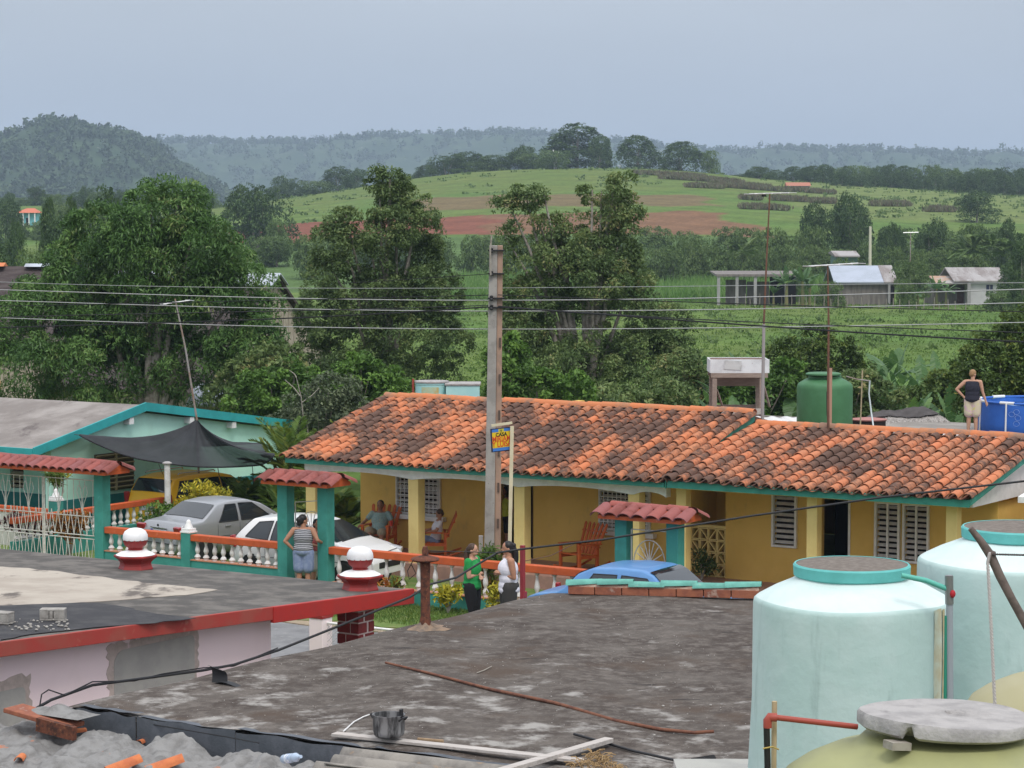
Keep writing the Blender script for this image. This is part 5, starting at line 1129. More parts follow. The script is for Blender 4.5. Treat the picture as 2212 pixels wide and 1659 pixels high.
for k in range(-12, 32):
    a0 = k*s_
    for sg in (1,-1):
        pts = []
        for st in range(2):
            z = 1.32*st + .02; x = a0 + (z if sg > 0 else 1.34-z); pts.append((x, z))
        (xa, za), (xb, zb_) = pts
        lo_, hi_ = 0.14, 3.0
        if max(xa,xb) < lo_ or min(xa,xb) > hi_: continue
        def clipx(xc, p, q): tt = (xc-p[0])/(q[0]-p[0]); return (xc, p[1]+tt*(q[1]-p[1]))
        P, Q = (xa,za), (xb,zb_)
        if P[0] > Q[0]: P, Q = Q, P
        if P[0] < lo_: P = clipx(lo_, P, Q)
        if Q[0] > hi_: Q = clipx(hi_, P, Q)
        mb.tube([(gu+P[0],gn,P[1]),(gu+Q[0],gn,Q[1])], .0025, 4, False)
part(wf, 'mesh', mb, M('galvanised_wire',(.30,.30,.30),rough=.5,metal=.5), kind='stuff')
# crimson post and its twig of wire
p_ = at(1129, 1178, 40); u, n = unS(p_[0], 40)
cp = thing('crimson_post', 'crimson square post in front of the balustrade beside the person in white', 'post', (u,n,0), True)
part(cp, 'post', MB().box(u-.035,u+.035,n-.035,n+.035,0,p_[2]), M('crimson',(.30,.03,.045),(.24,.03,.04),4,rough=.6), bevel=.006)
a1 = sd_(1128,1213,40); a2 = sd_(1190,1200,40.3); a3 = sd_(1250,1170,40.6); part(cp, 'stay_wire', MB().tube([a1,a2,a3], .007, 5), M('rust_wire',(.12,.06,.05)))

# ------------------------------------------------------------------ grey flat roof
def roofmat():
    m, t, b, o = newmat('weathered_roof'); n = t.nodes.new; l = t.links.new; g = n('ShaderNodeNewGeometry')
    def nz(sc, det, rough_=.6, stretch=(1,1,1)):
        mp_ = n('ShaderNodeMapping'); mp_.inputs['Scale'].default_value = stretch; l(g.outputs['Position'], mp_.inputs[0]); x = n('ShaderNodeTexNoise'); x.inputs['Scale'].default_value = sc; x.inputs['Detail'].default_value = det; x.inputs['Roughness'].default_value = rough_; l(mp_.outputs[0], x.inputs[0]); return x.outputs[0]
    def rng(v, a, b_, lo=0.0, hi=1.0):
        r = n('ShaderNodeMapRange'); r.interpolation_type = 'SMOOTHSTEP'; r.inputs[1].default_value = a; r.inputs[2].default_value = b_; r.inputs[3].default_value = lo; r.inputs[4].default_value = hi; l(v, r.inputs[0]); return r.outputs[0]
    def mix(f, a, b_):
        q = n('ShaderNodeMix'); q.data_type = 'RGBA'; l(f, q.inputs[0])
        for k, c in ((6, a), (7, b_)):
            if isinstance(c, tuple): q.inputs[k].default_value = (*c, 1)
            else: l(c, q.inputs[k])
        return q.outputs[2]
    def add(a, b_, k=1.0):
        q = n('ShaderNodeMath'); q.operation = 'MULTIPLY_ADD'; l(b_, q.inputs[0]); q.inputs[1].default_value = k; l(a, q.inputs[2]); return q.outputs[0]
    dt = n('ShaderNodeVectorMath'); dt.operation = 'DOT_PRODUCT'; l(g.outputs['Position'], dt.inputs[0]); dt.inputs[1].default_value = (SU, CU, 0)
    wear = rng(dt.outputs['Value'], NE, NE+7.0, .115, 0.0)             # washed paler where water stands, towards the low near side
    c = mix(rng(nz(1.3, 8), .36, .66), (.060,.047,.040), (.105,.090,.079))
    c = mix(rng(nz(6.0, 10, .7), .42, .68), c, (.150,.130,.115))
    c = mix(rng(nz(.8, 6), .52, .70), c, (.085,.062,.048))
    c = mix(rng(add(nz(1.7, 14, .66), wear), .605, .745), c, (.315,.297,.277))
    c = mix(rng(nz(55, 3), .66, .72), c, (.32,.30,.28))
    c = mix(rng(nz(3.1, 8, .6, (.4,1.4,1)), .64, .70), c, (.035,.030,.028))
    l(c, b.inputs['Base Color']); b.inputs['Roughness'].default_value = .95; b.inputs['Specular IOR Level'].default_value = .2
    bn = n('ShaderNodeBump'); bn.inputs['Strength'].default_value = .6; bn.inputs['Distance'].default_value = .014; l(nz(26, 6), bn.inputs['Height']); l(bn.outputs[0], b.inputs['Normal']); return m
GU, GN = unS(.54, 33.2); GZ = 2.90; NE = 18.47
m_gr = roofmat()
GU, GN = unS(.54, 33.2); GZ = 2.90; NE = 18.47
gh = thing('grey_house', 'low house whose weathered dark flat roof fills the foreground', 'house', (GU+5,GN-5,0), True)
def rz(u, n): return GZ + .02*math.sin(u*1.1+.5)*math.sin(n*.9) + .012*math.sin(u*3.1+n*2.3)
mb = MB(); a_u0, a_u1 = GU-.0, GU+13
PA = sz(1228,1282,GZ)[:2]; PB = sz(1640,1295,GZ)[:2]
def nfar(u): return max(GN, PA[1] + (u-PA[0])*(PB[1]-PA[1])/(PB[0]-PA[0]) + .10)
mb.grid(lambda a, b: ((a_u0+(a_u1-a_u0)*a), NE+(nfar(a_u0+(a_u1-a_u0)*a)-NE)*b, rz(a_u0+(a_u1-a_u0)*a, NE+(GN-NE)*b) - .03*max(0,1-a*26)**2), 90, 70)
k = len(mb.v); roofm = part(gh, 'roof', mb, m_gr, smooth=70)
part(gh, 'roof_edge', MB().box(a_u0,a_u1,NE+.01,GN-.01,GZ-.22,GZ-.045), m_gr)
part(gh, 'wall', MB().box(a_u0+.25,a_u1-.3,NE+.2,GN-.3,-.05,GZ-.22), m_pink)
m_memb = M('blue_black_membrane', (.075,.085,.10), (.11,.12,.14), 4, rough=.7, bump=.4, bsc=35, c3=(.03,.03,.035), sc3=1.6, lo3=.62, hi3=.68, st3=(1,1,.2))
for i, (a, b) in enumerate(((-17.45,-16.62),(-16.6,-15.3),(-15.28,-13.6),(-13.58,-11.5))):
    part(gh, 'membrane_strip', MB().grid(lambda s, t: (a+(b-a)*s, NE-.02-.012*math.sin(s*9+i)+.0*t, GZ-.31+.30*t + .012*math.sin(s*13+i*2)*t), 14, 4).grid(lambda s, t: (a+(b-a)*s, NE-.012+.13*t, GZ+.012+rz(a,NE)-GZ+.006*math.sin(s*15+i) - .012*t), 14, 3), m_memb, smooth=50)
# parapet of bricks, mortar and painted tiles on the far edge
m_obrick = M('orange_brick', (.34,.125,.07), (.24,.085,.055), 6, rough=.9, bump=.5, c3=(.42,.30,.24), sc3=6, lo3=.6, hi3=.72); m_ttile = M('teal_tile', (.14,.40,.33), (.10,.30,.25), 5, rough=.7, bump=.3, c3=(.42,.36,.30), sc3=9, lo3=.66, hi3=.75); m_crumb = M('crumbly_mortar', (.52,.38,.30), (.38,.24,.18), 9, rough=.95, bump=.8, bsc=30)
pp = thing('tiled_parapet', 'low parapet of orange bricks capped with faded teal tiles', 'parapet', (GU+1.5,GN-.2,GZ), True)
A, B = PA, PB
dx, dy = B[0]-A[0], B[1]-A[1]; LL = math.hypot(dx,dy); ax = math.atan2(dy,dx); nb_ = 7
Rz_ = Matrix.Rotation(ax, 3, 'Z')
for i in range(nb_):
    c = (A[0]+dx*(i+.5)/nb_, A[1]+dy*(i+.5)/nb_, GZ+.055+.02*i/nb_); part(pp, 'brick', MB().obox(c, (LL/nb_-.012,.14,.11), Rz_), m_obrick, bevel=.008)
mb = MB(); mb.grid(lambda s, t: (A[0]+dx*s-dy/LL*(.06*math.cos(t*math.pi)), A[1]+dy*s+dx/LL*(.06*math.cos(t*math.pi)), GZ+.105+.02*s+(.06+.014*math.sin(s*60)+.01*math.sin(s*131))*math.sin(t*math.pi)), 80, 8); part(pp, 'mortar_bed', mb, m_crumb, smooth=60)
nt2 = 6; bt = barrel(.085,.07,.50,seg=6)
for i in range(nt2):
    c = Vector((A[0]+dx*(i/nt2-.01), A[1]+dy*(i/nt2-.01), GZ+.125+.018*i/nt2+.02*(i % 2)))
    m2 = MB(); m2.v = list(bt.v); m2.f = list(bt.f); m2.xf(Matrix.Translation(c) @ Matrix.Rotation(ax-math.pi/2+random.uniform(-.05,.05),4,'Z') @ Matrix.Rotation(.05+random.uniform(-.03,.03),4,'X') @ Matrix.Diagonal((1.1,LL/nt2/.44,.9,1))); part(pp, 'cap_tile', m2, m_ttile, smooth=50)
# rusty vent pipe with a plate cap, in a mound of mortar
m_rust = M('rusty_iron', (.15,.052,.030), (.055,.026,.020), 14, rough=.9, bump=.4, bsc=60, c3=(.26,.11,.05), sc3=30, lo3=.58, hi3=.68, detail=8)
u, n, _ = sz(919, 1358, GZ); vp = thing('vent_pipe', 'rusty iron pipe with round plate cap standing on the grey roof', 'pipe', (u,n,GZ), True)
part(vp, 'tube', MB().lathe([(.085,0),(.07,.12),(.062,.16),(.060,.5),(.064,.84),(.06,.86)], 14, (u,n,GZ)), m_rust, smooth=50)
part(vp, 'cap', MB().lathe([(.05,.84),(.17,.865),(.185,.88),(.17,.90),(.08,.925),(.05,.93)], 16, (u,n,GZ)), m_rust, smooth=40); part(vp, 'knob', MB().lathe([(.04,.92),(.045,.99),(.03,1.04),(.001,1.05)], 10, (u,n,GZ)), m_rust, smooth=50)
mb = MB(); mb.grid(lambda a, b: (u+(.04+.22*b)*math.cos(a*6.2832)*(1+.22*math.sin(a*19)*b), n+(.04+.30*b)*math.sin(a*6.2832)*(1+.2*math.sin(a*31)*b), GZ-.012+.10*(1-b)**1.3*(1+.2*math.sin(a*31))+.012*math.sin(a*25)*b), 28, 8); part(vp, 'mortar_mound', mb, M('sandy_mortar',(.27,.19,.13),(.15,.12,.10),7,rough=.95,bump=.6), smooth=70)
wl = MB().tube([(u-.16,n-.03,GZ+.87),(u-.24,n-.05,GZ+.72),(u-.20,n-.07,GZ+.62),(u-.10,n-.06,GZ+.70),(u-.2,n-.02,GZ+.8)], .006, 5); part(vp, 'loose_wire', wl, m_plast)
# rusty rod lying across the roof
def roofpt(x, y, lift=.02): q = sz(x, y, GZ); return (q[0], q[1], rz(q[0],q[1])+lift)
rod = [roofpt(833,1442,.03), roofpt(930,1461), roofpt(1060,1490), roofpt(1200,1524), roofpt(1330,1560), roofpt(1430,1578), roofpt(1500,1587), roofpt(1542,1589,.035)]
solo('rusty_rod', MB().tube(rod, [.014,.016,.018,.02,.02,.019,.018,.017], 8), M('rod_rust',(.20,.085,.05),(.12,.05,.035),10,rough=.85), 'long bent rusty rod lying across the grey roof', 'rod', o=rod[3], street=True, smooth=60)
for lb, pts, r_, mt in (('thin pale wire scrap on the grey roof above the rusty rod', [(1030,1455),(1045,1450),(1062,1442)], .006, m_pale), ('white cord scrap near the soot-black pot', [(742,1583),(765,1562),(785,1552),(806,1545)], .007, m_white)):
    solo('wire_scrap', MB().tube([roofpt(*q,.015) for q in pts], r_, 5), mt, lb, 'wire', o=roofpt(*pts[0]), street=True)
mb = MB(); rg_ = random.Random(8)
for i in range(650):
    a = rg_.uniform(0,1); b = rg_.uniform(0,1); u2, n2 = GU+.1+a*7.0, NE+.15+b*(GN-NE-.3); r_ = rg_.uniform(.003,.007)*(2.2 if rg_.random() < .05 else 1)
    mb.sphere((u2,n2,rz(u2,n2)+r_*.3), (r_*1.3,r_,r_*.6), 5, 3)
solo('grit', mb, M('pale_grit',(.42,.40,.37),rough=.9), 'pale grit and mortar crumbs scattered over the grey roof', 'grit', o=(GU+3,GN-5,GZ), street=True, kind='stuff')
# strip of rubber holding the cable, leaf-like black flap
q = roofpt(463,1474,0); fl = MB().grid(lambda a, b: (q[0]-.10+.22*a+.05*b, q[1]+.05*math.sin(b*3), q[2]+.02+.17*math.cos(b*1.9)*(1-.25*a)+.0), 6, 12).grid(lambda a, b: (q[0]+.02+.42*b, q[1]-.04+.10*a-.05*b, q[2]+.012+.02*math.sin(b*4)), 4, 10)
solo('rubber_flap', fl, M('black_rubber',(.022,.022,.024),rough=.6), 'curled black rubber strip under the cable at the roof edge', 'rubber strip', o=q, street=True, smooth=60)

# ------------------------------------------------------------------ nearest roof, mortared tiles, bottom left
m_mortar = M('grey_mortar', (.25,.245,.24), (.16,.155,.15), 5, rough=.95, bump=.9, bsc=22, c3=(.40,.17,.10), sc3=3.6, lo3=.635, hi3=.68, detail=9)
nr_ = thing('near_house', 'rough mortared tile ridge of the nearest house, bottom left', 'house', (-17,17.5,0), True)
rg_ = np.random.default_rng(4); lum = [(rg_.uniform(-21,-14), rg_.uniform(16.2,18.5), rg_.uniform(.06,.20), rg_.uniform(.01,.05)) for _ in range(240)]
def mz(u, n):
    crest = 2.66 + .01*(u+18); z = crest - .16*max(0, 18.15-n)**1.1 - 1.4*max(0, n-18.28)
    z += .035*math.sin((u+n*.35)*6.5) + .02*math.sin(u*13+n*5)
    z += .07*abs(noise.noise((u*5,n*5,0))) + .035*noise.noise((u*12,n*12,3)) + .008*noise.noise((u*40,n*40,5))
    for a, b, r_, h_ in lum: z += h_*math.exp(-((u-a)**2+(n-b)**2)/r_**2)
    return z
part(nr_, 'mortar', MB().grid(lambda a, b: (-21+7.0*a, 15.6+2.86*b, mz(-21+7.0*a, 15.6+2.86*b)), 260, 110), m_mortar, smooth=80)
part(nr_, 'wall', MB().box(-21,-9,14.5,18.3,-.05,1.9), m_pink)
m_otile = M('orange_tile_piece', (.60,.19,.07), (.48,.14,.06), 7, rough=.85, bump=.3, c3=(.22,.18,.16), sc3=8, lo3=.66, hi3=.74)
def tpiece(x, y, dn, rot, sc_, up=.05, tilt=.2, mat=None):
    u, n, _ = sz(x, y, 2.62+up); b2_ = barrel(.10,.085,.42,seg=7); b2_.xf(Matrix.Translation((u,n,2.60+up)) @ Matrix.Rotation(rot,4,'Z') @ Matrix.Rotation(tilt,4,'X') @ Matrix.Diagonal((sc_,sc_,sc_,1))); part(nr_, 'tile_piece', b2_, mat or m_otile, smooth=50)
tpiece(232,1668,0,-.55,.85,.03,.30); tpiece(318,1668,0,-.75,.9,.03,.32)
tpiece(300,1602,0,.2,.4,.04,0); tpiece(170,1605,0,.4,.5,.05,0); tpiece(40,1640,0,.6,.5,.0,0); tpiece(150,1580,0,-.3,.45,.08,.0)
# edge slab with rust at the corner of the grey roof
u, n, _ = sz(105, 1545, GZ-.02); cs = thing('edge_slab', 'broken orange tile slab under rubble at the grey roof corner', 'tile slab', (u,n,GZ), True)
part(cs, 'slab', MB().obox((u-.02,n-.05,GZ-.03),(.85,.30,.05),Euler((0,.12,.05)).to_matrix()), m_obrick, bevel=.01); part(cs, 'mortar_lump', MB().grid(lambda a, b: (u-.30+.8*a, n-.1+.35*b, GZ+.0+.075*math.sin(a*3.14)*math.sin(b*3.14)*(1+.3*math.sin(a*17))+.0), 20, 10), m_mortar, smooth=70); part(cs, 'rust_edge', MB().obox((u+.28,n-.18,GZ-.10),(.5,.06,.14),Euler((0,.10,.05)).to_matrix()), m_rust)
# planks, fibre cement sheets and pot at the roof's near edge
m_plank = M('weathered_plank', (.50,.46,.43), (.40,.36,.33), 3, rough=.9, bump=.3, bsc=30, st=(.6,9,9), c3=(.25,.21,.18), sc3=14, lo3=.68, hi3=.74)
a = roofpt(722,1596,.05); b = sz(1262,1662,GZ-.02); b = (b[0],b[1],GZ+.06)
solo('plank', MB().bar(a, b, .115, .03), m_plank, 'long grey plank lying under the black pot', 'plank', o=a, street=True, bevel=.004)
a = sz(1075,1668,GZ+.10); b = sz(1316,1598,GZ+.07)
solo('plank', MB().bar((a[0],a[1],GZ+.10), (b[0],b[1],GZ+.07), .10, .045), m_plank, 'short pale plank crossing the end of the long one', 'plank', o=a, street=True, bevel=.004)
m_fib = M('fibre_cement', (.30,.275,.245), (.19,.175,.16), 3, rough=.95, bump=.5, bsc=40, c3=(.36,.24,.14), sc3=3, lo3=.62, hi3=.72)
c0 = sz(745,1622,GZ); e0 = sz(1180,1672,GZ); dxy = Vector((e0[0]-c0[0], e0[1]-c0[1], 0)); ln = dxy.length; dxy.normalize(); nx = Vector((-dxy.y, dxy.x, 0))
for lb, o_, zz in (('corrugated grey fibre cement sheet just below the pot', 0.0, .0), ('lower corrugated sheet with a broken black hole at the bottom', -.30, -.09)):
    mb = MB().grid(lambda s, t: tuple(Vector(c0) + dxy*(ln*1.1*s + (-.12 if o_ else 0)) + nx*(o_ - .02 - .36*t) + Vector((0,0,zz - .02 + .055*abs(math.cos(t*math.pi*2.0)) - .09*t))), 16, 24)
    t = solo('fibre_sheet', mb, m_fib, lb, 'roof sheet', o=c0, street=True, smooth=60); sm_ = t.modifiers.new('thick','SOLIDIFY'); sm_.thickness = .012
u, n, z = roofpt(840,1611,.07); pot = thing('cooking_pot', 'soot-blackened aluminium pot standing on the plank', 'pot', (u,n,z), True)
m_pot = M('sooty_aluminium', (.26,.26,.265), (.035,.035,.037), 7, .40, .62, rough=.5, metal=.1, st=(1.5,1.5,.4), detail=8)
part(pot, 'body', MB().lathe([(.001,.002),(.13,.0),(.148,.02),(.155,.06),(.157,.21),(.162,.215),(.152,.215),(.146,.06),(.001,.03)], 28, (u,n,z), cap=False), m_pot, smooth=50)
for sg in (1,-1): part(pot, 'handle', MB().tube([(u+sg*.155,n-.05,z+.17),(u+sg*.19,n-.04,z+.20),(u+sg*.19,n+.04,z+.20),(u+sg*.155,n+.05,z+.17)], .010, 6), m_plast)
part(pot, 'lug', MB().box(u+.14,u+.16,n-.02,n+.02,z+.18,z+.28), m_plast)
st_ = MB().tube([(u+.17,n+.25,GZ+.04),(u+.45,n+.28,GZ+.045)], .018, 6); solo('bamboo_stick', st_, M('bamboo',(.40,.28,.17),(.30,.2,.12),9), 'short brown stick lying behind the black pot', 'stick', o=(u+.3,n+.26,GZ), street=True, smooth=60)
# dry straw, black tube with foam, bottle
rg_ = random.Random(12); mb = MB(); c = sz(1290,1658,GZ+.08)
for i in range(240):
    a = rg_.uniform(0,6.28); r_ = rg_.uniform(0,.30); x = c[0]+r_*math.cos(a)*1.15; y = c[1]+r_*math.sin(a)*.6; zz = c[2]-.06+.20*math.exp(-(r_/.2)**2)*rg_.uniform(.5,1); d = Vector((rg_.uniform(-1,1),rg_.uniform(-1,1),rg_.uniform(-.4,.5)))*.10
    mb.tube([(x,y,zz),(x+d.x*.5,y+d.y*.5,zz+d.z*.5+.02),(x+d.x,y+d.y,zz+d.z)], .004, 4, False)
solo('dry_straw', mb, M('straw',(.40,.27,.13),(.28,.18,.09),12), 'clump of dry straw stems at the bottom edge', 'straw', o=c, street=True)
a, b = roofpt(1240,1596,.03), roofpt(1498,1652,.03); solo('black_rod', MB().tube([a, roofpt(1370,1626,.03), b], .014, 7), m_plast, 'thin black rod leading to the black foam block', 'rod', o=a, street=True, smooth=60)
c = roofpt(1520,1654,.05); solo('foam_block', MB().obox(c, (.24,.11,.10), Euler((.2,-.15,.6)).to_matrix()), M('black_foam',(.012,.012,.013),rough=.95,bump=.8,bsc=30), 'ragged black foam block at the bottom edge', 'foam', o=c, street=True, bevel=.02)
a = sd_(612,1640,22.6); bo = thing('plastic_bottle', 'clear pale blue plastic bottle lying below the black membrane', 'bottle', a, True); ORIG[bo] = (0,0,0)
bt_ = MB().lathe([(.001,0),(.04,.003),(.045,.02),(.045,.17),(.038,.19),(.045,.21),(.044,.24),(.018,.30),(.016,.33),(.001,.331)], 16, cap=False).xf(Matrix.Rotation(-.35,4,'Z') @ Matrix.Rotation(math.pi/2-.25,4,'Y')); part(bo, 'body', bt_, M('blue_plastic',(.42,.52,.66),rough=.2,coat=.5), smooth=50)
part(bo, 'paper_label', MB().lathe([(.0462,.08),(.0462,.16)], 16, cap=False).xf(Matrix.Rotation(-.35,4,'Z') @ Matrix.Rotation(math.pi/2-.25,4,'Y')), M('bottle_label',(.75,.78,.82),(.3,.4,.6),30), smooth=50)

# ------------------------------------------------------------------ water tanks
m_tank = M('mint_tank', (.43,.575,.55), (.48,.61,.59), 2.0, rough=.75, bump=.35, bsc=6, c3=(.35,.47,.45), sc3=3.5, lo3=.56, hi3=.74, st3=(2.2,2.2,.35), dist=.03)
m_tank_lit = M('mint_tank_lit_top', (.58,.69,.67), (.63,.72,.71), 3, rough=.75, bump=.35, bsc=7, dist=.03, c3=(.45,.54,.56), sc3=9, lo3=.66, hi3=.76)  # body mint made paler: the light on the tank top is put into colour
m_lid = M('teal_lid_rim', (.13,.48,.46), (.11,.42,.40), 5, rough=.6, c3=(.03,.06,.06), sc3=60, lo3=.70, hi3=.73); m_lidtop = M('sandy_lid', (.16,.135,.115), (.22,.19,.165), 20, rough=.95, bump=.7, bsc=120)
m_stain = M('ochre_stain', (.50,.45,.30), (.56,.62,.52), 4, rough=.8)
def mint_tank(label, x, ylid, d, R_, zbase, seed, lid_r):
    p = at(x, ylid, d); zt = p[2]; X0, Y0 = p[0], d; t = thing('water_tank', label, 'water tank', (X0,Y0,zbase), group='mint green water tanks'); rg_ = random.Random(seed); c = (X0,Y0,0)
    h_ = zt - zbase; sh_ = zt-.26
    b_ = MB(); nseg = 56; prof = [(R_*1.07,zbase),(R_*1.05,zbase+.3),(R_*1.015,zbase+h_*.5),(R_*1.0,sh_-.10),(R_*.998,sh_-.035),(R_*.99,sh_-.012),(R_*.972,sh_)]
    def ring(P_):
        m_ = MB()
        for r_, z_ in P_:
            for k in range(nseg):
                a = 2*math.pi*k/nseg; w_ = 1 + .010*math.sin(3*a+seed) + .006*math.sin(7*a+z_*5) ; m_.v.append((X0+r_*w_*math.cos(a), Y0+r_*w_*math.sin(a), z_+.006*math.sin(4*a)))
        m_.f = [(i*nseg+k, i*nseg+(k+1) % nseg, (i+1)*nseg+(k+1) % nseg, (i+1)*nseg+k) for i in range(len(P_)-1) for k in range(nseg)]; return m_
    part(t, 'body', ring(prof), m_tank, smooth=80)
    part(t, 'shoulder', ring([(R_*.972,sh_),(R_*.945,sh_+.014),(R_*.80,sh_+.075),(R_*.62,sh_+.135),(lid_r*.93,sh_+.17),(lid_r*.92,zt-.07)]), m_tank_lit, smooth=80)
    part(t, 'lid_rim', MB().lathe([(lid_r*.95,zt-.10),(lid_r,zt-.085),(lid_r*1.01,zt-.01),(lid_r*.985,zt+.004),(lid_r*.96,zt+.002)], 48, c, cap=False), m_lid, smooth=40)
    part(t, 'lid', MB().lathe([(lid_r*.97,zt-.02),(lid_r*.96,zt+.0),(lid_r*.5,zt+.004),(.001,zt+.005)], 48, c, cap=False), m_lidtop, smooth=60)
    return t, X0, Y0, zt
tk1, X1, Y1, Z1 = mint_tank('mint green water tank with ochre stain and pipe, in front', 1840, 1218, 18.3, .755, 3.3, 1, .445)
tk2, X2, Y2, Z2 = mint_tank('mint green water tank cut off by the right edge, behind the stick', 2204, 1138, 19.6, .84, 3.3, 2, .475)
def tank_r(z, R_, zb, zt):
    h_ = zt-zb; sh_ = zt-.26; return R_*float(np.interp(z, [zb,zb+.3,zb+h_*.5,sh_-.10,sh_-.04], [1.07,1.05,1.015,1.0,.998]))
for k_, (a0, wd, z0_, z1_, mt) in enumerate(((-38,.050,3.5,.275,m_stain),(-42,.030,3.7,.28,m_stain),(-33,.028,3.4,.285,M('ochre_dark',(.42,.36,.20),(.50,.47,.34),5,rough=.8)))):
    a0 = math.radians(a0); mb = MB()
    def sp_pt(s, t):
        z = z0_+(Z1-z1_-z0_)*t; a = a0+(s-.5)*2*wd*(.6+.4*t+.15*math.sin(t*11+k_)); r_ = tank_r(z,.755,3.3,Z1)*(1 + .010*math.sin(3*a+1) + .006*math.sin(7*a+z*5))+.003+.0015*k_; return (X1+r_*math.cos(a), Y1+r_*math.sin(a), z)
    mb.grid(sp_pt, 6, 24); part(tk1, 'ochre_stain', mb, mt, smooth=80)
# supply pipes
pv_ = thing('supply_pipe', 'grey standpipe with green tube and red tap beside the front mint tank', 'pipe', at(2049,1640,17.6))
m_pvcg = M('grey_pvc', (.30,.33,.36), rough=.4); m_pvcgr = M('green_pvc', (.03,.25,.17), rough=.4); D_ = 17.6
part(pv_, 'riser', MB().tube([at(2052,1700,D_),at(2052,1500,D_),at(2051,1300,D_)], .026, 10), m_pvcg, smooth=60); part(pv_, 'green_riser', MB().tube([at(2042,1700,D_),at(2042,1500,D_),at(2044,1330,D_)], .013, 8), m_pvcgr, smooth=60)
part(pv_, 'tap', MB().tube([at(2051,1305,D_),at(2050,1245,D_)], .032, 8).tube([at(2050,1250,D_),at(2050,1243,D_)], .03, 8), M('grey_metal_tap',(.25,.25,.25),rough=.4,metal=.6), smooth=50); part(pv_, 'tap_handle', MB().sphere(at(2058,1283,D_-.03), (.022,.02,.03), 10, 6), M('red_tap',(.4,.02,.03)), smooth=60)
part(pv_, 'feed_tube', MB().tube([at(1947,1243,D_),at(2000,1254,D_),at(2048,1273,D_)], .020, 8), M('green_hose',(.10,.42,.34),rough=.45), smooth=60)
# khaki tanks
m_khaki = M('khaki_tank', (.335,.34,.155), (.295,.30,.145), 2, rough=.55, c3=(.24,.23,.12), sc3=3, lo3=.6, hi3=.8); m_khaki2 = M('beige_tank', (.36,.33,.195), (.35,.32,.18), 2, rough=.6)
m_conc = M('rough_concrete', (.40,.38,.37), (.30,.285,.28), 6, rough=.95, bump=.8, bsc=30, c3=(.20,.19,.185), sc3=4, lo3=.6, hi3=.7, st3=(2,.5,1), detail=9)
def khaki(label, x, ytop, d, R_, lid, mat, zbase, sh_drop):
    p = at(x, ytop, d); X0, Y0, zt = p; t = thing('water_tank', label, 'water tank', (X0,Y0,zbase), group='khaki plastic water tanks')
    part(t, 'body', MB().lathe([(R_*.98,zbase),(R_,zbase+.05),(R_,zt-sh_drop-.10),(R_*.985,zt-sh_drop-.03),(R_*.95,zt-sh_drop+.015),(R_*.85,zt-sh_drop+.07),(R_*.70,zt-sh_drop+.125),(R_*.55,zt-sh_drop+.155),(R_*.48,zt-.09)], 64, (X0,Y0,0)), mat, smooth=70)
    return t, X0, Y0, zt
kt, KX, KY, KZ = khaki('olive khaki water tank with a heavy concrete lid, nearest of all', 2041, 1548, 11.0, .78, True, m_khaki, 4.0, .30)
# concrete disc lid, notched and tilted
lm = MB(); n2 = 120; lr = .402
for r_, z_ in ((lr*.96,0),(lr,.012),(lr*1.0,.055),(lr*.975,.07),(lr*.6,.074),(.001,.076)):
    for k in range(n2):
        a = 2*math.pi*k/n2; notch = .05*math.exp(-((a-4.12)/.05)**4) if z_ < .06 else .0
        w_ = 1 + .005*math.sin(5*a) + .006*math.sin(11*a+1); lm.v.append((r_*w_*math.cos(a)*(1-notch), r_*w_*math.sin(a)*(1-notch), z_*(1+.10*math.sin(2*a)) + (.048*math.exp(-((a-4.12)/.06)**4) if z_ < .02 else 0)))
lm.f = [(i*n2+k, i*n2+(k+1) % n2, (i+1)*n2+(k+1) % n2, (i+1)*n2+k) for i in range(5) for k in range(n2)] + [tuple(range(n2))[::-1]]
lo_ = thing('concrete_disc', 'heavy round concrete lid lying on the olive tank', 'lid', (KX,KY,KZ-.055)); ORIG[lo_] = (0,0,0); lm.xf(Matrix.Rotation(.035,4,'Y') @ Matrix.Rotation(-.02,4,'X')); part(lo_, 'disc', lm, m_conc, smooth=45); part(lo_, 'wedge', MB().obox((-.27,-.31,-.012),(.10,.08,.035),Euler((0,.1,.4)).to_matrix()), m_pale)
kt2, _, _, _ = khaki('beige water tank shoulder at the right edge behind the concrete lid', 2370, 1452, 14.5, .80, False, m_khaki2, 3.6, .20)
rp = thing('red_pipe', 'red plastic pipe with elbow and black hose tied to a bamboo cane', 'pipe', at(1655,1659,11.2)); D_ = 11.2; m_redp = M('red_pvc',(.34,.065,.045),rough=.45)
part(rp, 'arm', MB().tube([at(1668,1549,D_),at(1852,1570,D_+.05)], .014, 10), m_redp, smooth=60); part(rp, 'elbow', MB().tube([at(1658,1572,D_),at(1658,1556,D_),at(1662,1549,D_),at(1678,1550,D_)], .021, 10), m_redp, smooth=60)
part(rp, 'hose', MB().tube([at(1656,1572,D_),at(1657,1610,D_),at(1659,1700,D_)], .0155, 10), M('black_hose',(.018,.018,.018),rough=.5), smooth=60); part(rp, 'cane', MB().tube([at(1673,1515,D_+.06),at(1671,1700,D_+.06)], .013, 8), M('bamboo_cane',(.50,.40,.24),(.42,.32,.19),6), smooth=60); part(rp, 'tie', MB().tube([at(1648,1617,D_-.02),at(1668,1613,D_-.02),at(1682,1619,D_)], .004, 5), M('gold_string',(.45,.33,.10)))
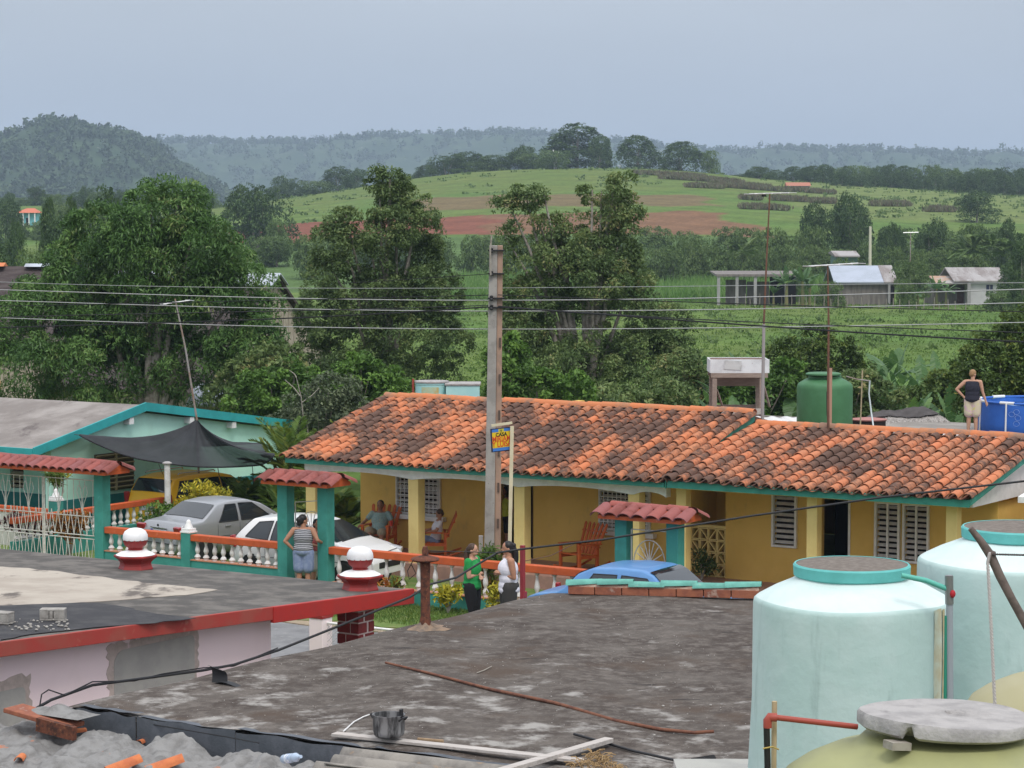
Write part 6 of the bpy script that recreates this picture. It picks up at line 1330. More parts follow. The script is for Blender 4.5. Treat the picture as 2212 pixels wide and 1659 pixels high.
# crooked stick with rope
D_ = 13.0; sk = thing('crooked_stick', 'crooked grey stick leaning across the right mint tank', 'stick', at(2212,1345,D_)); m_stick = M('grey_stick',(.17,.13,.115),(.11,.085,.075),12,rough=.9,bump=.4)
part(sk, 'stem', MB().tube([at(2096,1141,D_),at(2118,1168,D_),at(2140,1200,D_),at(2160,1245,D_),at(2186,1295,D_),at(2225,1365,D_),at(2300,1500,D_),at(2330,1600,D_)], [.016,.021,.026,.025,.023,.025,.028,.03], 9), m_stick, smooth=60); part(sk, 'fork_stub', MB().tube([at(2143,1207,D_),at(2142,1192,D_),at(2143,1189,D_)], [.024,.024,.016], 9), m_stick, smooth=60)
def twist(pts, r_, rs, n=60):
    mb = MB(); P = [Vector(p) for p in pts]
    for ph in (0, math.pi):
        q = []
        for i in range(n+1):
            s_ = i/n*(len(P)-1); k = min(int(s_), len(P)-2); c = P[k].lerp(P[k+1], s_-k); q.append(c + Vector((math.cos(i*1.9+ph), .3*math.sin(i*1.9+ph), math.sin(i*1.9+ph)))*r_)
        mb.tube(q, rs, 5)
    return mb
solo('rope', twist([at(2138,1196,D_-.04),at(2134,1215,D_-.04),at(2141,1350,D_-.05),at(2148,1500,D_-.05),at(2156,1665,D_-.05)], .004, .0075, 130), M('pale_rope',(.50,.46,.45),rough=.9), 'pale knotted rope hanging from the crooked stick', 'rope', o=at(2148,1500,D_))
solo('twisted_wire', twist([at(2145,1197,D_-.03),at(2230,1199,D_-.03),at(2320,1204,D_)], .004, .004, 70), M('dark_wire',(.06,.05,.05)), 'dark twisted wire tied to the stick fork, running right', 'wire', o=at(2200,1198,D_))
# platform below the tanks (out of frame)
solo('tank_platform', MB().box(X1-1.2,X1+3.2,Y1-1.2,Y1+2.4,0,3.3), m_cem, 'concrete platform carrying the mint tanks', 'platform', o=(X1,Y1,0))
solo('tank_platform', MB().box(KX-1.2,KX+2.2,KY-1.2,KY+1.4,0,3.985), m_cem, 'concrete platform below the olive tank', 'platform', o=(KX,KY,0))
solo('near_platform', MB().box(1.9,5.2,13.2,16.2,0,3.6), m_cem, 'concrete plinth below the beige tank', 'platform', o=(3.2,14.5,0))
# ------------------------------------------------------------------ people
def remesh(mb, name, mat, vox, smooth_it=4):
    me = bpy.data.meshes.new(name); me.from_pydata(mb.v, [], mb.f); ob = bpy.data.objects.new(name, me); COL.objects.link(ob)
    r = ob.modifiers.new('r', 'REMESH'); r.mode = 'VOXEL'; r.voxel_size = vox
    s = ob.modifiers.new('s', 'SMOOTH'); s.factor = .5; s.iterations = smooth_it
    dg = bpy.context.evaluated_depsgraph_get(); out = bpy.data.meshes.new_from_object(ob.evaluated_get(dg)); bpy.data.objects.remove(ob)
    out.materials.clear(); out.materials.append(mat); out.polygons.foreach_set('use_smooth', [True]*len(out.polygons)); out.name = name
    return out
def limb(mb, pts, rs, flat=1.0):
    pts = [Vector(p) for p in pts]
    mb.tube(pts, rs, 12)
    for p, r in zip(pts, rs): mb.sphere(p, r, 12, 8)
def hand(mb, wrist, elbow, curl=.5):
    wv, ev = Vector(wrist), Vector(elbow); d = (wv-ev).normalized(); s = d.cross(Vector((0,0,1)))
    s = s.normalized() if s.length > .05 else Vector((1,0,0)); u = s.cross(d).normalized()
    palm = wv + d*.05; limb(mb, [wv, wv+d*.045, wv+d*.085], [.026,.034,.033])
    for i, (o, l) in enumerate(((-.03,.058),(-.01,.070),(.011,.066),(.031,.052))):
        b = wv + d*.085 + s*o; m_ = b + (d*.75 - u*curl*.6)*l*.55; e_ = m_ + (d*.35 - u*curl)*l*.5; limb(mb, [b, m_, e_], [.0105,.0095,.0085])
    b = wv + d*.03 - s*.035; limb(mb, [b, b - s*.028 + d*.025, b - s*.030 + d*.055], [.0125,.011,.0095])
def person(label, loc, head, hgt, skin, hairm, arms, legs, clothes, hair='short', headturn=0.0, headpitch=0.0, lean=0.0, sit=False, pelvis=None, vox=.0095, build=1.0, extra=None):
    """local frame: faces +y, x to the person's right, metres for a 1.65 m body; arms/legs = ((elbow, wrist), (elbow, wrist)) / ((knee, ankle), ...) right first"""
    t = thing('person', label, 'person', (0,0,0)); t.location = loc; t.rotation_euler = (0,0,head); sc = hgt/1.65; t.scale = (sc,sc,sc)
    hp_ = Vector(pelvis or (0,0,.90)); dz = hp_.z-.90
    def T(x, y, z): return Vector((x + hp_.x, y + hp_.y - (z-.90)*math.tan(lean)*1.0, z + dz))
    sh = (T(.165*build,0,1.355), T(-.165*build,0,1.355)); hips = (T(.085*build,0,.90), T(-.085*build,0,.90))
    mb = MB()
    def ell(c, r): mb.sphere(c, r, 16, 10)
    ell(T(0,-.01,.93), (.155*build,.115*build,.12)); ell(T(0,0,1.05), (.130*build,.095*build,.13)); ell(T(0,.005,1.20), (.150*build,.105*build,.15)); ell(T(0,-.005,1.32), (.145*build,.085,.09))
    limb(mb, [T(.10,0,1.36), sh[0]], [.06,.055]); limb(mb, [T(-.10,0,1.36), sh[1]], [.06,.055])
    hc = T(0,.02,1.545); limb(mb, [T(0,-.01,1.36), T(0,.0,1.47)], [.055,.050])
    Rh = Euler((headpitch,0,headturn)).to_matrix()
    def Hd(x, y, z): return hc + Rh @ Vector((x,y,z))
    hm = MB(); hm.sphere((0,-.008,.02), (.075,.092,.098), 16, 12); hm.sphere((0,.022,-.045), (.056,.062,.062), 14, 10); hm.sphere((0,.088,-.02), (.013,.02,.020), 8, 6); hm.sphere((0,.075,-.062), (.024,.012,.009), 8, 6)
    for s in (1,-1): hm.sphere((s*.076,-.008,-.012), (.012,.022,.03), 8, 6)
    mb.add([hc + Rh @ Vector(p) for p in hm.v], hm.f)
    for i in (0, 1):
        e_, w_ = Vector(arms[i][0]), Vector(arms[i][1]); limb(mb, [sh[i], sh[i].lerp(e_,.5), e_], [.050*build,.045*build,.038]); limb(mb, [e_, e_.lerp(w_,.4), w_], [.038,.036,.025]); hand(mb, w_, e_, .55)
        k_, a_ = Vector(legs[i][0]), Vector(legs[i][1]); limb(mb, [hips[i], hips[i].lerp(k_,.45), k_], [.095*build,.082*build,.055]); limb(mb, [k_, k_.lerp(a_,.35), a_], [.055,.057,.034])
        fd = Vector((.10 if i == 0 else -.10, 1, 0)).normalized(); limb(mb, [a_ + Vector((0,-.03,-.045)), a_ + fd*.07 + Vector((0,0,-.055)), a_ + fd*.155 + Vector((0,0,-.062))], [.034,.033,.022])
    part(t, 'body', remesh(mb, 'body', skin, vox), skin)
    for s in (1,-1): part(t, 'eye', MB().sphere(Hd(s*.030,.079,.012), (.011,.006,.006), 8, 6), m_ink, smooth=60)
    part(t, 'mouth', MB().sphere(Hd(0,.083,-.064), (.020,.006,.005), 8, 5), M('lips',(.30,.10,.09)) if 'lips' not in bpy.data.materials else bpy.data.materials['lips'], smooth=60)
    hb = MB(); hb.sphere((0,-.022,.035), (.084,.092,.092), 16, 12)
    if hair == 'short': hb.sphere((0,-.045,.0), (.078,.065,.075), 12, 8)
    if hair == 'bun': hb.sphere((0,-.05,0), (.078,.07,.085), 12, 8); hb.sphere((.0,-.11,.02), (.055,.05,.055), 12, 8); hb.sphere((.0,-.10,-.05), (.05,.045,.06), 12, 8)
    if hair == 'pony': hb.sphere((0,-.045,0), (.078,.06,.08), 12, 8); limb(hb, [(0,-.10,.03),(0,-.135,-.04),(.01,-.13,-.14),(.015,-.12,-.26),(.01,-.11,-.32)], [.035,.045,.045,.035,.015])
    if hair == 'long': hb.sphere((0,-.045,0), (.083,.07,.09), 12, 8); limb(hb, [(0,-.10,.02),(0,-.14,-.07),(.01,-.145,-.18),(.01,-.13,-.30),(0,-.11,-.38)], [.045,.055,.055,.045,.02]); hb.sphere((0,-.115,.05), (.05,.04,.04), 10, 6)
    if hair == 'bob': hb.sphere((0,-.04,-.02), (.085,.075,.10), 12, 8)
    hb2 = MB(); hb2.v = [tuple(hc + Rh @ Vector(p)) for p in hb.v]; hb2.f = hb.f; part(t, 'hair', remesh(hb2, 'hair', hairm, .009, 3), hairm)
    for c in clothes:
        kind, mt = c[0], c[1]; g = MB(); s = 1.19 if c[0] == 'top' else 1.10
        def ge(c_, r): g.sphere(c_, tuple(q*s for q in r), 16, 10)
        if kind == 'top':
            hem, slv = c[2], c[3]
            ge(T(0,.005,1.20), (.150*build,.112*build,.15)); ge(T(0,-.002,1.05), (.138*build,.105*build,.13)); ge(T(0,-.005,1.31), (.142*build,.086,.075)); ge(T(0,-.01,hem+.06), (.152*build,.120*build,.085)); ge(T(0,-.006,(hem+1.05)/2), (.146*build,.114*build,.10))
            g.tube([T(0,-.008,hem), T(0,-.008,hem+.10)], [.0,.0], 3) if False else None
            for i in (0,1):
                limb(g, [T(.08 if i == 0 else -.08,0,1.34), sh[i].lerp(T(0,0,1.34), .0 if slv else .22)], [.066,.060])
                if slv:
                    e_ = Vector(arms[i][0]); limb(g, [sh[i], sh[i].lerp(e_, slv)], [.062*build,.058*build])
        if kind == 'bottom':
            frac = c[2]; ge(T(0,-.012,.93), (.160*build,.122*build,.10)); ge(T(0,-.005,.97), (.136*build,.102*build,.06))
            for i in (0,1):
                k_, a_ = Vector(legs[i][0]), Vector(legs[i][1]); f1 = min(1, frac*2); loose = c[3] if len(c) > 3 else 1.10
                limb(g, [hips[i], hips[i].lerp(k_, .5*f1), hips[i].lerp(k_, f1)], [.102*build*1.03, .090*build*loose, (.09 if f1 < 1 else .062)*loose*build])
                if frac > .5: limb(g, [k_, k_.lerp(a_, (frac-.5)*.8), k_.lerp(a_, (frac-.5)*2)], [.062*loose,.062*loose,.045*loose])
        if kind == 'shoes':
            for i in (0,1):
                a_ = Vector(legs[i][1]); fd = Vector((.10 if i == 0 else -.10, 1, 0)).normalized(); limb(g, [a_ + Vector((0,-.035,-.045)), a_ + fd*.07 + Vector((0,0,-.055)), a_ + fd*.16 + Vector((0,0,-.06))], [.040,.039,.028])
        nm = {'top':'shirt','bottom':'trousers' if c[0] == 'bottom' and c[2] > .5 else 'shorts','shoes':'shoes'}[kind]
        part(t, nm, remesh(g, nm, mt, .012, 3), mt)
    if extra: extra(t, T, Hd)
    return t
sk_t = M('skin_tan', (.42,.21,.13), (.38,.185,.115), 20, rough=.55); sk_d = M('skin_brown', (.30,.145,.09), rough=.55); sk_l = M('skin_light', (.50,.28,.19), rough=.55)
hr_k = M('black_hair', (.014,.012,.012), rough=.45); hr_b = M('brown_hair', (.06,.032,.02), rough=.5); hr_y = M('blond_hair', (.30,.17,.08), rough=.6)
def stripes(name, c1, c2, sc_):
    m, t, b, o = newmat(name); n = t.nodes.new; l = t.links.new; tcn = n('ShaderNodeTexCoord'); wv = n('ShaderNodeTexWave'); wv.bands_direction = 'Z'; wv.inputs['Scale'].default_value = sc_; wv.inputs['Distortion'].default_value = 1.2; l(tcn.outputs['Object'], wv.inputs[0])
    r = n('ShaderNodeMapRange'); r.inputs[1].default_value = .45; r.inputs[2].default_value = .55; l(wv.outputs[1], r.inputs[0]); q = n('ShaderNodeMix'); q.data_type = 'RGBA'; l(r.outputs[0], q.inputs[0]); q.inputs[6].default_value = (*c1,1); q.inputs[7].default_value = (*c2,1); l(q.outputs[2], b.inputs['Base Color']); b.inputs['Roughness'].default_value = .85; return m
c_str = stripes('striped_cotton', (.035,.035,.05), (.42,.42,.44), 9.0)
c_den = M('denim', (.20,.25,.40), (.27,.32,.46), 12, rough=.9); c_pk = M('pink_cotton', (.60,.15,.15), rough=.9); c_lg = M('light_grey_cotton', (.50,.47,.46), rough=.9); c_gr = M('green_cotton', (.015,.24,.055), (.02,.29,.075), 9, rough=.85)
c_bk = M('black_cotton', (.010,.010,.012), rough=.85); c_wh = M('white_cotton', (.74,.72,.78), (.66,.64,.70), 7, rough=.9); c_ch = M('charcoal_cotton', (.045,.042,.04), rough=.9); c_yg = M('lime_cotton', (.42,.46,.06), rough=.9); c_nv = M('navy_cotton', (.022,.022,.035), rough=.9)
c_tl = M('patterned_teal', (.30,.43,.42), (.22,.32,.33), 40, rough=.9, c3=(.45,.42,.32), sc3=30, lo3=.58, hi3=.64); c_fl = M('floral_cotton', (.60,.52,.38), (.62,.40,.50), 9, .5, .6, rough=.9, c3=(.62,.55,.14), sc3=11, lo3=.6, hi3=.66); c_kh = M('khaki_cotton', (.30,.25,.18), rough=.9)
ST = (((.085,.01,.48),(.10,-.01,.085)), ((-.085,.0,.48),(-.10,-.01,.085)))
def px_head(x, ytop, n, hgt):                               # stand a person so that the top of the head meets a pixel
    u, n, z = sn(x, ytop, n); return S(u, n, z-hgt)
AZ = lambda deg: math.radians(-deg)                         # 0 = facing away from the camera, + turns clockwise seen from above
loc = px_head(655, 1113, 40.55, 1.60); person('person in striped top and denim shorts seen from behind at the gate, hand on hip', (loc[0],loc[1],.03), AZ(8), loc[2]+1.60-.03, sk_t, hr_k,
    (((.30,-.06,1.16),(.33,.14,1.10)), ((-.36,-.07,1.13),(-.20,-.03,.97))), ST, [('top',c_str,.93,0), ('bottom',c_den,.36,1.16)], 'bun', headturn=-.9, build=1.16)
loc = px_head(684, 1122, 41.35, 1.58); person('person in pink shirt and pale shorts inside the gate beside the striped one', (loc[0],loc[1],.03), AZ(150), loc[2]+1.58-.03, sk_t, hr_k,
    (((.22,.05,1.12),(.10,.22,1.08)), ((-.22,.05,1.12),(-.10,.22,1.10))), ST, [('top',c_pk,.92,.3), ('bottom',c_lg,.40,1.16)], 'bob', build=1.08, extra=lambda t, T, Hd: part(t, 'paper', MB().obox((-.05,.30,1.12),(.14,.02,.16),Euler((.4,0,.3)).to_matrix()), M('green_paper',(.50,.60,.30))))
u, n, z = R1; lp = S(u, 46.12, FZ)
SIT = (((.14,-.0,.0),(0,0,0)),)
person('person in a patterned teal shirt sitting in an orange rocking chair', (lp[0],lp[1],FZ+.0), AZ(188), 1.70, sk_d, hr_k,
    (((.34,-.10,.66),(.40,.14,.60)), ((-.32,-.08,.64),(-.34,.18,.60))), (((.16,.40,.50),(.05,.55,.12)), ((-.14,.40,.46),(-.15,.48,.085))), [('top',c_tl,.93,.55), ('bottom',c_kh,.45,1.1)], 'short', lean=.34, pelvis=(0,.0,.38), build=1.12, extra=lambda t, T, Hd: part(t, 'red_cup', MB().lathe([(.04,0),(.045,.12)],12,(-.34,.25,.60)), M('red_cup',(.5,.05,.03)), smooth=40))
u, n, z = R2; lp = S(u-.02, 45.85, FZ)
person('person in a white T-shirt sitting half hidden behind a yellow column', (lp[0],lp[1],FZ), AZ(258), 1.62, sk_t, hr_b,
    (((.24,.0,.66),(.16,.24,.60)), ((-.24,.0,.66),(-.12,.24,.60))), (((.12,.40,.46),(.12,.46,.085)), ((-.12,.40,.46),(-.12,.46,.085))), [('top',c_wh,.93,.5), ('bottom',c_den,.9,1.1)], 'short', headpitch=-.45, lean=.22, pelvis=(0,.0,.38))
u, n, z = sn(1088, 1085, 47.0); lp = S(u, 47.0, FZ); person('person in a lime tank top and black shorts standing in the dark doorway', lp, AZ(200), 1.62, sk_d, hr_k,
    (((.22,-.02,1.10),(.20,.08,.86)), ((-.22,-.02,1.10),(-.20,.08,.86))), ST, [('top',c_yg,.93,0), ('bottom',c_bk,.34,1.1)], 'short')
loc = px_head(1020, 1177, 38.5, 1.75); H_ = loc[2]+1.75-.02; person('person in a green T-shirt and black leggings with folded arms and brown ponytail', (loc[0],loc[1],.03), AZ(112), H_, sk_l, hr_b,
    (((.225,.03,1.09),(.03,.12,1.12)), ((-.225,.03,1.08),(-.02,.15,1.07))), (((.09,.03,.48),(.10,.0,.085)), ((-.075,.05,.48),(-.12,.04,.085))), [('top',c_gr,.84,.40), ('bottom',c_bk,.96,1.02), ('shoes',c_ch)], 'pony', build=1.18)
loc = px_head(1098, 1172, 38.4, 1.75); H_ = loc[2]+1.75-.02; person('person in a white sleeveless top with long black hair facing the green shirt', (loc[0],loc[1],.03), AZ(258), H_, sk_t, hr_k,
    (((.235,-.05,1.08),(.08,.13,1.12)), ((-.235,-.05,1.08),(-.06,.14,1.14))), ST, [('top',c_wh,.80,0), ('bottom',c_ch,.95,1.12), ('shoes',c_bk)], 'long', build=1.28)
lp = S(*unS(at(2100,930,57.0)[0], 57.0), 3.05); zt = at(2106,800,57.0)[2]
person('fair-haired person in a navy sleeveless top and floral shorts standing on the roof', (at(2100,930,57.0)[0],57.0,3.05), AZ(22), zt-3.05, sk_l, hr_y,
    (((.25,.02,1.10),(.33,.05,.86)), ((-.40,-.05,1.16),(-.22,-.04,.98))), ST, [('top',c_nv,.86,0), ('bottom',c_fl,.40,1.22), ('shoes',c_bk)], 'short', headturn=-.5, headpitch=-.35, build=1.15)

# ------------------------------------------------------------------ utility pole, name sign, wires
m_pole = M('concrete_pole', (.36,.335,.31), (.28,.26,.24), 4, rough=.95, bump=.4, bsc=30, c3=(.22,.20,.18), sc3=14, lo3=.62, hi3=.7); m_polr = M('rusty_concrete', (.40,.26,.19), (.32,.22,.17), 4, rough=.95, bump=.3)
DP = 50.2; pb = at(1063,1320,DP); ptp = at(1072,530,DP); pole = thing('utility_pole', 'tall weathered concrete utility pole with bolt slots in front of the yellow house', 'utility pole', (pb[0],DP,0))
b0, b1_ = Vector((pb[0],DP,0)), Vector(ptp); ax = (b1_-b0)
def pole_sec(w0, w1, off, dep, mat, nm):
    mb = MB(); v = []
    for s_, w_, d_ in ((0,w0,dep),(1,w1,dep*.72)):
        c = b0 + ax*s_ + Vector((off*(1-.22*s_),0,0)); v += [c+Vector((-w_/2,-d_/2,0)), c+Vector((w_/2,-d_/2,0)), c+Vector((w_/2,d_/2,0)), c+Vector((-w_/2,d_/2,0))]
    mb.add(v, [(3,2,1,0),(4,5,6,7),(0,1,5,4),(1,2,6,5),(2,3,7,6),(3,0,4,7)]); return part(pole, nm, mb, mat, bevel=.012)
pole_sec(.22,.17,-.075,.30,m_pole,'left_flange'); pole_sec(.13,.11,.105,.22,m_polr,'right_flange')
for i in range(7):
    c = b0 + ax*(.12+.10*i); part(pole, 'bolt_slot', MB().box(c.x+.085,c.x+.125,DP-.125,DP-.08,c.z,c.z+.20), M('slot',(.10,.07,.055)) if i == 0 else bpy.data.materials['slot'])
for yy in (541,591,644,664): c = at(1072,yy,DP); part(pole, 'clamp', MB().box(c[0]-.17,c[0]+.17,DP-.16,DP+.16,c[2]-.015,c[2]+.015), m_plast); part(pole, 'insulator', MB().lathe([(.03,0),(.045,.03),(.03,.06),(.045,.09),(.02,.11)],10,(c[0]-.1,DP-.17,c[2]-.05)), m_plast, smooth=50)
part(pole, 'conduit', MB().tube([at(1060,595,DP-.2),at(1059,540,DP-.2),at(1062,508,DP-.2)], .02, 6), m_pale); part(pole, 'meter_box', MB().box(pb[0]-.28,pb[0]-.19,DP-.08,DP+.08,1.05,1.5), m_pole)
# sign
m_sy = M('sign_yellow',(.72,.50,.02),rough=.5); m_sb = M('sign_blue',(.055,.19,.55),rough=.5); m_sk = M('sign_frame',(.02,.025,.06),rough=.5); m_sr = M('sign_red',(.62,.07,.02),rough=.5); m_cr = M('cream_post',(.66,.58,.40),(.6,.52,.35),4,rough=.7)
DSG = 48.7; sg = thing('name_sign', 'yellow and blue house name sign hanging from a cream post', 'sign', at(1099,1310,DSG)); tl = at(1061,924,DSG); br = at(1104,975,DSG); cx = (tl[0]+br[0])/2; cz = (tl[2]+br[2])/2; wS, hS = (br[0]-tl[0])*1.16, tl[2]-br[2]
pq = at(1102,921,DSG); pz_ = at(1098,1310,DSG); part(sg, 'post', MB().bar((pz_[0],DSG+.03,0), (pq[0]+.04,DSG+.03,pq[2]), .075, .05, (0,1,0)), m_cr); part(sg, 'arm', MB().bar((cx-wS*.42,DSG-.02,tl[2]+.045),(pq[0]+.04,DSG+.03,tl[2]+.10),.035,.05), m_cr)
bd = part(sg, 'board', MB().obox((0,0,0),(wS,.03,hS),None), m_sk, bevel=.006); bd.location = (cx-ORIG[sg][0], DSG-ORIG[sg][1], cz-ORIG[sg][2]); bd.rotation_euler = (0,-.06,.50)
bd.data.transform(Matrix.Translation(ORIG[sg])); ORIG[bd] = (0,0,0)
def onb(nm, x0, x1, z0, z1, y, mt): return part(bd, nm, MB().box(x0*wS,x1*wS,y-.001,y,z0*hS,z1*hS), mt)
onb('yellow_field',-.45,.45,-.33,.34,-.0165,m_sy); onb('blue_band',-.45,.45,-.46,-.335,-.0165,m_sb); onb('blue_band',-.45,-.13,.335,.46,-.0165,m_sb); onb('blue_band',.14,.45,.335,.46,-.0165,m_sb); onb('yellow_tab',-.13,.14,.335,.46,-.0165,M('sign_tab',(.50,.45,.06)))
onb('anchor_mark',-.012,.012,.28,.44,-.0185,m_ink); onb('anchor_mark',-.05,.05,.385,.40,-.0185,m_ink)
for tx, zz, sz_, mt, k in (('CASA',.215,.105,m_ink,1.0),('MIRIAM',.03,.165,m_sr,.78),('Y LUISA',-.19,.165,m_sr,.78)): text_part(bd, 'lettering', tx, sz_, (0,-.0195,zz*hS), (math.pi/2,0,0), mt, k, .003)
m_wire = M('black_cable',(.018,.018,.02),rough=.6); m_lwire = M('bare_wire',(.42,.42,.42),rough=.5,metal=.4)
PN = unS(pb[0], DP)[1]
def wire(label, pts, r, mat, nP=PN+.25, grp='overhead wires along the street'):
    P = [sn(x, y, nP) for x, y in pts]; us = np.array([p[0] for p in P]); zs = np.array([p[2] for p in P])
    k = 48; uu = np.linspace(us[0], us[-1], k)
    # smooth curve through the points
    if len(P) > 2: cf = np.polyfit(us, zs, min(len(P)-1, 4)); zz = np.polyval(cf, uu)
    else: zz = np.interp(uu, us, zs)
    uu, zz = list(uu), list(zz)                              # run on beyond the frame to the next poles
    if pts[0][0] < 0: uu.insert(0, uu[0]-16); zz.insert(0, zz[0]+16*max(0, (zz[0]-zz[4])/(uu[3]-uu[0]+1e-6))*.4+.25)
    if pts[-1][0] > 2212: zz.append(zz[-1]+.35); uu.append(uu[-1]+14)
    solo('overhead_wire', MB().tube([(a, nP, b) for a, b in zip(uu, zz)], r, 6, False), mat, label, 'wire', o=(us[0],nP,zs[0]), street=True, group=grp, smooth=60)
wire('thin topmost overhead wire crossing the whole picture', [(-120,604),(500,621),(1072,622),(1600,617),(2330,610)], .007, m_lwire, PN+.35)
wire('pale overhead wire second from the top', [(-120,623),(360,637),(737,647),(1072,648),(1474,645),(2212,625),(2330,621)], .011, m_lwire, PN+.3)
wire('pale overhead wire just below the second one', [(-120,646),(360,660),(737,670),(1072,671),(1474,670),(2212,654),(2330,651)], .011, m_lwire, PN+.3)
wire('lowest pale overhead wire', [(-120,682),(360,699),(737,708),(1072,711),(1474,709),(2212,697),(2330,694)], .011, m_lwire, PN+.3)
for lb, pts, r in (('thin black wire from the upper clamp towards the left', [(-120,664),(300,655),(700,646),(1066,637)], .010), ('thin black wire from the upper clamp towards the right', [(1076,637),(1474,652),(1850,664),(2330,676)], .010),
                   ('thick black cable sagging left from the lower clamp', [(-120,711),(300,699),(737,682),(1066,662)], .017), ('thick black cable sagging right from the lower clamp', [(1076,663),(1474,692),(1850,718),(2330,744)], .017),
                   ('second black cable left of the pole just above the thick one', [(-120,690),(300,678),(737,669),(1066,659)], .011), ('second black cable right of the pole above the thick one', [(1076,661),(1474,688),(1850,705),(2330,723)], .011), ('short black wire high on the pole running left into the trees', [(740,612),(900,602),(1066,591)], .008)):
    wire(lb, pts, r, m_wire, PN-.05)
# service cable over the foreground
pts = [at(75,1532,25.1), at(110,1512,25.3), at(200,1480,26), at(290,1468,26.6), at(350,1460,27.2), at(440,1448,28.2), at(505,1436,28.8), at(600,1405,29.8), at(750,1345,31.6), at(885,1290,33), at(930,1262,33.8), at(985,1248,34.8), at(1030,1220,35.6), at(1075,1194,36.2), at(1130,1186,36.3), at(1300,1166,36.3), at(1620,1115,36.3), at(1900,1075,36.3), at(2260,1034,36.3)]
solo('service_cable', MB().tube(pts, .017, 7), m_wire, 'thick black service cable rising from the roof corner across the picture', 'cable', o=pts[0], smooth=60)
tw = [Vector(p) + Vector((.0,-.01,.03*math.sin(i*2.2)+.015)) for i, p in enumerate(pts[1:8])]
solo('thin_cable', MB().tube([at(85,1530,25.1), at(90,1500,25.1), at(105,1490,25.1), at(140,1502,25.3)] + [tuple(p) for p in tw[1:]], .008, 6), m_wire, 'thin wire twisted round the service cable near the roof corner', 'cable', o=pts[1], smooth=60)
solo('thin_cable', MB().tube([at(930,1190,30.1), at(1010,1192,33), at(1075,1194,36.2)], .007, 6), m_wire, 'thin wire from the rusty pipe cap to the cable joint', 'cable', o=at(1010,1192,33))
solo('loose_wire', MB().tube([(lambda q: (q[0],q[1],q[2]))(at(*q)) for q in ((210,1552,24.9),(330,1565,24.4),(480,1590,23.7),(560,1605,23.2))], .006, 5), m_wire, 'thin black wire trailing along the membrane edge', 'wire', o=at(330,1565,24.4))

# ------------------------------------------------------------------ aerial masts
m_mast = M('mast_steel',(.30,.28,.27),(.24,.15,.10),3,rough=.6); m_rmast = M('rusty_mast',(.17,.085,.055),(.13,.065,.045),4,rough=.8); m_alu = M('aerial_alu',(.62,.62,.62),rough=.4,metal=.6)
def yagi(t, c, ax_, n, L_, w_):
    c = Vector(c); ax_ = Vector(ax_).normalized(); s = ax_.cross(Vector((0,0,1))).normalized()
    part(t, 'boom', MB().tube([c-ax_*L_/2, c+ax_*L_/2], .018, 6), m_alu)
    for i in range(n): q = c + ax_*L_*(i/(n-1)-.5); part(t, 'element', MB().tube([q-s*w_*(.5+.2*i/n), q+s*w_*(.5+.2*i/n)], .010, 5), m_alu)
a, b = at(425,905,62.5), at(378,645,62.5); t = thing('aerial_mast', 'leaning aerial mast rising from the peak of the black shade cloth', 'aerial', (a[0],62.5,0)); part(t, 'mast', MB().tube([(a[0]+.08,62.5,0),a,at(400,750,62.5),b], [.03,.028,.024,.02], 8), m_mast, smooth=60); yagi(t, at(381,653,62.5), (.85,.5,.12), 3, .75, .45)
a = at(1648,920,54.5); t = thing('aerial_mast', 'tall straight aerial mast beside the wooden tank stand', 'aerial', (a[0],54.5,2.9)); part(t, 'mast', MB().tube([(a[0]-.02,54.5,2.6),at(1650,700,54.5)], [.042,.036], 8), M('grey_mast',(.33,.31,.31),rough=.6), smooth=60); part(t, 'upper_mast', MB().tube([at(1650,700,54.5),at(1656,560,54.5),at(1663,417,54.5)], [.024,.02,.015], 8), m_rmast, smooth=60); yagi(t, at(1662,418,54.5), (1,.35,.03), 6, 1.0, .55); part(t, 'boom_box', MB().obox(at(1650,422,54.5),(.10,.08,.06)), m_plast)
a = at(1790,925,53); t = thing('aerial_mast', 'rusty aerial mast standing before the green water tank', 'aerial', (a[0],53,2.9)); part(t, 'mast', MB().tube([(a[0],53,2.7),at(1789,830,53),at(1790,700,53),at(1788,575,53)], [.03,.027,.022,.016], 8), m_rmast, smooth=60); yagi(t, at(1800,572,53), (1,.4,.05), 5, 1.25, .5); part(t, 'post_stub', MB().bar(at(1793,925,53.2),at(1794,795,53.2),.07,.05,(0,1,0)), M('stub_wood',(.45,.27,.20)))

# ------------------------------------------------------------------ things on the flat roofs
m_gtank = M('green_tank',(.055,.165,.07),(.065,.19,.085),3,rough=.55,c3=(.30,.36,.30),sc3=8,lo3=.72,hi3=.78,st3=(3,3,.6))
c = at(1781,930,56.2); t = thing('green_tank', 'dark green plastic water tank with lid on the flat roof', 'water tank', (c[0],56.2,3.05)); R_ = .655; zt = at(1781,806,56.2)[2]; z0 = 3.05
part(t, 'body', MB().lathe([(R_*.97,z0),(R_,z0+.05),(R_,zt-.36),(R_*.985,zt-.28),(R_*.93,zt-.23),(R_*.70,zt-.14),(R_*.60,zt-.11),(R_*.59,zt-.06)], 48, (c[0],56.2,0)), m_gtank, smooth=50); part(t, 'lid', MB().lathe([(R_*.60,zt-.07),(R_*.63,zt-.06),(R_*.63,zt-.03),(R_*.55,zt-.01),(.001,zt)], 40, (c[0]-.05,56.1,.03)), m_gtank, smooth=50)
part(t, 'strap', MB().tube([(c[0]-.04,56.2-R_*.97,z0),(c[0]-.04,56.2-R_*1.005,zt-.4),(c[0]-.02,56.2-R_*.62,zt-.1)], .008, 5), m_plast)
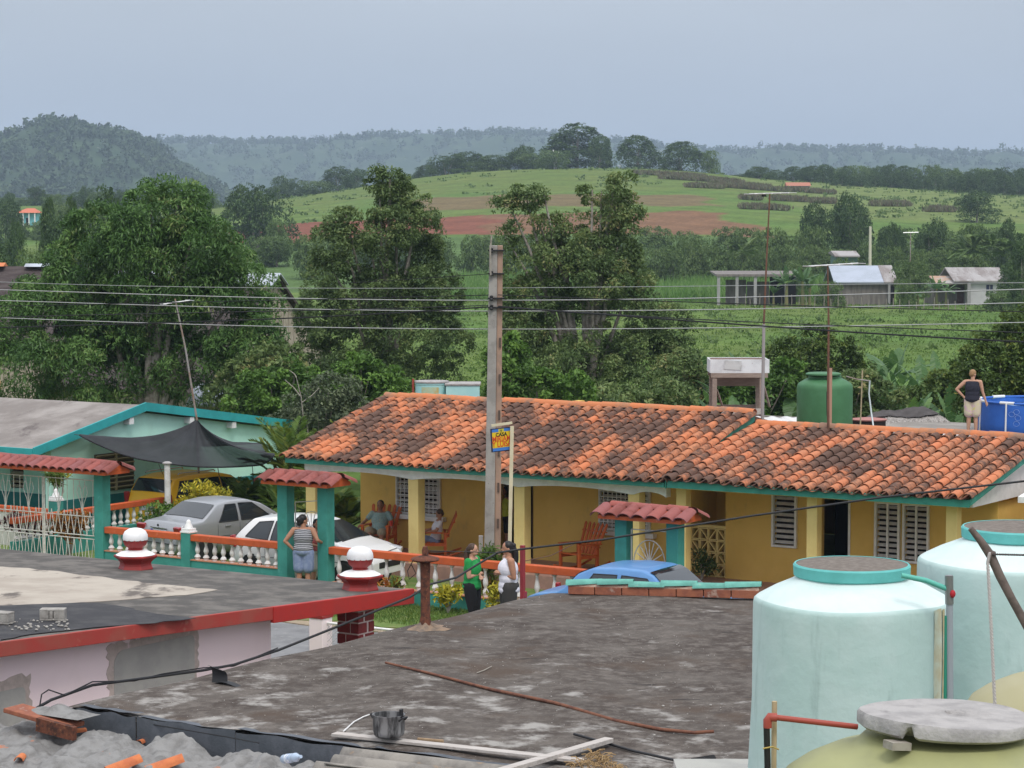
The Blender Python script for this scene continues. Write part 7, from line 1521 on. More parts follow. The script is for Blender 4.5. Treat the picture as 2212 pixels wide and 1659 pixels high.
t = thing('pipe_frame', 'thin pipe arm and posts right of the green tank', 'pipe', at(1862,930,56)); part(t, 'arm', MB().tube([at(1828,813,56),at(1850,819,56),at(1880,823,56)], .016, 6), m_mast); part(t, 'hose', MB().tube([at(1879,822,56),at(1877,850,56),at(1882,890,56),at(1888,930,55.6)], .020, 6), M('pale_hose',(.52,.58,.60),rough=.5), smooth=60); part(t, 'post', MB().tube([at(1863,800,56.05),at(1858,930,56.05)], .018, 6), M('cane',(.42,.34,.22)))
# wooden stand with a tin box
m_wood = M('grey_pink_wood',(.32,.25,.21),(.26,.20,.17),4,rough=.9,st=(1,1,5)); m_tin = M('painted_tin',(.74,.75,.77),(.60,.60,.62),3,rough=.6,c3=(.30,.22,.16),sc3=6,lo3=.62,hi3=.72)
D_ = 59.0; c = at(1590,892,D_); s_ = D_/F; x0, x1 = at(1536,800,D_)[0], at(1652,800,D_)[0]; y0, y1 = D_-.45, D_+.45; zl = at(1590,888,D_)[2]; zt = at(1590,813,D_)[2]; ztt = at(1590,774,D_)[2]
t = thing('tank_stand', 'wooden stand carrying a patched tin water box', 'tank stand', ((x0+x1)/2,D_,2.9))
for a in (x0+.05,x1-.12):
    for b in (y0,y1): part(t, 'leg', MB().box(a-.055,a+.055,b-.05,b+.05,2.9,zt), m_wood)
part(t, 'top_beam', MB().box(x0-.04,x1+.02,y0-.07,y0+.05,zt,zt+.11), m_wood); part(t, 'top_beam', MB().box(x0-.04,x1+.02,y1-.05,y1+.07,zt,zt+.11), m_wood); part(t, 'side_beam', MB().box(x1-.08,x1+.04,y0+.05,y1-.05,zt+.005,zt+.105), m_wood); part(t, 'inner_board', MB().box(x0+.12,x1-.1,y1-.12,y1-.06,zt-.26,zt-.02), m_wood)
part(t, 'base_board', MB().box(x0-.05,x1-.12,y0-.09,y0-.05,zl-.04,zl+.10), M('pale_board',(.48,.44,.40),rough=.9)); part(t, 'base_board', MB().box(x0-.05,x1+.0,y1+.05,y1+.09,zl-.02,zl+.12), m_wood)
part(t, 'brace', MB().bar((x1-.10,y0-.06,zt-.12),(x1+.10,y0+.2,zl+.12),.05,.03), m_wood); part(t, 'brace', MB().bar((x0+.10,y0+.0,zt-.3),(x0+.32,y0+.3,zl),.05,.03), m_wood)
t2 = thing('tin_box', 'patched pale tin water box on the wooden stand', 'water box', ((x0+x1)/2,D_,zt+.11)); xa, xb = x0-.06, x1+.06
part(t2, 'front', MB().box(xa,xb,y0-.05,y0-.02,zt+.112,ztt), m_tin); part(t2, 'back', MB().box(xa,xb,y1+.02,y1+.05,zt+.112,ztt), m_tin); part(t2, 'side', MB().box(xb-.03,xb,y0-.02,y1+.02,zt+.112,ztt-.01), m_tin); part(t2, 'side', MB().box(xa,xa+.03,y0-.02,y1+.02,zt+.112,ztt-.01), m_tin); part(t2, 'patch_sheet', MB().obox((xa+.55,y0-.065,ztt-.14),(.42,.012,.22),Euler((.05,.06,0)).to_matrix()), M('patch_tin',(.62,.62,.62),(.45,.45,.45),4,rough=.6)); part(t2, 'rusty_lid', MB().box(xa+.05,xb-.05,y0,y1,ztt-.04,ztt-.02), m_rust)
# turquoise tanks behind the left end of the ridge
m_ltq = M('pale_turquoise',(.36,.66,.66),(.42,.72,.70),3,rough=.7); D_ = 62
t = thing('block_tank', 'round pale turquoise tank with ochre streaks behind the ridge', 'water tank', (at(932,860,D_)[0],D_,3.0)); X_ = at(932,860,D_)[0]; zt = at(932,826,D_)[2]; part(t, 'body', MB().lathe([(.42,3.0),(.42,zt-.06),(.43,zt-.05),(.43,zt)], 32, (X_,D_,0)), m_ltq, smooth=40); part(t, 'lid', MB().lathe([(.45,zt+.001),(.45,zt+.04),(.1,zt+.06),(.1,zt+.06)], 32, (X_,D_,0)), m_conc, smooth=40); part(t, 'ochre_panel', MB().grid(lambda a, b: (X_+.425*math.sin((a-.55)*1.1), D_-.425*math.cos((a-.55)*1.1), 3.0+(zt-.1-3.0)*b), 8, 4), M('ochre_streak',(.50,.42,.18),(.42,.55,.40),6)); part(t, 'red_pipe', MB().tube([(X_-.46,D_-.1,3.0),(X_-.47,D_-.1,zt+.1)], .03, 8), m_redp)
X_ = at(1000,860,D_)[0]; zt2 = at(1000,828,D_)[2]; t = thing('block_tank', 'square pale turquoise tank behind the ridge, left of the pole', 'water tank', (X_,D_,3.0)); part(t, 'body', MB().box(X_-.43,X_+.43,D_-.43,D_+.43,3.0,zt2-.03), m_ltq, bevel=.01); part(t, 'lid', MB().box(X_-.46,X_+.46,D_-.46,D_+.46,zt2-.03,zt2+.02), m_conc, bevel=.01)
# pool
m_pool = M('blue_pvc',(.03,.13,.50),(.025,.11,.44),3,rough=.45,c3=(.05,.17,.56),sc3=1.5,lo3=.55,hi3=.7); D_ = 57.4; px0 = at(2119,900,D_)[0]; zt = at(2150,873,D_-.9)[2]; RP = 1.45; PX, PY_ = px0+RP, D_+.35
t = thing('paddling_pool', 'round blue frame pool with white poles on the flat roof', 'pool', (PX,PY_,3.05)); nn2 = 40
mb = MB()
for z_, r_ in ((3.05,RP*.99),(3.07,RP*1.01),(3.3,RP*1.025),(3.6,RP*1.01),(zt-.02,RP)):
    for k in range(nn2): a = 2*math.pi*k/nn2; q = r_*(1+.012*math.cos(a*10+math.pi)); mb.v.append((PX+q*math.cos(a),PY_+q*math.sin(a),z_+(.02*math.cos(a*10) if z_ > 3.7 else 0)))
mb.f = [(i*nn2+k, i*nn2+(k+1) % nn2, (i+1)*nn2+(k+1) % nn2, (i+1)*nn2+k) for i in range(4) for k in range(nn2)]; part(t, 'wall', mb, m_pool, smooth=60)
part(t, 'water', MB().lathe([(RP*.98,zt-.16),(.001,zt-.16)], 40, (PX,PY_,0), cap=False), M('pool_water',(.45,.60,.66),rough=.1)); m_pf = M('pool_frame',(.74,.74,.74),rough=.4)
for k in range(10):
    a = 2*math.pi*(k+.32)/10; b = a+2*math.pi/10; P = lambda q, r_, z_: (PX+r_*math.cos(q), PY_+r_*math.sin(q), z_)
    part(t, 'leg', MB().tube([P(a,RP*1.035,3.06),P(a,RP*1.02,zt)], .022, 8), m_pf, smooth=60); part(t, 'tee_joint', MB().tube([P(a-.13,RP*1.0,zt+.01),P(a+.13,RP*1.0,zt+.01)], .034, 8), m_pf, smooth=60); part(t, 'rim_pipe', MB().tube([P(a+.13+i*(b-a-.26)/6,RP*.998,zt) for i in range(7)], .026, 8), m_pool, smooth=60)
m_sm = M('pool_print',(.30,.42,.70),rough=.5)
for dx_, dz_ in ((-.10,.10),(.0,.16),(.03,.02),(.0,-.12)):
    a = math.radians(238)+dx_*.8; part(t, 'print', MB().tube([(PX+RP*1.03*math.cos(a+.05*math.cos(q)),PY_+RP*1.03*math.sin(a+.05*math.cos(q)),3.48+dz_+.06*math.sin(q)) for q in [i*math.pi/6 for i in range(13)]], .004, 4, False), m_sm)
# thatch with black sheet, round pinkish lid, white sheet, pipe bits
D_ = 60.5; A_, B_ = at(1850,940,D_), at(2075,930,D_); ridge_l, ridge_r = at(1885,893,D_+1.5), at(1995,880,D_+1.5)
t = thing('thatch_roof', 'grey palm thatch roof half covered by a black sheet', 'thatch roof', ((A_[0]+B_[0])/2,D_,2.7)); m_th = M('grey_thatch',(.24,.22,.20),(.38,.35,.33),22,.4,.6,rough=.95,bump=.8,bsc=25,st=(3,.6,1),c3=(.13,.115,.105),sc3=26,lo3=.55,hi3=.65,st3=(3,.5,1))
def tf(a, b):
    lo_p = Vector((A_[0]-.3,D_-.6,2.62)).lerp(Vector((B_[0]+.1,D_-.3,2.72)), a); hi_p = Vector(ridge_l).lerp(Vector(ridge_r), a); q = lo_p.lerp(hi_p, b); return (q.x, q.y, q.z+.10*math.sin(b*math.pi)+.012*math.sin(a*13+b*5)+.008*math.sin(a*41))
mbt = MB().grid(tf, 60, 14); part(t, 'thatch', mbt, m_th, smooth=50)
mb = MB(); rg_ = random.Random(3)
for i in range(900):
    a, b = rg_.random(), rg_.random()**1.2*.8; q = Vector(tf(a,b)); d = Vector((rg_.uniform(-.10,.16),-.12,-.10)); mb.tube([q+Vector((0,0,.015)), q+d*rg_.uniform(.8,1.6)+Vector((0,-.02,.03))], .009, 3, False)
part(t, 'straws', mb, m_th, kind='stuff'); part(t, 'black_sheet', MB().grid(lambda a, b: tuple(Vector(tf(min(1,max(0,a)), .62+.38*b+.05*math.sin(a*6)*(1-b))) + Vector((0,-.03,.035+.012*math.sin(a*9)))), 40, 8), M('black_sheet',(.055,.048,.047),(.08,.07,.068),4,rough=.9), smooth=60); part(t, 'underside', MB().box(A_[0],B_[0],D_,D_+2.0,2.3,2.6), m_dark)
c = at(1876,905,58.5); t = thing('round_drum', 'low dark drum with a dusty pink lid behind the right ridge', 'drum', (c[0],58.5,2.9)); part(t, 'lid', MB().lathe([(.44,c[2]-.03),(.46,c[2]),(.2,c[2]+.03),(.001,c[2]+.03)], 28, (c[0],58.5,0)), M('dusty_pink',(.38,.17,.15),rough=.8), smooth=40); part(t, 'body', MB().lathe([(.42,2.9),(.42,c[2]-.03)], 28, (c[0],58.5,0)), m_dark, smooth=40)
p_ = at(1685,915,57.5); solo('white_sheet', MB().grid(lambda a, b: (p_[0]-.55+1.1*a, 57.0+1.2*b, p_[2]-.05+.16*b+.02*math.sin(a*20)), 24, 6), M('white_sheeting',(.68,.68,.68),(.5,.5,.5),4,rough=.7), 'white roof sheet between tank stand and green tank', 'sheet', o=p_)
for lb, a, b, r in (('white pipe lying on the flat roof beside the person', (2028,925),(2072,928),.035), ('second white pipe lying at the feet of the roof person', (2070,930),(2112,925),.035)):
    solo('loose_pipe', MB().tube([(at(a[0],a[1],56.6)[0],56.6,3.09),(at(b[0],b[1],56.4)[0],56.4,3.09)], r, 8), m_white, lb, 'pipe', o=(at(a[0],a[1],56.6)[0],56.6,3.05), smooth=60)
c = at(2052,932,55.9); solo('round_can', MB().lathe([(.075,0),(.085,.02),(.085,.11),(.06,.13),(.001,.13)], 16, (c[0],55.9,3.052)), M('grey_can',(.30,.32,.32)), 'small grey can on the flat roof between the pipes', 'can', o=(c[0],55.9,3.05), smooth=40)

# ------------------------------------------------------------------ shade cloth in the left yard
m_tarp = M('black_shade_cloth',(.022,.023,.028),(.035,.036,.042),1.5,rough=.75,bump=.2,bsc=8)   # a woven net: it lets part of the light through
_t = m_tarp.node_tree; _o = [q for q in _t.nodes if q.type == 'OUTPUT_MATERIAL'][0]; _b = [q for q in _t.nodes if q.type == 'BSDF_PRINCIPLED'][0]
_tr = _t.nodes.new('ShaderNodeBsdfTransparent'); _mx = _t.nodes.new('ShaderNodeMixShader'); _mx.inputs[0].default_value = .12; _t.links.new(_b.outputs[0], _mx.inputs[1]); _t.links.new(_tr.outputs[0], _mx.inputs[2]); _t.links.new(_mx.outputs[0], _o.inputs[0])
pk = Vector(at(425,905,62.5)); c1 = Vector(at(172,940,61.0)); c2 = Vector(at(592,982,60.0)); c3 = Vector(at(365,1002,60.5)); c4 = Vector(at(545,1006,61.4)); c5 = Vector(at(560,958,66)); c6 = Vector(at(300,945,66.5))
ring = [c1, c1.lerp(c3,.5)+Vector((0,0,-.14)), c3, c3.lerp(c4,.5)+Vector((0,0,-.06)), c4, c4.lerp(c2,.6)+Vector((0,0,-.10)), c2, c2.lerp(c5,.5)+Vector((0,0,-.1)), c5, c5.lerp(c6,.5)+Vector((0,0,-.15)), c6, c6.lerp(c1,.5)+Vector((0,0,-.15))]
NR_ = 84; NB = 16; mb = MB()
def rp_(s):
    s = s % 1 * len(ring); i = int(s); f_ = s-i; p0_, p1_, p2_, p3_ = (ring[(i+j-1) % len(ring)] for j in range(4))
    return .5*((2*p1_) + (-p0_+p2_)*f_ + (2*p0_-5*p1_+4*p2_-p3_)*f_*f_ + (-p0_+3*p1_-3*p2_+p3_)*f_**3)
for j in range(NB+1):
    b = j/NB
    for i in range(NR_):
        s = i/NR_; q = pk.lerp(rp_(s), b); sag = .30*math.sin(math.pi*b**.8)*(1-.25*b); q = q - Vector((0,0,sag)); q.z += .022*math.sin(s*2*math.pi*21)*b*(1-b)*4 + .02*math.sin(s*37+b*9)*b; mb.v.append(tuple(q))
mb.f = [(j*NR_+i, j*NR_+(i+1) % NR_, (j+1)*NR_+(i+1) % NR_, (j+1)*NR_+i) for j in range(NB) for i in range(NR_)]
t = thing('shade_cloth', 'black shade cloth tent hung from a peak over the left yard', 'awning', (pk[0],pk[1],0)); part(t, 'cloth', mb, m_tarp, smooth=80)
hem = [rp_(i/NR_) for i in range(NR_+1)]; part(t, 'hem', MB().tube(hem, .022, 6, False), m_tarp, smooth=60)
for a, b in ((c1, at(160,938,61.5)),(Vector(at(470,1008,61.6)), at(474,1030,61.6)),(c4, at(548,1045,61.4)),(pk, at(423,890,62.5))): part(t, 'tie', MB().tube([a, b], .010, 5), m_plast)
a = at(361,1002,60.5); t = thing('awning_post', 'white round post holding up the black shade cloth', 'post', (a[0],60.5,0)); part(t, 'shaft', MB().tube([(a[0]+.02,60.5,0),(a[0],60.5,a[2])], [.085,.075], 14), M('chalky_white',(.70,.69,.68),(.55,.53,.50),6,rough=.8,bump=.3), smooth=60); part(t, 'head', MB().lathe([(.075,a[2]-.02),(.12,a[2]),(.12,a[2]+.03),(.06,a[2]+.06)],14,(a[0],60.5,0)), m_conc, smooth=50)
# ------------------------------------------------------------------ garden plants
def plant(name, label, x, y, d, blobs, mat, n, ll, lw, seed, cat='plant', z0=0.0, stem=.02, street_n=None, **kw):
    if street_n is not None: u, n_, zz = sn(x, y, street_n); X, Y, _ = S(u, n_, 0)
    else: X, Y = at(x, y, d)[0], d
    t = thing(name, label, cat, (X,Y,z0)); part(t, 'foliage', crown_mesh('foliage', mat, blobs, n, ll, lw, seed, **kw), mat)
    part(t, 'stem', mesh_of(trunk_mb((0,0,-.05), [((b[0],b[1],b[2]),.3) for b in blobs[:4]], stem, seed, bend=.05), 'stem', m_bark, (0,0,0), 60), m_bark); return t
ck = dict(cluster=9, crad=.07, droop=-.35, inner=.3, lump=.2)
plant('croton', 'red and green croton in front of the long balustrade', 845, 1290, 0, [(0,0,.33,.26,.26,.24),(.1,0,.22,.2,.2,.15),(-.12,0,.25,.2,.2,.18)], m_croton, 520, .20, .05, 51, street_n=40.6, **ck)
plant('croton', 'yellow croton in front of the long balustrade beside the rusty pipe', 968, 1310, 0, [(-.08,0,.42,.16,.16,.11),(.14,0,.48,.16,.16,.12),(0,0,.35,.14,.14,.1)], m_crotony, 260, .19, .055, 52, street_n=40.5, **ck)
plant('croton', 'yellow green croton just left of the person in white', 1075, 1330, 0, [(0,0,.40,.17,.17,.24),(.05,0,.62,.14,.14,.14),(-.03,0,.2,.16,.16,.14)], m_crotony, 360, .17, .045, 53, street_n=40.5, **ck)
plant('croton', 'green yellow croton behind the rail at the foot of the pole', 1050, 1240, 0, [(0,0,1.05,.26,.26,.24),(.14,0,.92,.2,.2,.2),(-.12,0,.95,.2,.2,.18)], m_palm, 620, .17, .04, 54, street_n=41.5, **ck)
plant('croton', 'dark croton low behind the balusters between the two talking people', 1062, 1290, 0, [(0,0,.45,.2,.2,.25),(.04,0,.2,.16,.16,.16)], m_croton, 320, .18, .05, 60, street_n=41.4, **ck)
plant('croton_bush', 'bright yellow croton bush above the silver car roof', 440, 1120, 60.0, [(-.25,0,1.45,.26,.26,.18),(.1,0,1.35,.35,.3,.2),(.45,0,1.25,.25,.25,.14),(0,0,1.1,.4,.3,.2),(-.45,0,1.05,.25,.25,.2)], m_crotony, 1300, .13, .045, 55, **ck)
plant('croton_bush', 'green bush between the silver car and the divider balustrade', 345, 1150, 60.4, [(0,0,.85,.35,.3,.22),(.3,0,.8,.3,.3,.2),(-.2,0,.6,.3,.3,.3)], m_shrub, 900, .12, .04, 56, **ck)
plant('croton', 'brown orange croton seen through the lattice of the left gate', 150, 1180, 0, [(-.2,0,.85,.3,.25,.22),(.2,0,.95,.25,.25,.2),(.05,0,.65,.2,.2,.2)], m_crotonb, 560, .20, .06, 57, street_n=42.4, **ck)
plant('croton', 'dark maroon plant low behind the left half of the gate', 45, 1180, 0, [(0,0,.75,.45,.25,.25),(.3,0,.6,.3,.25,.25)], leafmat('maroon_leaf',[(0,(.03,.012,.012)),(1,(.16,.05,.05))],.1), 560, .18, .06, 58, street_n=42.4, **ck)
plant('yucca', 'spiky green plant seen above the left gate lattice', 125, 1100, 0, [(-.12,0,1.72,.16,.14,.14),(.16,0,1.75,.16,.14,.14),(.02,0,1.6,.12,.12,.1)], m_palm, 190, .36, .05, 59, street_n=44.2, stem=.03, cluster=9, crad=.04, droop=-.6, inner=.4)
plant('croton', 'small dark bush against the pierced screen', 1515, 1240, 0, [(0,0,.45,.22,.22,.25),(.1,0,.3,.2,.2,.2)], m_far, 420, .13, .03, 61, street_n=46.0, z0=FZ, **ck)
plant('garden_plant', 'yellow green ferny plant before the louvred windows', 1905, 1230, 0, [(0,0,.75,.22,.22,.28),(.15,0,.5,.25,.25,.25),(-.5,0,.45,.3,.2,.12)], m_shrub, 700, .14, .025, 62, street_n=44.0, z0=0, **ck)
plant('garden_plant', 'yellow leaved plant between the two mint tanks', 1962, 1240, 0, [(0,0,.55,.2,.2,.22),(.1,0,.35,.2,.2,.2)], m_crotony, 320, .14, .03, 63, street_n=43.6, z0=0, **ck)
# areca palm between the two houses, banana plants and palms
def frond_arrays(rg, base, az, el, L_, nl, ll, lw, sag):
    d0 = np.array((math.cos(az)*math.cos(el), math.sin(az)*math.cos(el), math.sin(el))); V_ = []; rib = []
    side0 = np.array((-math.sin(az), math.cos(az), 0.0))
    for i in range(nl):
        s = .18 + .82*i/(nl-1); p = base + d0*L_*s + np.array((0,0,-sag*L_*s*s)); tan = unit((d0 + np.array((0,0,-2*sag*s)))[None])[0]; rib.append(p)
        for sg in (1,-1):
            dl = unit((tan*.75 + side0*sg*.85 + np.array((0,0,-.15+.25)))[None])[0]; l = ll*math.sin(math.pi*(.12+.80*s))**.7*rg.uniform(.85,1.1); c = p + dl*l*.5
            V_.append((c, dl, unit((np.cross(dl, side0*sg)+rg.normal(size=3)*.25+np.array((0,0,.8)))[None])[0], l, lw))
    return V_, rib
def palm(name, label, X, Y, z0, nf, L_, h0, seed, mat, stems=1, spread=.3, nl=22, ll=.45, lw=.045, cat='palm', el=(.5,1.3), group=None, trunk_r=.05):
    rg = np.random.default_rng(seed); t = thing(name, label, cat, (X,Y,z0), group=group); leaves = []; ribs = MB(); tr = MB()
    for s in range(stems):
        a = rg.uniform(0,6.28); r_ = spread*rg.random()**.5 if stems > 1 else 0; hh = h0*rg.uniform(.6,1.1) if stems > 1 else h0; top = np.array((math.cos(a)*r_, math.sin(a)*r_, hh)); tr.tube([(top[0]*.5,top[1]*.5,-.1),(top[0]*.8,top[1]*.8,hh*.5),tuple(top)], [trunk_r*1.2,trunk_r,trunk_r*.8], 7)
        for f in range(nf):
            az = 2*math.pi*f/nf + rg.uniform(-.4,.4); V_, rib = frond_arrays(rg, top, az, rg.uniform(*el), L_*rg.uniform(.75,1.15), nl, ll, lw, rg.uniform(.18,.5)); tt = rg.random(); leaves += [(v, np.clip(tt*.7+rg.random()*.3,0,1)) for v in V_]; ribs.tube([tuple(top)] + [tuple(q) for q in rib[::4]], .012, 4, False)
    c = np.array([v[0][0] for v in leaves]); d = np.array([v[0][1] for v in leaves]); nr2 = np.array([v[0][2] for v in leaves]); l = np.array([v[0][3] for v in leaves]); w_ = np.array([v[0][4] for v in leaves]); ti = np.array([v[1] for v in leaves])
    v = leaf_arrays(c, d, nr2, l, w_); part(t, 'fronds', np_mesh('fronds', v.reshape(-1,3), np.arange(len(c)*4).reshape(-1,4), mat, {'tint': np.repeat(ti,4)}), mat); part(t, 'midribs', ribs, m_palmrib, kind='stuff'); part(t, 'trunk', tr, m_bark, smooth=60); return t
m_palmrib = M('palm_rib',(.28,.26,.06),rough=.6)
p_ = at(590,1080,62); palm('areca_palm', 'bushy yellow green areca palm against the turquoise gable', p_[0], 62, 0, 9, 1.5, .6, 71, m_palm, stems=7, spread=.8, ll=.42, lw=.05)
p_ = at(650,1000,63.5); palm('areca_palm', 'areca palm with tall fronds left of the tiled roof corner', p_[0], 63.5, 0, 8, 1.7, 1.6, 72, m_palm, stems=6, spread=.7, ll=.45, lw=.05)
p_ = at(745,940,66); palm('areca_palm', 'areca palm fronds rising behind the tiled rake', p_[0], 66, 0, 8, 1.6, 1.9, 73, m_palm, stems=5, spread=.6, ll=.45, lw=.05)
p_ = at(720,1080,59); palm('areca_palm', 'shaded areca palm in the gap behind the small gate', p_[0], 59, 0, 8, 1.3, .7, 74, m_palm, stems=5, spread=.6, ll=.4, lw=.05)
def banana_proto(seed, h, nlf):
    rg = np.random.default_rng(seed); t = thing('banana_plant', 'x', 'banana plant', (0,0,0)); vs, fs, ti = [], [], []; k = 0
    for f in range(nlf):
        az = 2*math.pi*f/nlf*1.62 + rg.uniform(-.3,.3); el = rg.uniform(.55,1.35); L_ = h*rg.uniform(.62,.85); W_ = L_*rg.uniform(.20,.27); sag = rg.uniform(.2,.75); n = 12; tt = rg.random()
        d0 = np.array((math.cos(az)*math.cos(el), math.sin(az)*math.cos(el), math.sin(el))); s0 = np.array((-math.sin(az), math.cos(az), 0.0)); fold = rg.uniform(.1,.5)
        for i in range(n):
            for sg in (1,-1):
                q = []
                for s in (i/n, (i+.93)/n):
                    st_ = .12 + .88*s; p = np.array((0,0,h*.55)) + d0*L_*st_ + np.array((0,0,-sag*L_*st_*st_)); wd = W_*math.sin(math.pi*min(1,.06+.94*s))**.55*(.5 if s < .02 else 1); q.append((p, p + s0*sg*wd*.5*math.cos(fold) + np.array((0,0,-1))*wd*.5*math.sin(fold)*rg.uniform(.8,1.5)))
                vs += [q[0][0], q[1][0], q[1][1], q[0][1]]; fs.append((k,k+1,k+2,k+3)); k += 4; ti += [np.clip(tt*.75+rg.random()*.12,0,1)]*4
    part(t, 'leaves', np_mesh('leaves', np.array(vs), np.array(fs), m_banana, {'tint': np.array(ti)}), m_banana)
    part(t, 'stem', MB().tube([(0,0,-.1),(0,0,h*.3),(.03,0,h*.62)], [h*.055,h*.045,h*.03], 9), M('banana_stem%d' % seed,(.16,.19,.07),(.24,.18,.09),5), smooth=60); return t
BP = [banana_proto(s, 3.4, nl) for s, nl in ((1,9),(2,8),(3,10))]; bused = [False]*3
def banana(label, x, yt, Y, group, k=None, zg=None):
    k = frand.randrange(3) if k is None else k; X = at(x,500,Y)[0]; z0 = h1(X,Y) if zg is None else zg; sc_ = max(.35,(at(x,yt,Y)[2]-z0)/4.4); rot = frand.uniform(0,6.28)
    if not bused[k]: bused[k] = True; o = BP[k]; o.location = (X,Y,z0); o.rotation_euler = (0,0,rot); o.scale = (sc_,)*3; o['label'] = label; o['group'] = group; return o
    return copy_tree(BP[k], (X,Y,z0), rot, (sc_,)*3, label, group)
lb = 'banana plant in the dense grove behind the right tiled roof'
for x, yt, Y in ((1510,745,84),(1545,715,86),(1590,740,82),(1640,735,84),(1690,765,80),(1620,705,92),(1560,775,78),(1870,790,78),(1920,760,82),(1960,745,84),(2010,770,80),(2050,745,86),(1900,820,74),(1950,815,75),(2000,730,90),(1880,755,88),(2080,760,84),(1850,840,72),(2110,730,92),(1660,790,77),(1720,800,75),(1480,760,90),(1530,800,76),(1575,745,95),(1830,770,86),(1845,735,98),(1905,735,95),(1985,755,83),(2030,725,96),(2065,785,77),(1970,790,76),(1600,800,74),(1880,850,69),(1930,862,68.5),(1985,840,70),(2035,850,69.5),(2075,835,71),(1480,790,80),(1700,740,94),(1935,700,100)):
    banana(lb, x, yt, Y, 'bananas behind the right roof')
# ------------------------------------------------------------------ farm in the pasture
DF = 262; GF = 'farm trees'
def fx(x, d=DF): return at(x, 600, d)[0]
def fz(y, d=DF): return at(1106, y, d)[2]
m_fthatch = M('farm_grey',(.22,.195,.18),(.15,.135,.125),.8,rough=.95,st=(4,4,.5)); m_fwh = M('farm_white',(.36,.35,.35),(.29,.28,.28),.6,rough=.9); m_froof = M('farm_old_sheet',(.36,.34,.335),(.22,.19,.18),.5,rough=.8,st=(2,.4,1),c3=(.5,.5,.5),sc3=.9,lo3=.6,hi3=.7); m_fzn = M('farm_zinc',(.42,.46,.54),(.36,.40,.46),.5,rough=.5,metal=.3)
gz = h1(fx(1800), DF)
t = thing('farm_shed', 'open-sided farm shed with flat dark roof and posts', 'shed', (fx(1630),DF,gz)); zt = fz(594)
part(t, 'roof', MB().prism([(DF-4,zt-.1),(DF+4,zt+.25),(DF+4,zt+.40),(DF-4,zt+.15)], fx(1540), fx(1722), 'x'), m_fthatch)
for x in (1546,1585,1624,1690): part(t, 'post', MB().box(fx(x)-.16,fx(x)+.16,DF-3.9,DF-3.6,gz,zt), m_fwh)
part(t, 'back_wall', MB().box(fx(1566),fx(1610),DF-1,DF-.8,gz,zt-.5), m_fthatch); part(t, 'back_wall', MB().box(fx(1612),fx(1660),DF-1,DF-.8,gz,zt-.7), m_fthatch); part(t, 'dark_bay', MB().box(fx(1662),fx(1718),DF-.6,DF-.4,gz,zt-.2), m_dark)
t = thing('farm_house', 'farm house with shiny blue grey zinc roof', 'house', (fx(1860),DF+2,gz)); zr_, ze = fz(574), fz(608)
part(t, 'roof', MB().prism([(DF-2.5,ze),(DF+2,zr_),(DF+6.5,ze),(DF+6.5,ze-.15),(DF+2,zr_-.15),(DF-2.5,ze-.15)], fx(1795), fx(1902), 'x'), m_fzn); part(t, 'roof_end', MB().prism([(DF-2.6,ze+.02),(DF+2,zr_+.03),(DF+6.5,ze+.02),(DF+6.5,ze-.13),(DF+2,zr_-.12),(DF-2.6,ze-.13)], fx(1902), fx(1932), 'x'), m_froof); part(t, 'wall', MB().box(fx(1802),fx(1925),DF-2,DF+6,gz,ze-.1), m_fthatch)
part(t, 'post', MB().box(fx(1911),fx(1911)+.25,DF-2.5,DF-2.25,gz,ze-.1), m_fwh); part(t, 'doorway', MB().box(fx(1914),fx(1926),DF-2.04,DF-2.01,gz,gz+2), m_dark)
t = thing('farm_house', 'white farm house with streaked grey roof and small barred window', 'house', (fx(2100),DF,gz)); zr_, ze = fz(578), fz(603)
part(t, 'roof', MB().prism([(DF-3.5,ze-.1),(DF+2,zr_),(DF+7,ze-.1),(DF+7,ze-.25),(DF+2,zr_-.15),(DF-3.5,ze-.25)], fx(2048), fx(2166), 'x'), m_froof); part(t, 'wall', MB().box(fx(2080),fx(2158),DF-3,DF+6,gz-.5,ze-.15), M('farm_limewash',(.56,.55,.56),(.48,.47,.48),.6,rough=.9)); part(t, 'porch_wall', MB().box(fx(2015),fx(2080),DF-1,DF+5,gz-.5,ze-.4), m_fthatch); part(t, 'porch_roof', MB().prism([(DF-3.2,ze-.35),(DF+1,ze+.35),(DF+1,ze+.2),(DF-3.2,ze-.5)], fx(2010), fx(2078), 'x'), M('rust_sheet',(.40,.24,.15),(.36,.34,.32),.6,rough=.8))
w_ = part(t, 'window', MB().box(fx(2119),fx(2133),DF-3.04,DF-3.01,fz(636),fz(614)), M('navy_glass',(.04,.05,.10),rough=.3)); part(w_, 'window_bars', MB().box(fx(2126)-.05,fx(2126)+.05,DF-3.1,DF-3.05,fz(636),fz(614)).box(fx(2119),fx(2133),DF-3.1,DF-3.05,fz(626),fz(624)), m_fwh)
part(t, 'porch_post', MB().box(fx(2081)-.18,fx(2081)+.18,DF-3.4,DF-3.05,gz-.5,ze-.3), m_fwh); part(t, 'doorway', MB().box(fx(2064),fx(2078),DF-1.05,DF-1.01,gz-.5,gz+1.9), M('brown_door',(.10,.045,.03)))
D3 = 292; z3 = h1(fx(1825,D3),D3); t = thing('white_cabin', 'small white-roofed cabin with a green base behind the farm', 'cabin', (fx(1825,D3),D3,z3)); part(t, 'roof', MB().prism([(D3-2,fz(552,D3)),(D3+1.5,fz(542,D3)),(D3+4,fz(546,D3)),(D3+4,fz(548,D3)),(D3-2,fz(555,D3))], fx(1798,D3), fx(1852,D3), 'x'), m_froof); part(t, 'wall', MB().box(fx(1802,D3),fx(1848,D3),D3-1.5,D3+3.5,z3,fz(553,D3)), M('pale_green_wall',(.12,.20,.17)))
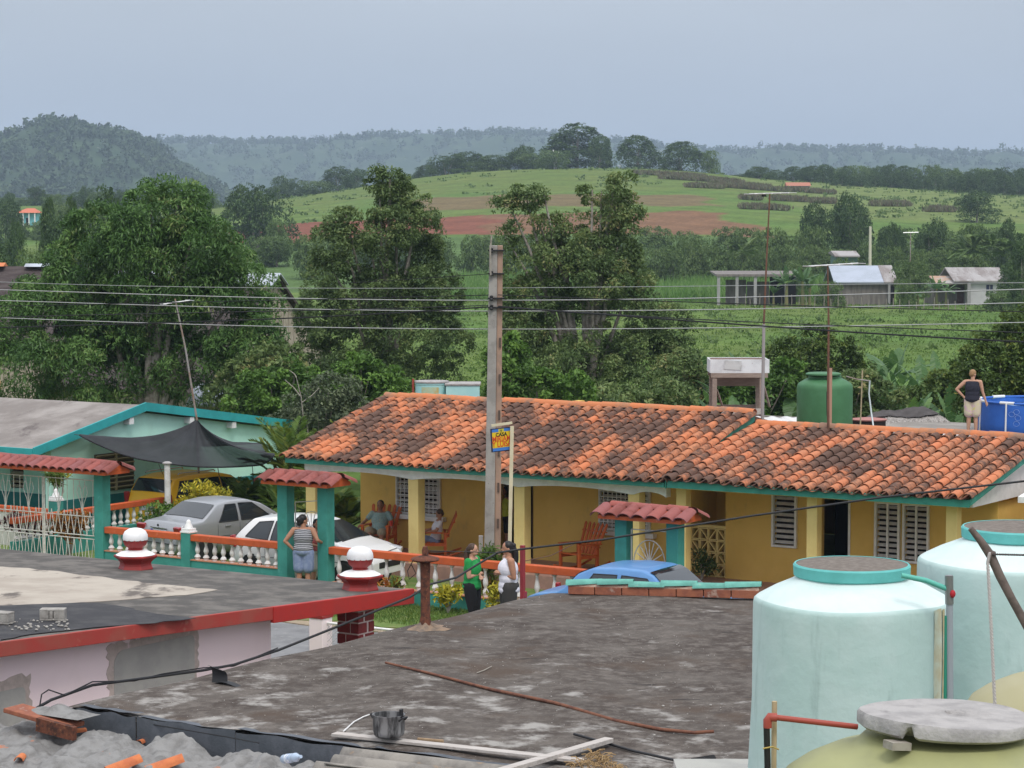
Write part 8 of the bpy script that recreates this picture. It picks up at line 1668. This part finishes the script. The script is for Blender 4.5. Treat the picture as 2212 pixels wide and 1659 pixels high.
D3 = 285; t = thing('utility_pole', 'distant pale concrete pole above the farm roofs', 'utility pole', (fx(1879,D3),D3,h1(fx(1879,D3),D3))); part(t, 'pole', MB().tube([(fx(1879,D3),D3,0),(fx(1879,D3),D3,fz(489,D3))], [.22,.15], 8), M('far_pole',(.60,.57,.45)), smooth=60)
t = thing('aerial_mast', 'distant thin aerial above the farm tree', 'aerial', (fx(1966,D3),D3,h1(fx(1966,D3),D3))); part(t, 'mast', MB().tube([(fx(1966,D3),D3,0),(fx(1966,D3),D3,fz(503,D3))], .06, 6), m_mast); part(t, 'boom', MB().tube([(fx(1950,D3),D3,fz(503,D3)),(fx(1983,D3),D3,fz(502,D3))], .07, 5), m_alu)
lb = 'weathered post in the thin farm fence'
fpost = None
for i in range(30):
    x = 1590 + i*17 + frand.uniform(-4,4); d = np.interp(x,[1590,1900,2110],[256,246,238]); X = at(x,600,d)[0]; z0 = h1(X,d)
    if fpost is None: fpost = mesh_of(MB().tube([(0,0,-.2),(.02,0,.7),(0,0,1.45)], [.055,.05,.04], 6), 'fence_post', M('post_wood',(.26,.23,.19)))
    o = bpy.data.objects.new('fence_post', fpost); COL.objects.link(o); o.location = (X,d,z0); o.rotation_euler = (frand.uniform(-.06,.06),frand.uniform(-.08,.08),0); o.scale = (1,1,frand.uniform(.55,.95)); tag(o, lb, 'fence post', 'posts of the farm fence')
for xl, xr, yt, Y, k, l_ in ((1925,2010,552,256,'light','bright rounded tree between the two farm houses'),(1935,1985,600,252,'bush','bush at the foot of the rounded farm tree'),(2150,2230,555,250,'round','dark tree at the right end of the white farm house'),(2120,2190,622,244,'bush','dark bush below the window of the white farm house'),(1760,1835,605,254,'bush','dark bush in front of the zinc-roofed farm house'),(2180,2240,500,225,'tall','dark tall tree cut by the right picture edge'),(1795,1860,553,284,'bush','bush hiding the base of the white-roofed cabin'),(2120,2212,628,240,'bush','second bush right of the farm house window'),(1690,1760,552,270,'light','ragged tree behind the open farm shed')): far(k, xl, xr, yt, Y, l_, GF)
for x, yt, l_ in ((2025,580,'banana plant in front of the white farm house porch'),(2045,590,'banana plant beside the white house porch'),(1985,605,'banana plant with yellowed leaf by the farm tree'),(1700,555,'tall banana beside the open farm shed'),(1735,545,'tallest banana at the right end of the farm shed'),(1750,575,'banana between shed and zinc roof'),(1672,600,'banana in front of the open shed')): banana(l_, x, yt, 252, 'farm bananas')
for x, y, s in ((2100,520,81),(2140,522,82),(2175,530,83),(1600,530,84),(2085,535,85)):
    d = 300; X = at(x,600,d)[0]; z0 = h1(X,d); palm('coconut_palm', {81:'leftmost tall palm above the white farm house',82:'middle palm above the white farm house',83:'right palm above the white farm house',84:'lone palm with pale forked trunk behind the shed',85:'small palm left of the palms above the farm'}[s], X, d, z0, 12, 3.2, max(1.2,at(x,y,d)[2]-z0-1), s, m_far2, nl=14, ll=1.1, lw=.22, el=(.1,1.2), group='palms above the farm', trunk_r=.16)
# white forked trunk on the hill
X = at(1199,345,690)[0]; z0 = h1(X,690); solo('dead_tree', MB().tube([(X,690,z0),(X+.3,690,z0+3),(X-.6,690,z0+5.5)],[.5,.4,.2],6).tube([(X+.3,690,z0+3),(X+1.2,690,z0+5)],[.3,.15],6), m_white, 'white forked bare trunk among the crest trees', 'tree', o=(X,690,z0))
# tiny house at far left, roof glimpsed on the slope
D4 = 520; X = at(63,470,D4)[0]; z0 = at(63,479,D4)[2]; t = thing('tiny_house', 'tiny turquoise house with red hipped roof far at the left', 'house', (X,D4,z0-1)); w_ = 50/F*D4/2; zt = at(63,450,D4)[2]; ze = at(63,460,D4)[2]
part(t, 'roof', MB().add([(X-w_,D4-3,ze),(X+w_,D4-3,ze),(X+w_,D4+3,ze),(X-w_,D4+3,ze),(X-w_*.2,D4,zt),(X+w_*.5,D4,zt)], [(0,1,5,4),(1,2,5),(2,3,4,5),(3,0,4),(3,2,1,0)]), M('far_red_roof',(.55,.16,.09))); part(t, 'wall', MB().box(X-w_*.8,X+w_*.8,D4-2,D4+2.5,z0-.8,ze), M('far_teal_wall',(.20,.52,.58)))
for k in (-.75,-.3,.2,.7): part(t, 'post', MB().box(X+w_*k-.12,X+w_*k+.12,D4-2.8,D4-2.5,z0-.8,ze), m_white)
part(t, 'doorway', MB().box(X-.3,X+.4,D4-2.05,D4-2.01,z0-.8,z0+.8), m_dark)
D5 = 640; X = at(1725,398,D5)[0]; zt = at(1725,394,D5)[2]; t = thing('tiny_house', 'orange roof glimpsed among trees right of the hill', 'house', (X,D5,zt-4)); part(t, 'roof', MB().prism([(D5-3,zt-1.0),(D5,zt),(D5+3,zt-1.0)], X-3.5, X+3.0, 'x'), M('far_orange_roof',(.40,.16,.10))); part(t, 'wall', MB().box(X-3.2,X+2.7,D5-2.5,D5+2.5,zt-4,zt-1.02), m_fwh)
# ------------------------------------------------------------------ crops and rough grass
def scatter(name, label, cat, mat, X, Y, hgt, lw, k, seed, lean=.5, spread=.25):
    rg = np.random.default_rng(seed); n = len(X); ci = np.repeat(np.arange(n), k); Z = H(X, Y); hh = hgt[ci]*rg.uniform(.6,1.1,n*k)
    d = unit(rg.normal(size=(n*k,3))*np.array((lean,lean,.1)) + np.array((0,0,1.0))); c = np.stack([X[ci],Y[ci],Z[ci]],1) + rg.normal(size=(n*k,3))*np.array((spread,spread,0)) + d*hh[:,None]*.5
    v = leaf_arrays(c, d, unit(rg.normal(size=(n*k,3))*np.array((1,1,.35))), hh, lw*rg.uniform(.7,1.4,n*k)); ti = np.clip(rg.random(n)[ci]*.6+rg.random(n*k)*.4,0,1)
    me = np_mesh(name, v.reshape(-1,3), np.arange(n*k*4).reshape(-1,4), mat, {'tint': np.repeat(ti,4)}); ob = bpy.data.objects.new(name, me); COL.objects.link(ob); return tag(ob, label, cat, None, 'stuff')
rg = np.random.default_rng(31); n = 5200; Y_ = rg.uniform(268,322,n); X_ = at(1360,500,1)[0]*0 + rg.uniform(-22,60,n); ok = (X_ > (at(960,500,1)[0])*Y_) & (X_ < at(1800,500,1)[0]*Y_); scatter('maize_crop', 'tall green maize growing behind the pasture', 'crop', m_maize, X_[ok], Y_[ok], np.full(ok.sum(),2.0), .13, 7, 5, .35, .3)
n = 7000; Y_ = 120 + 150*rg.random(n)**1.2; X_ = rg.uniform(-.25,.25,n)*Y_; scatter('pasture_grass', 'rough tufts of pasture grass', 'grass', m_grass, X_, Y_, rg.uniform(.10,.30,n), .09, 7, 6, .7, .35)
n = 380; Y_ = rg.uniform(150,262,n); X_ = rg.uniform(-.05,.24,n)*Y_; scatter('weeds', 'darker weeds dotted over the pasture', 'weeds', m_far2, X_, Y_, rg.uniform(.25,.6,n), .18, 9, 7, .9, .35)
# strips of dry cane on the hill
cx_, cy_ = [], []
for xl, xr, yy, Y in ((1365,1520,378,655),(1480,1600,386,640),(1425,1530,391,630),(1535,1660,396,615),(1480,1560,408,590),(1560,1700,405,597),(1600,1640,432,545),(1665,1740,430,548),(1600,1700,455,500),(1750,1800,430,545),(1880,1960,432,540),(2000,2060,440,520),(1700,1800,400,605)):
    n = int((xr-xl)*5); t_x = rg.uniform(xl,xr,n); Yv = Y + rg.uniform(-4,4,n); Xv = (t_x-1106)/F*Yv; cx_.append(Xv); cy_.append(Yv)
cx_, cy_ = np.concatenate(cx_), np.concatenate(cy_); scatter('dry_cane', 'strips of dry brown cane across the hill slope', 'crop', m_dry, cx_, cy_, rg.uniform(.7,1.5,len(cx_)), .35, 5, 41, .25, .4)
# vegetation crumbs on the hill: bushes too small to tell apart
n = 1100; Y_ = rg.uniform(480,700,n); X_ = rg.uniform(-.13,.24,n)*Y_; nzv = vnoise(X_, Y_, 60, 9); ok = (nzv > .25) | (X_ > 70); ok &= ~((Y_ < 560) & (X_ > -26) & (X_ < 48)); scatter('hill_scrub', 'low scrub dotted over the hill slope', 'scrub', m_far2, X_[ok], Y_[ok], rg.uniform(.4,1.1,ok.sum()), .5, 7, 8, 1.0, .6)
# ------------------------------------------------------------------ haze
mh, th, bh, oh = newmat('haze'); th.nodes.remove(bh)
pv = th.nodes.new('ShaderNodeVolumePrincipled'); pv.inputs['Color'].default_value = (.64,.80,1.0,1); pv.inputs['Density'].default_value = 0.00019; pv.inputs['Anisotropy'].default_value = 0.0
th.links.new(pv.outputs[0], oh.inputs['Volume'])
solo('haze', MB().box(-4200, 4200, -120, 6800, -6, 215), mh, 'pale blue haze filling the whole valley air', 'haze', kind='stuff')
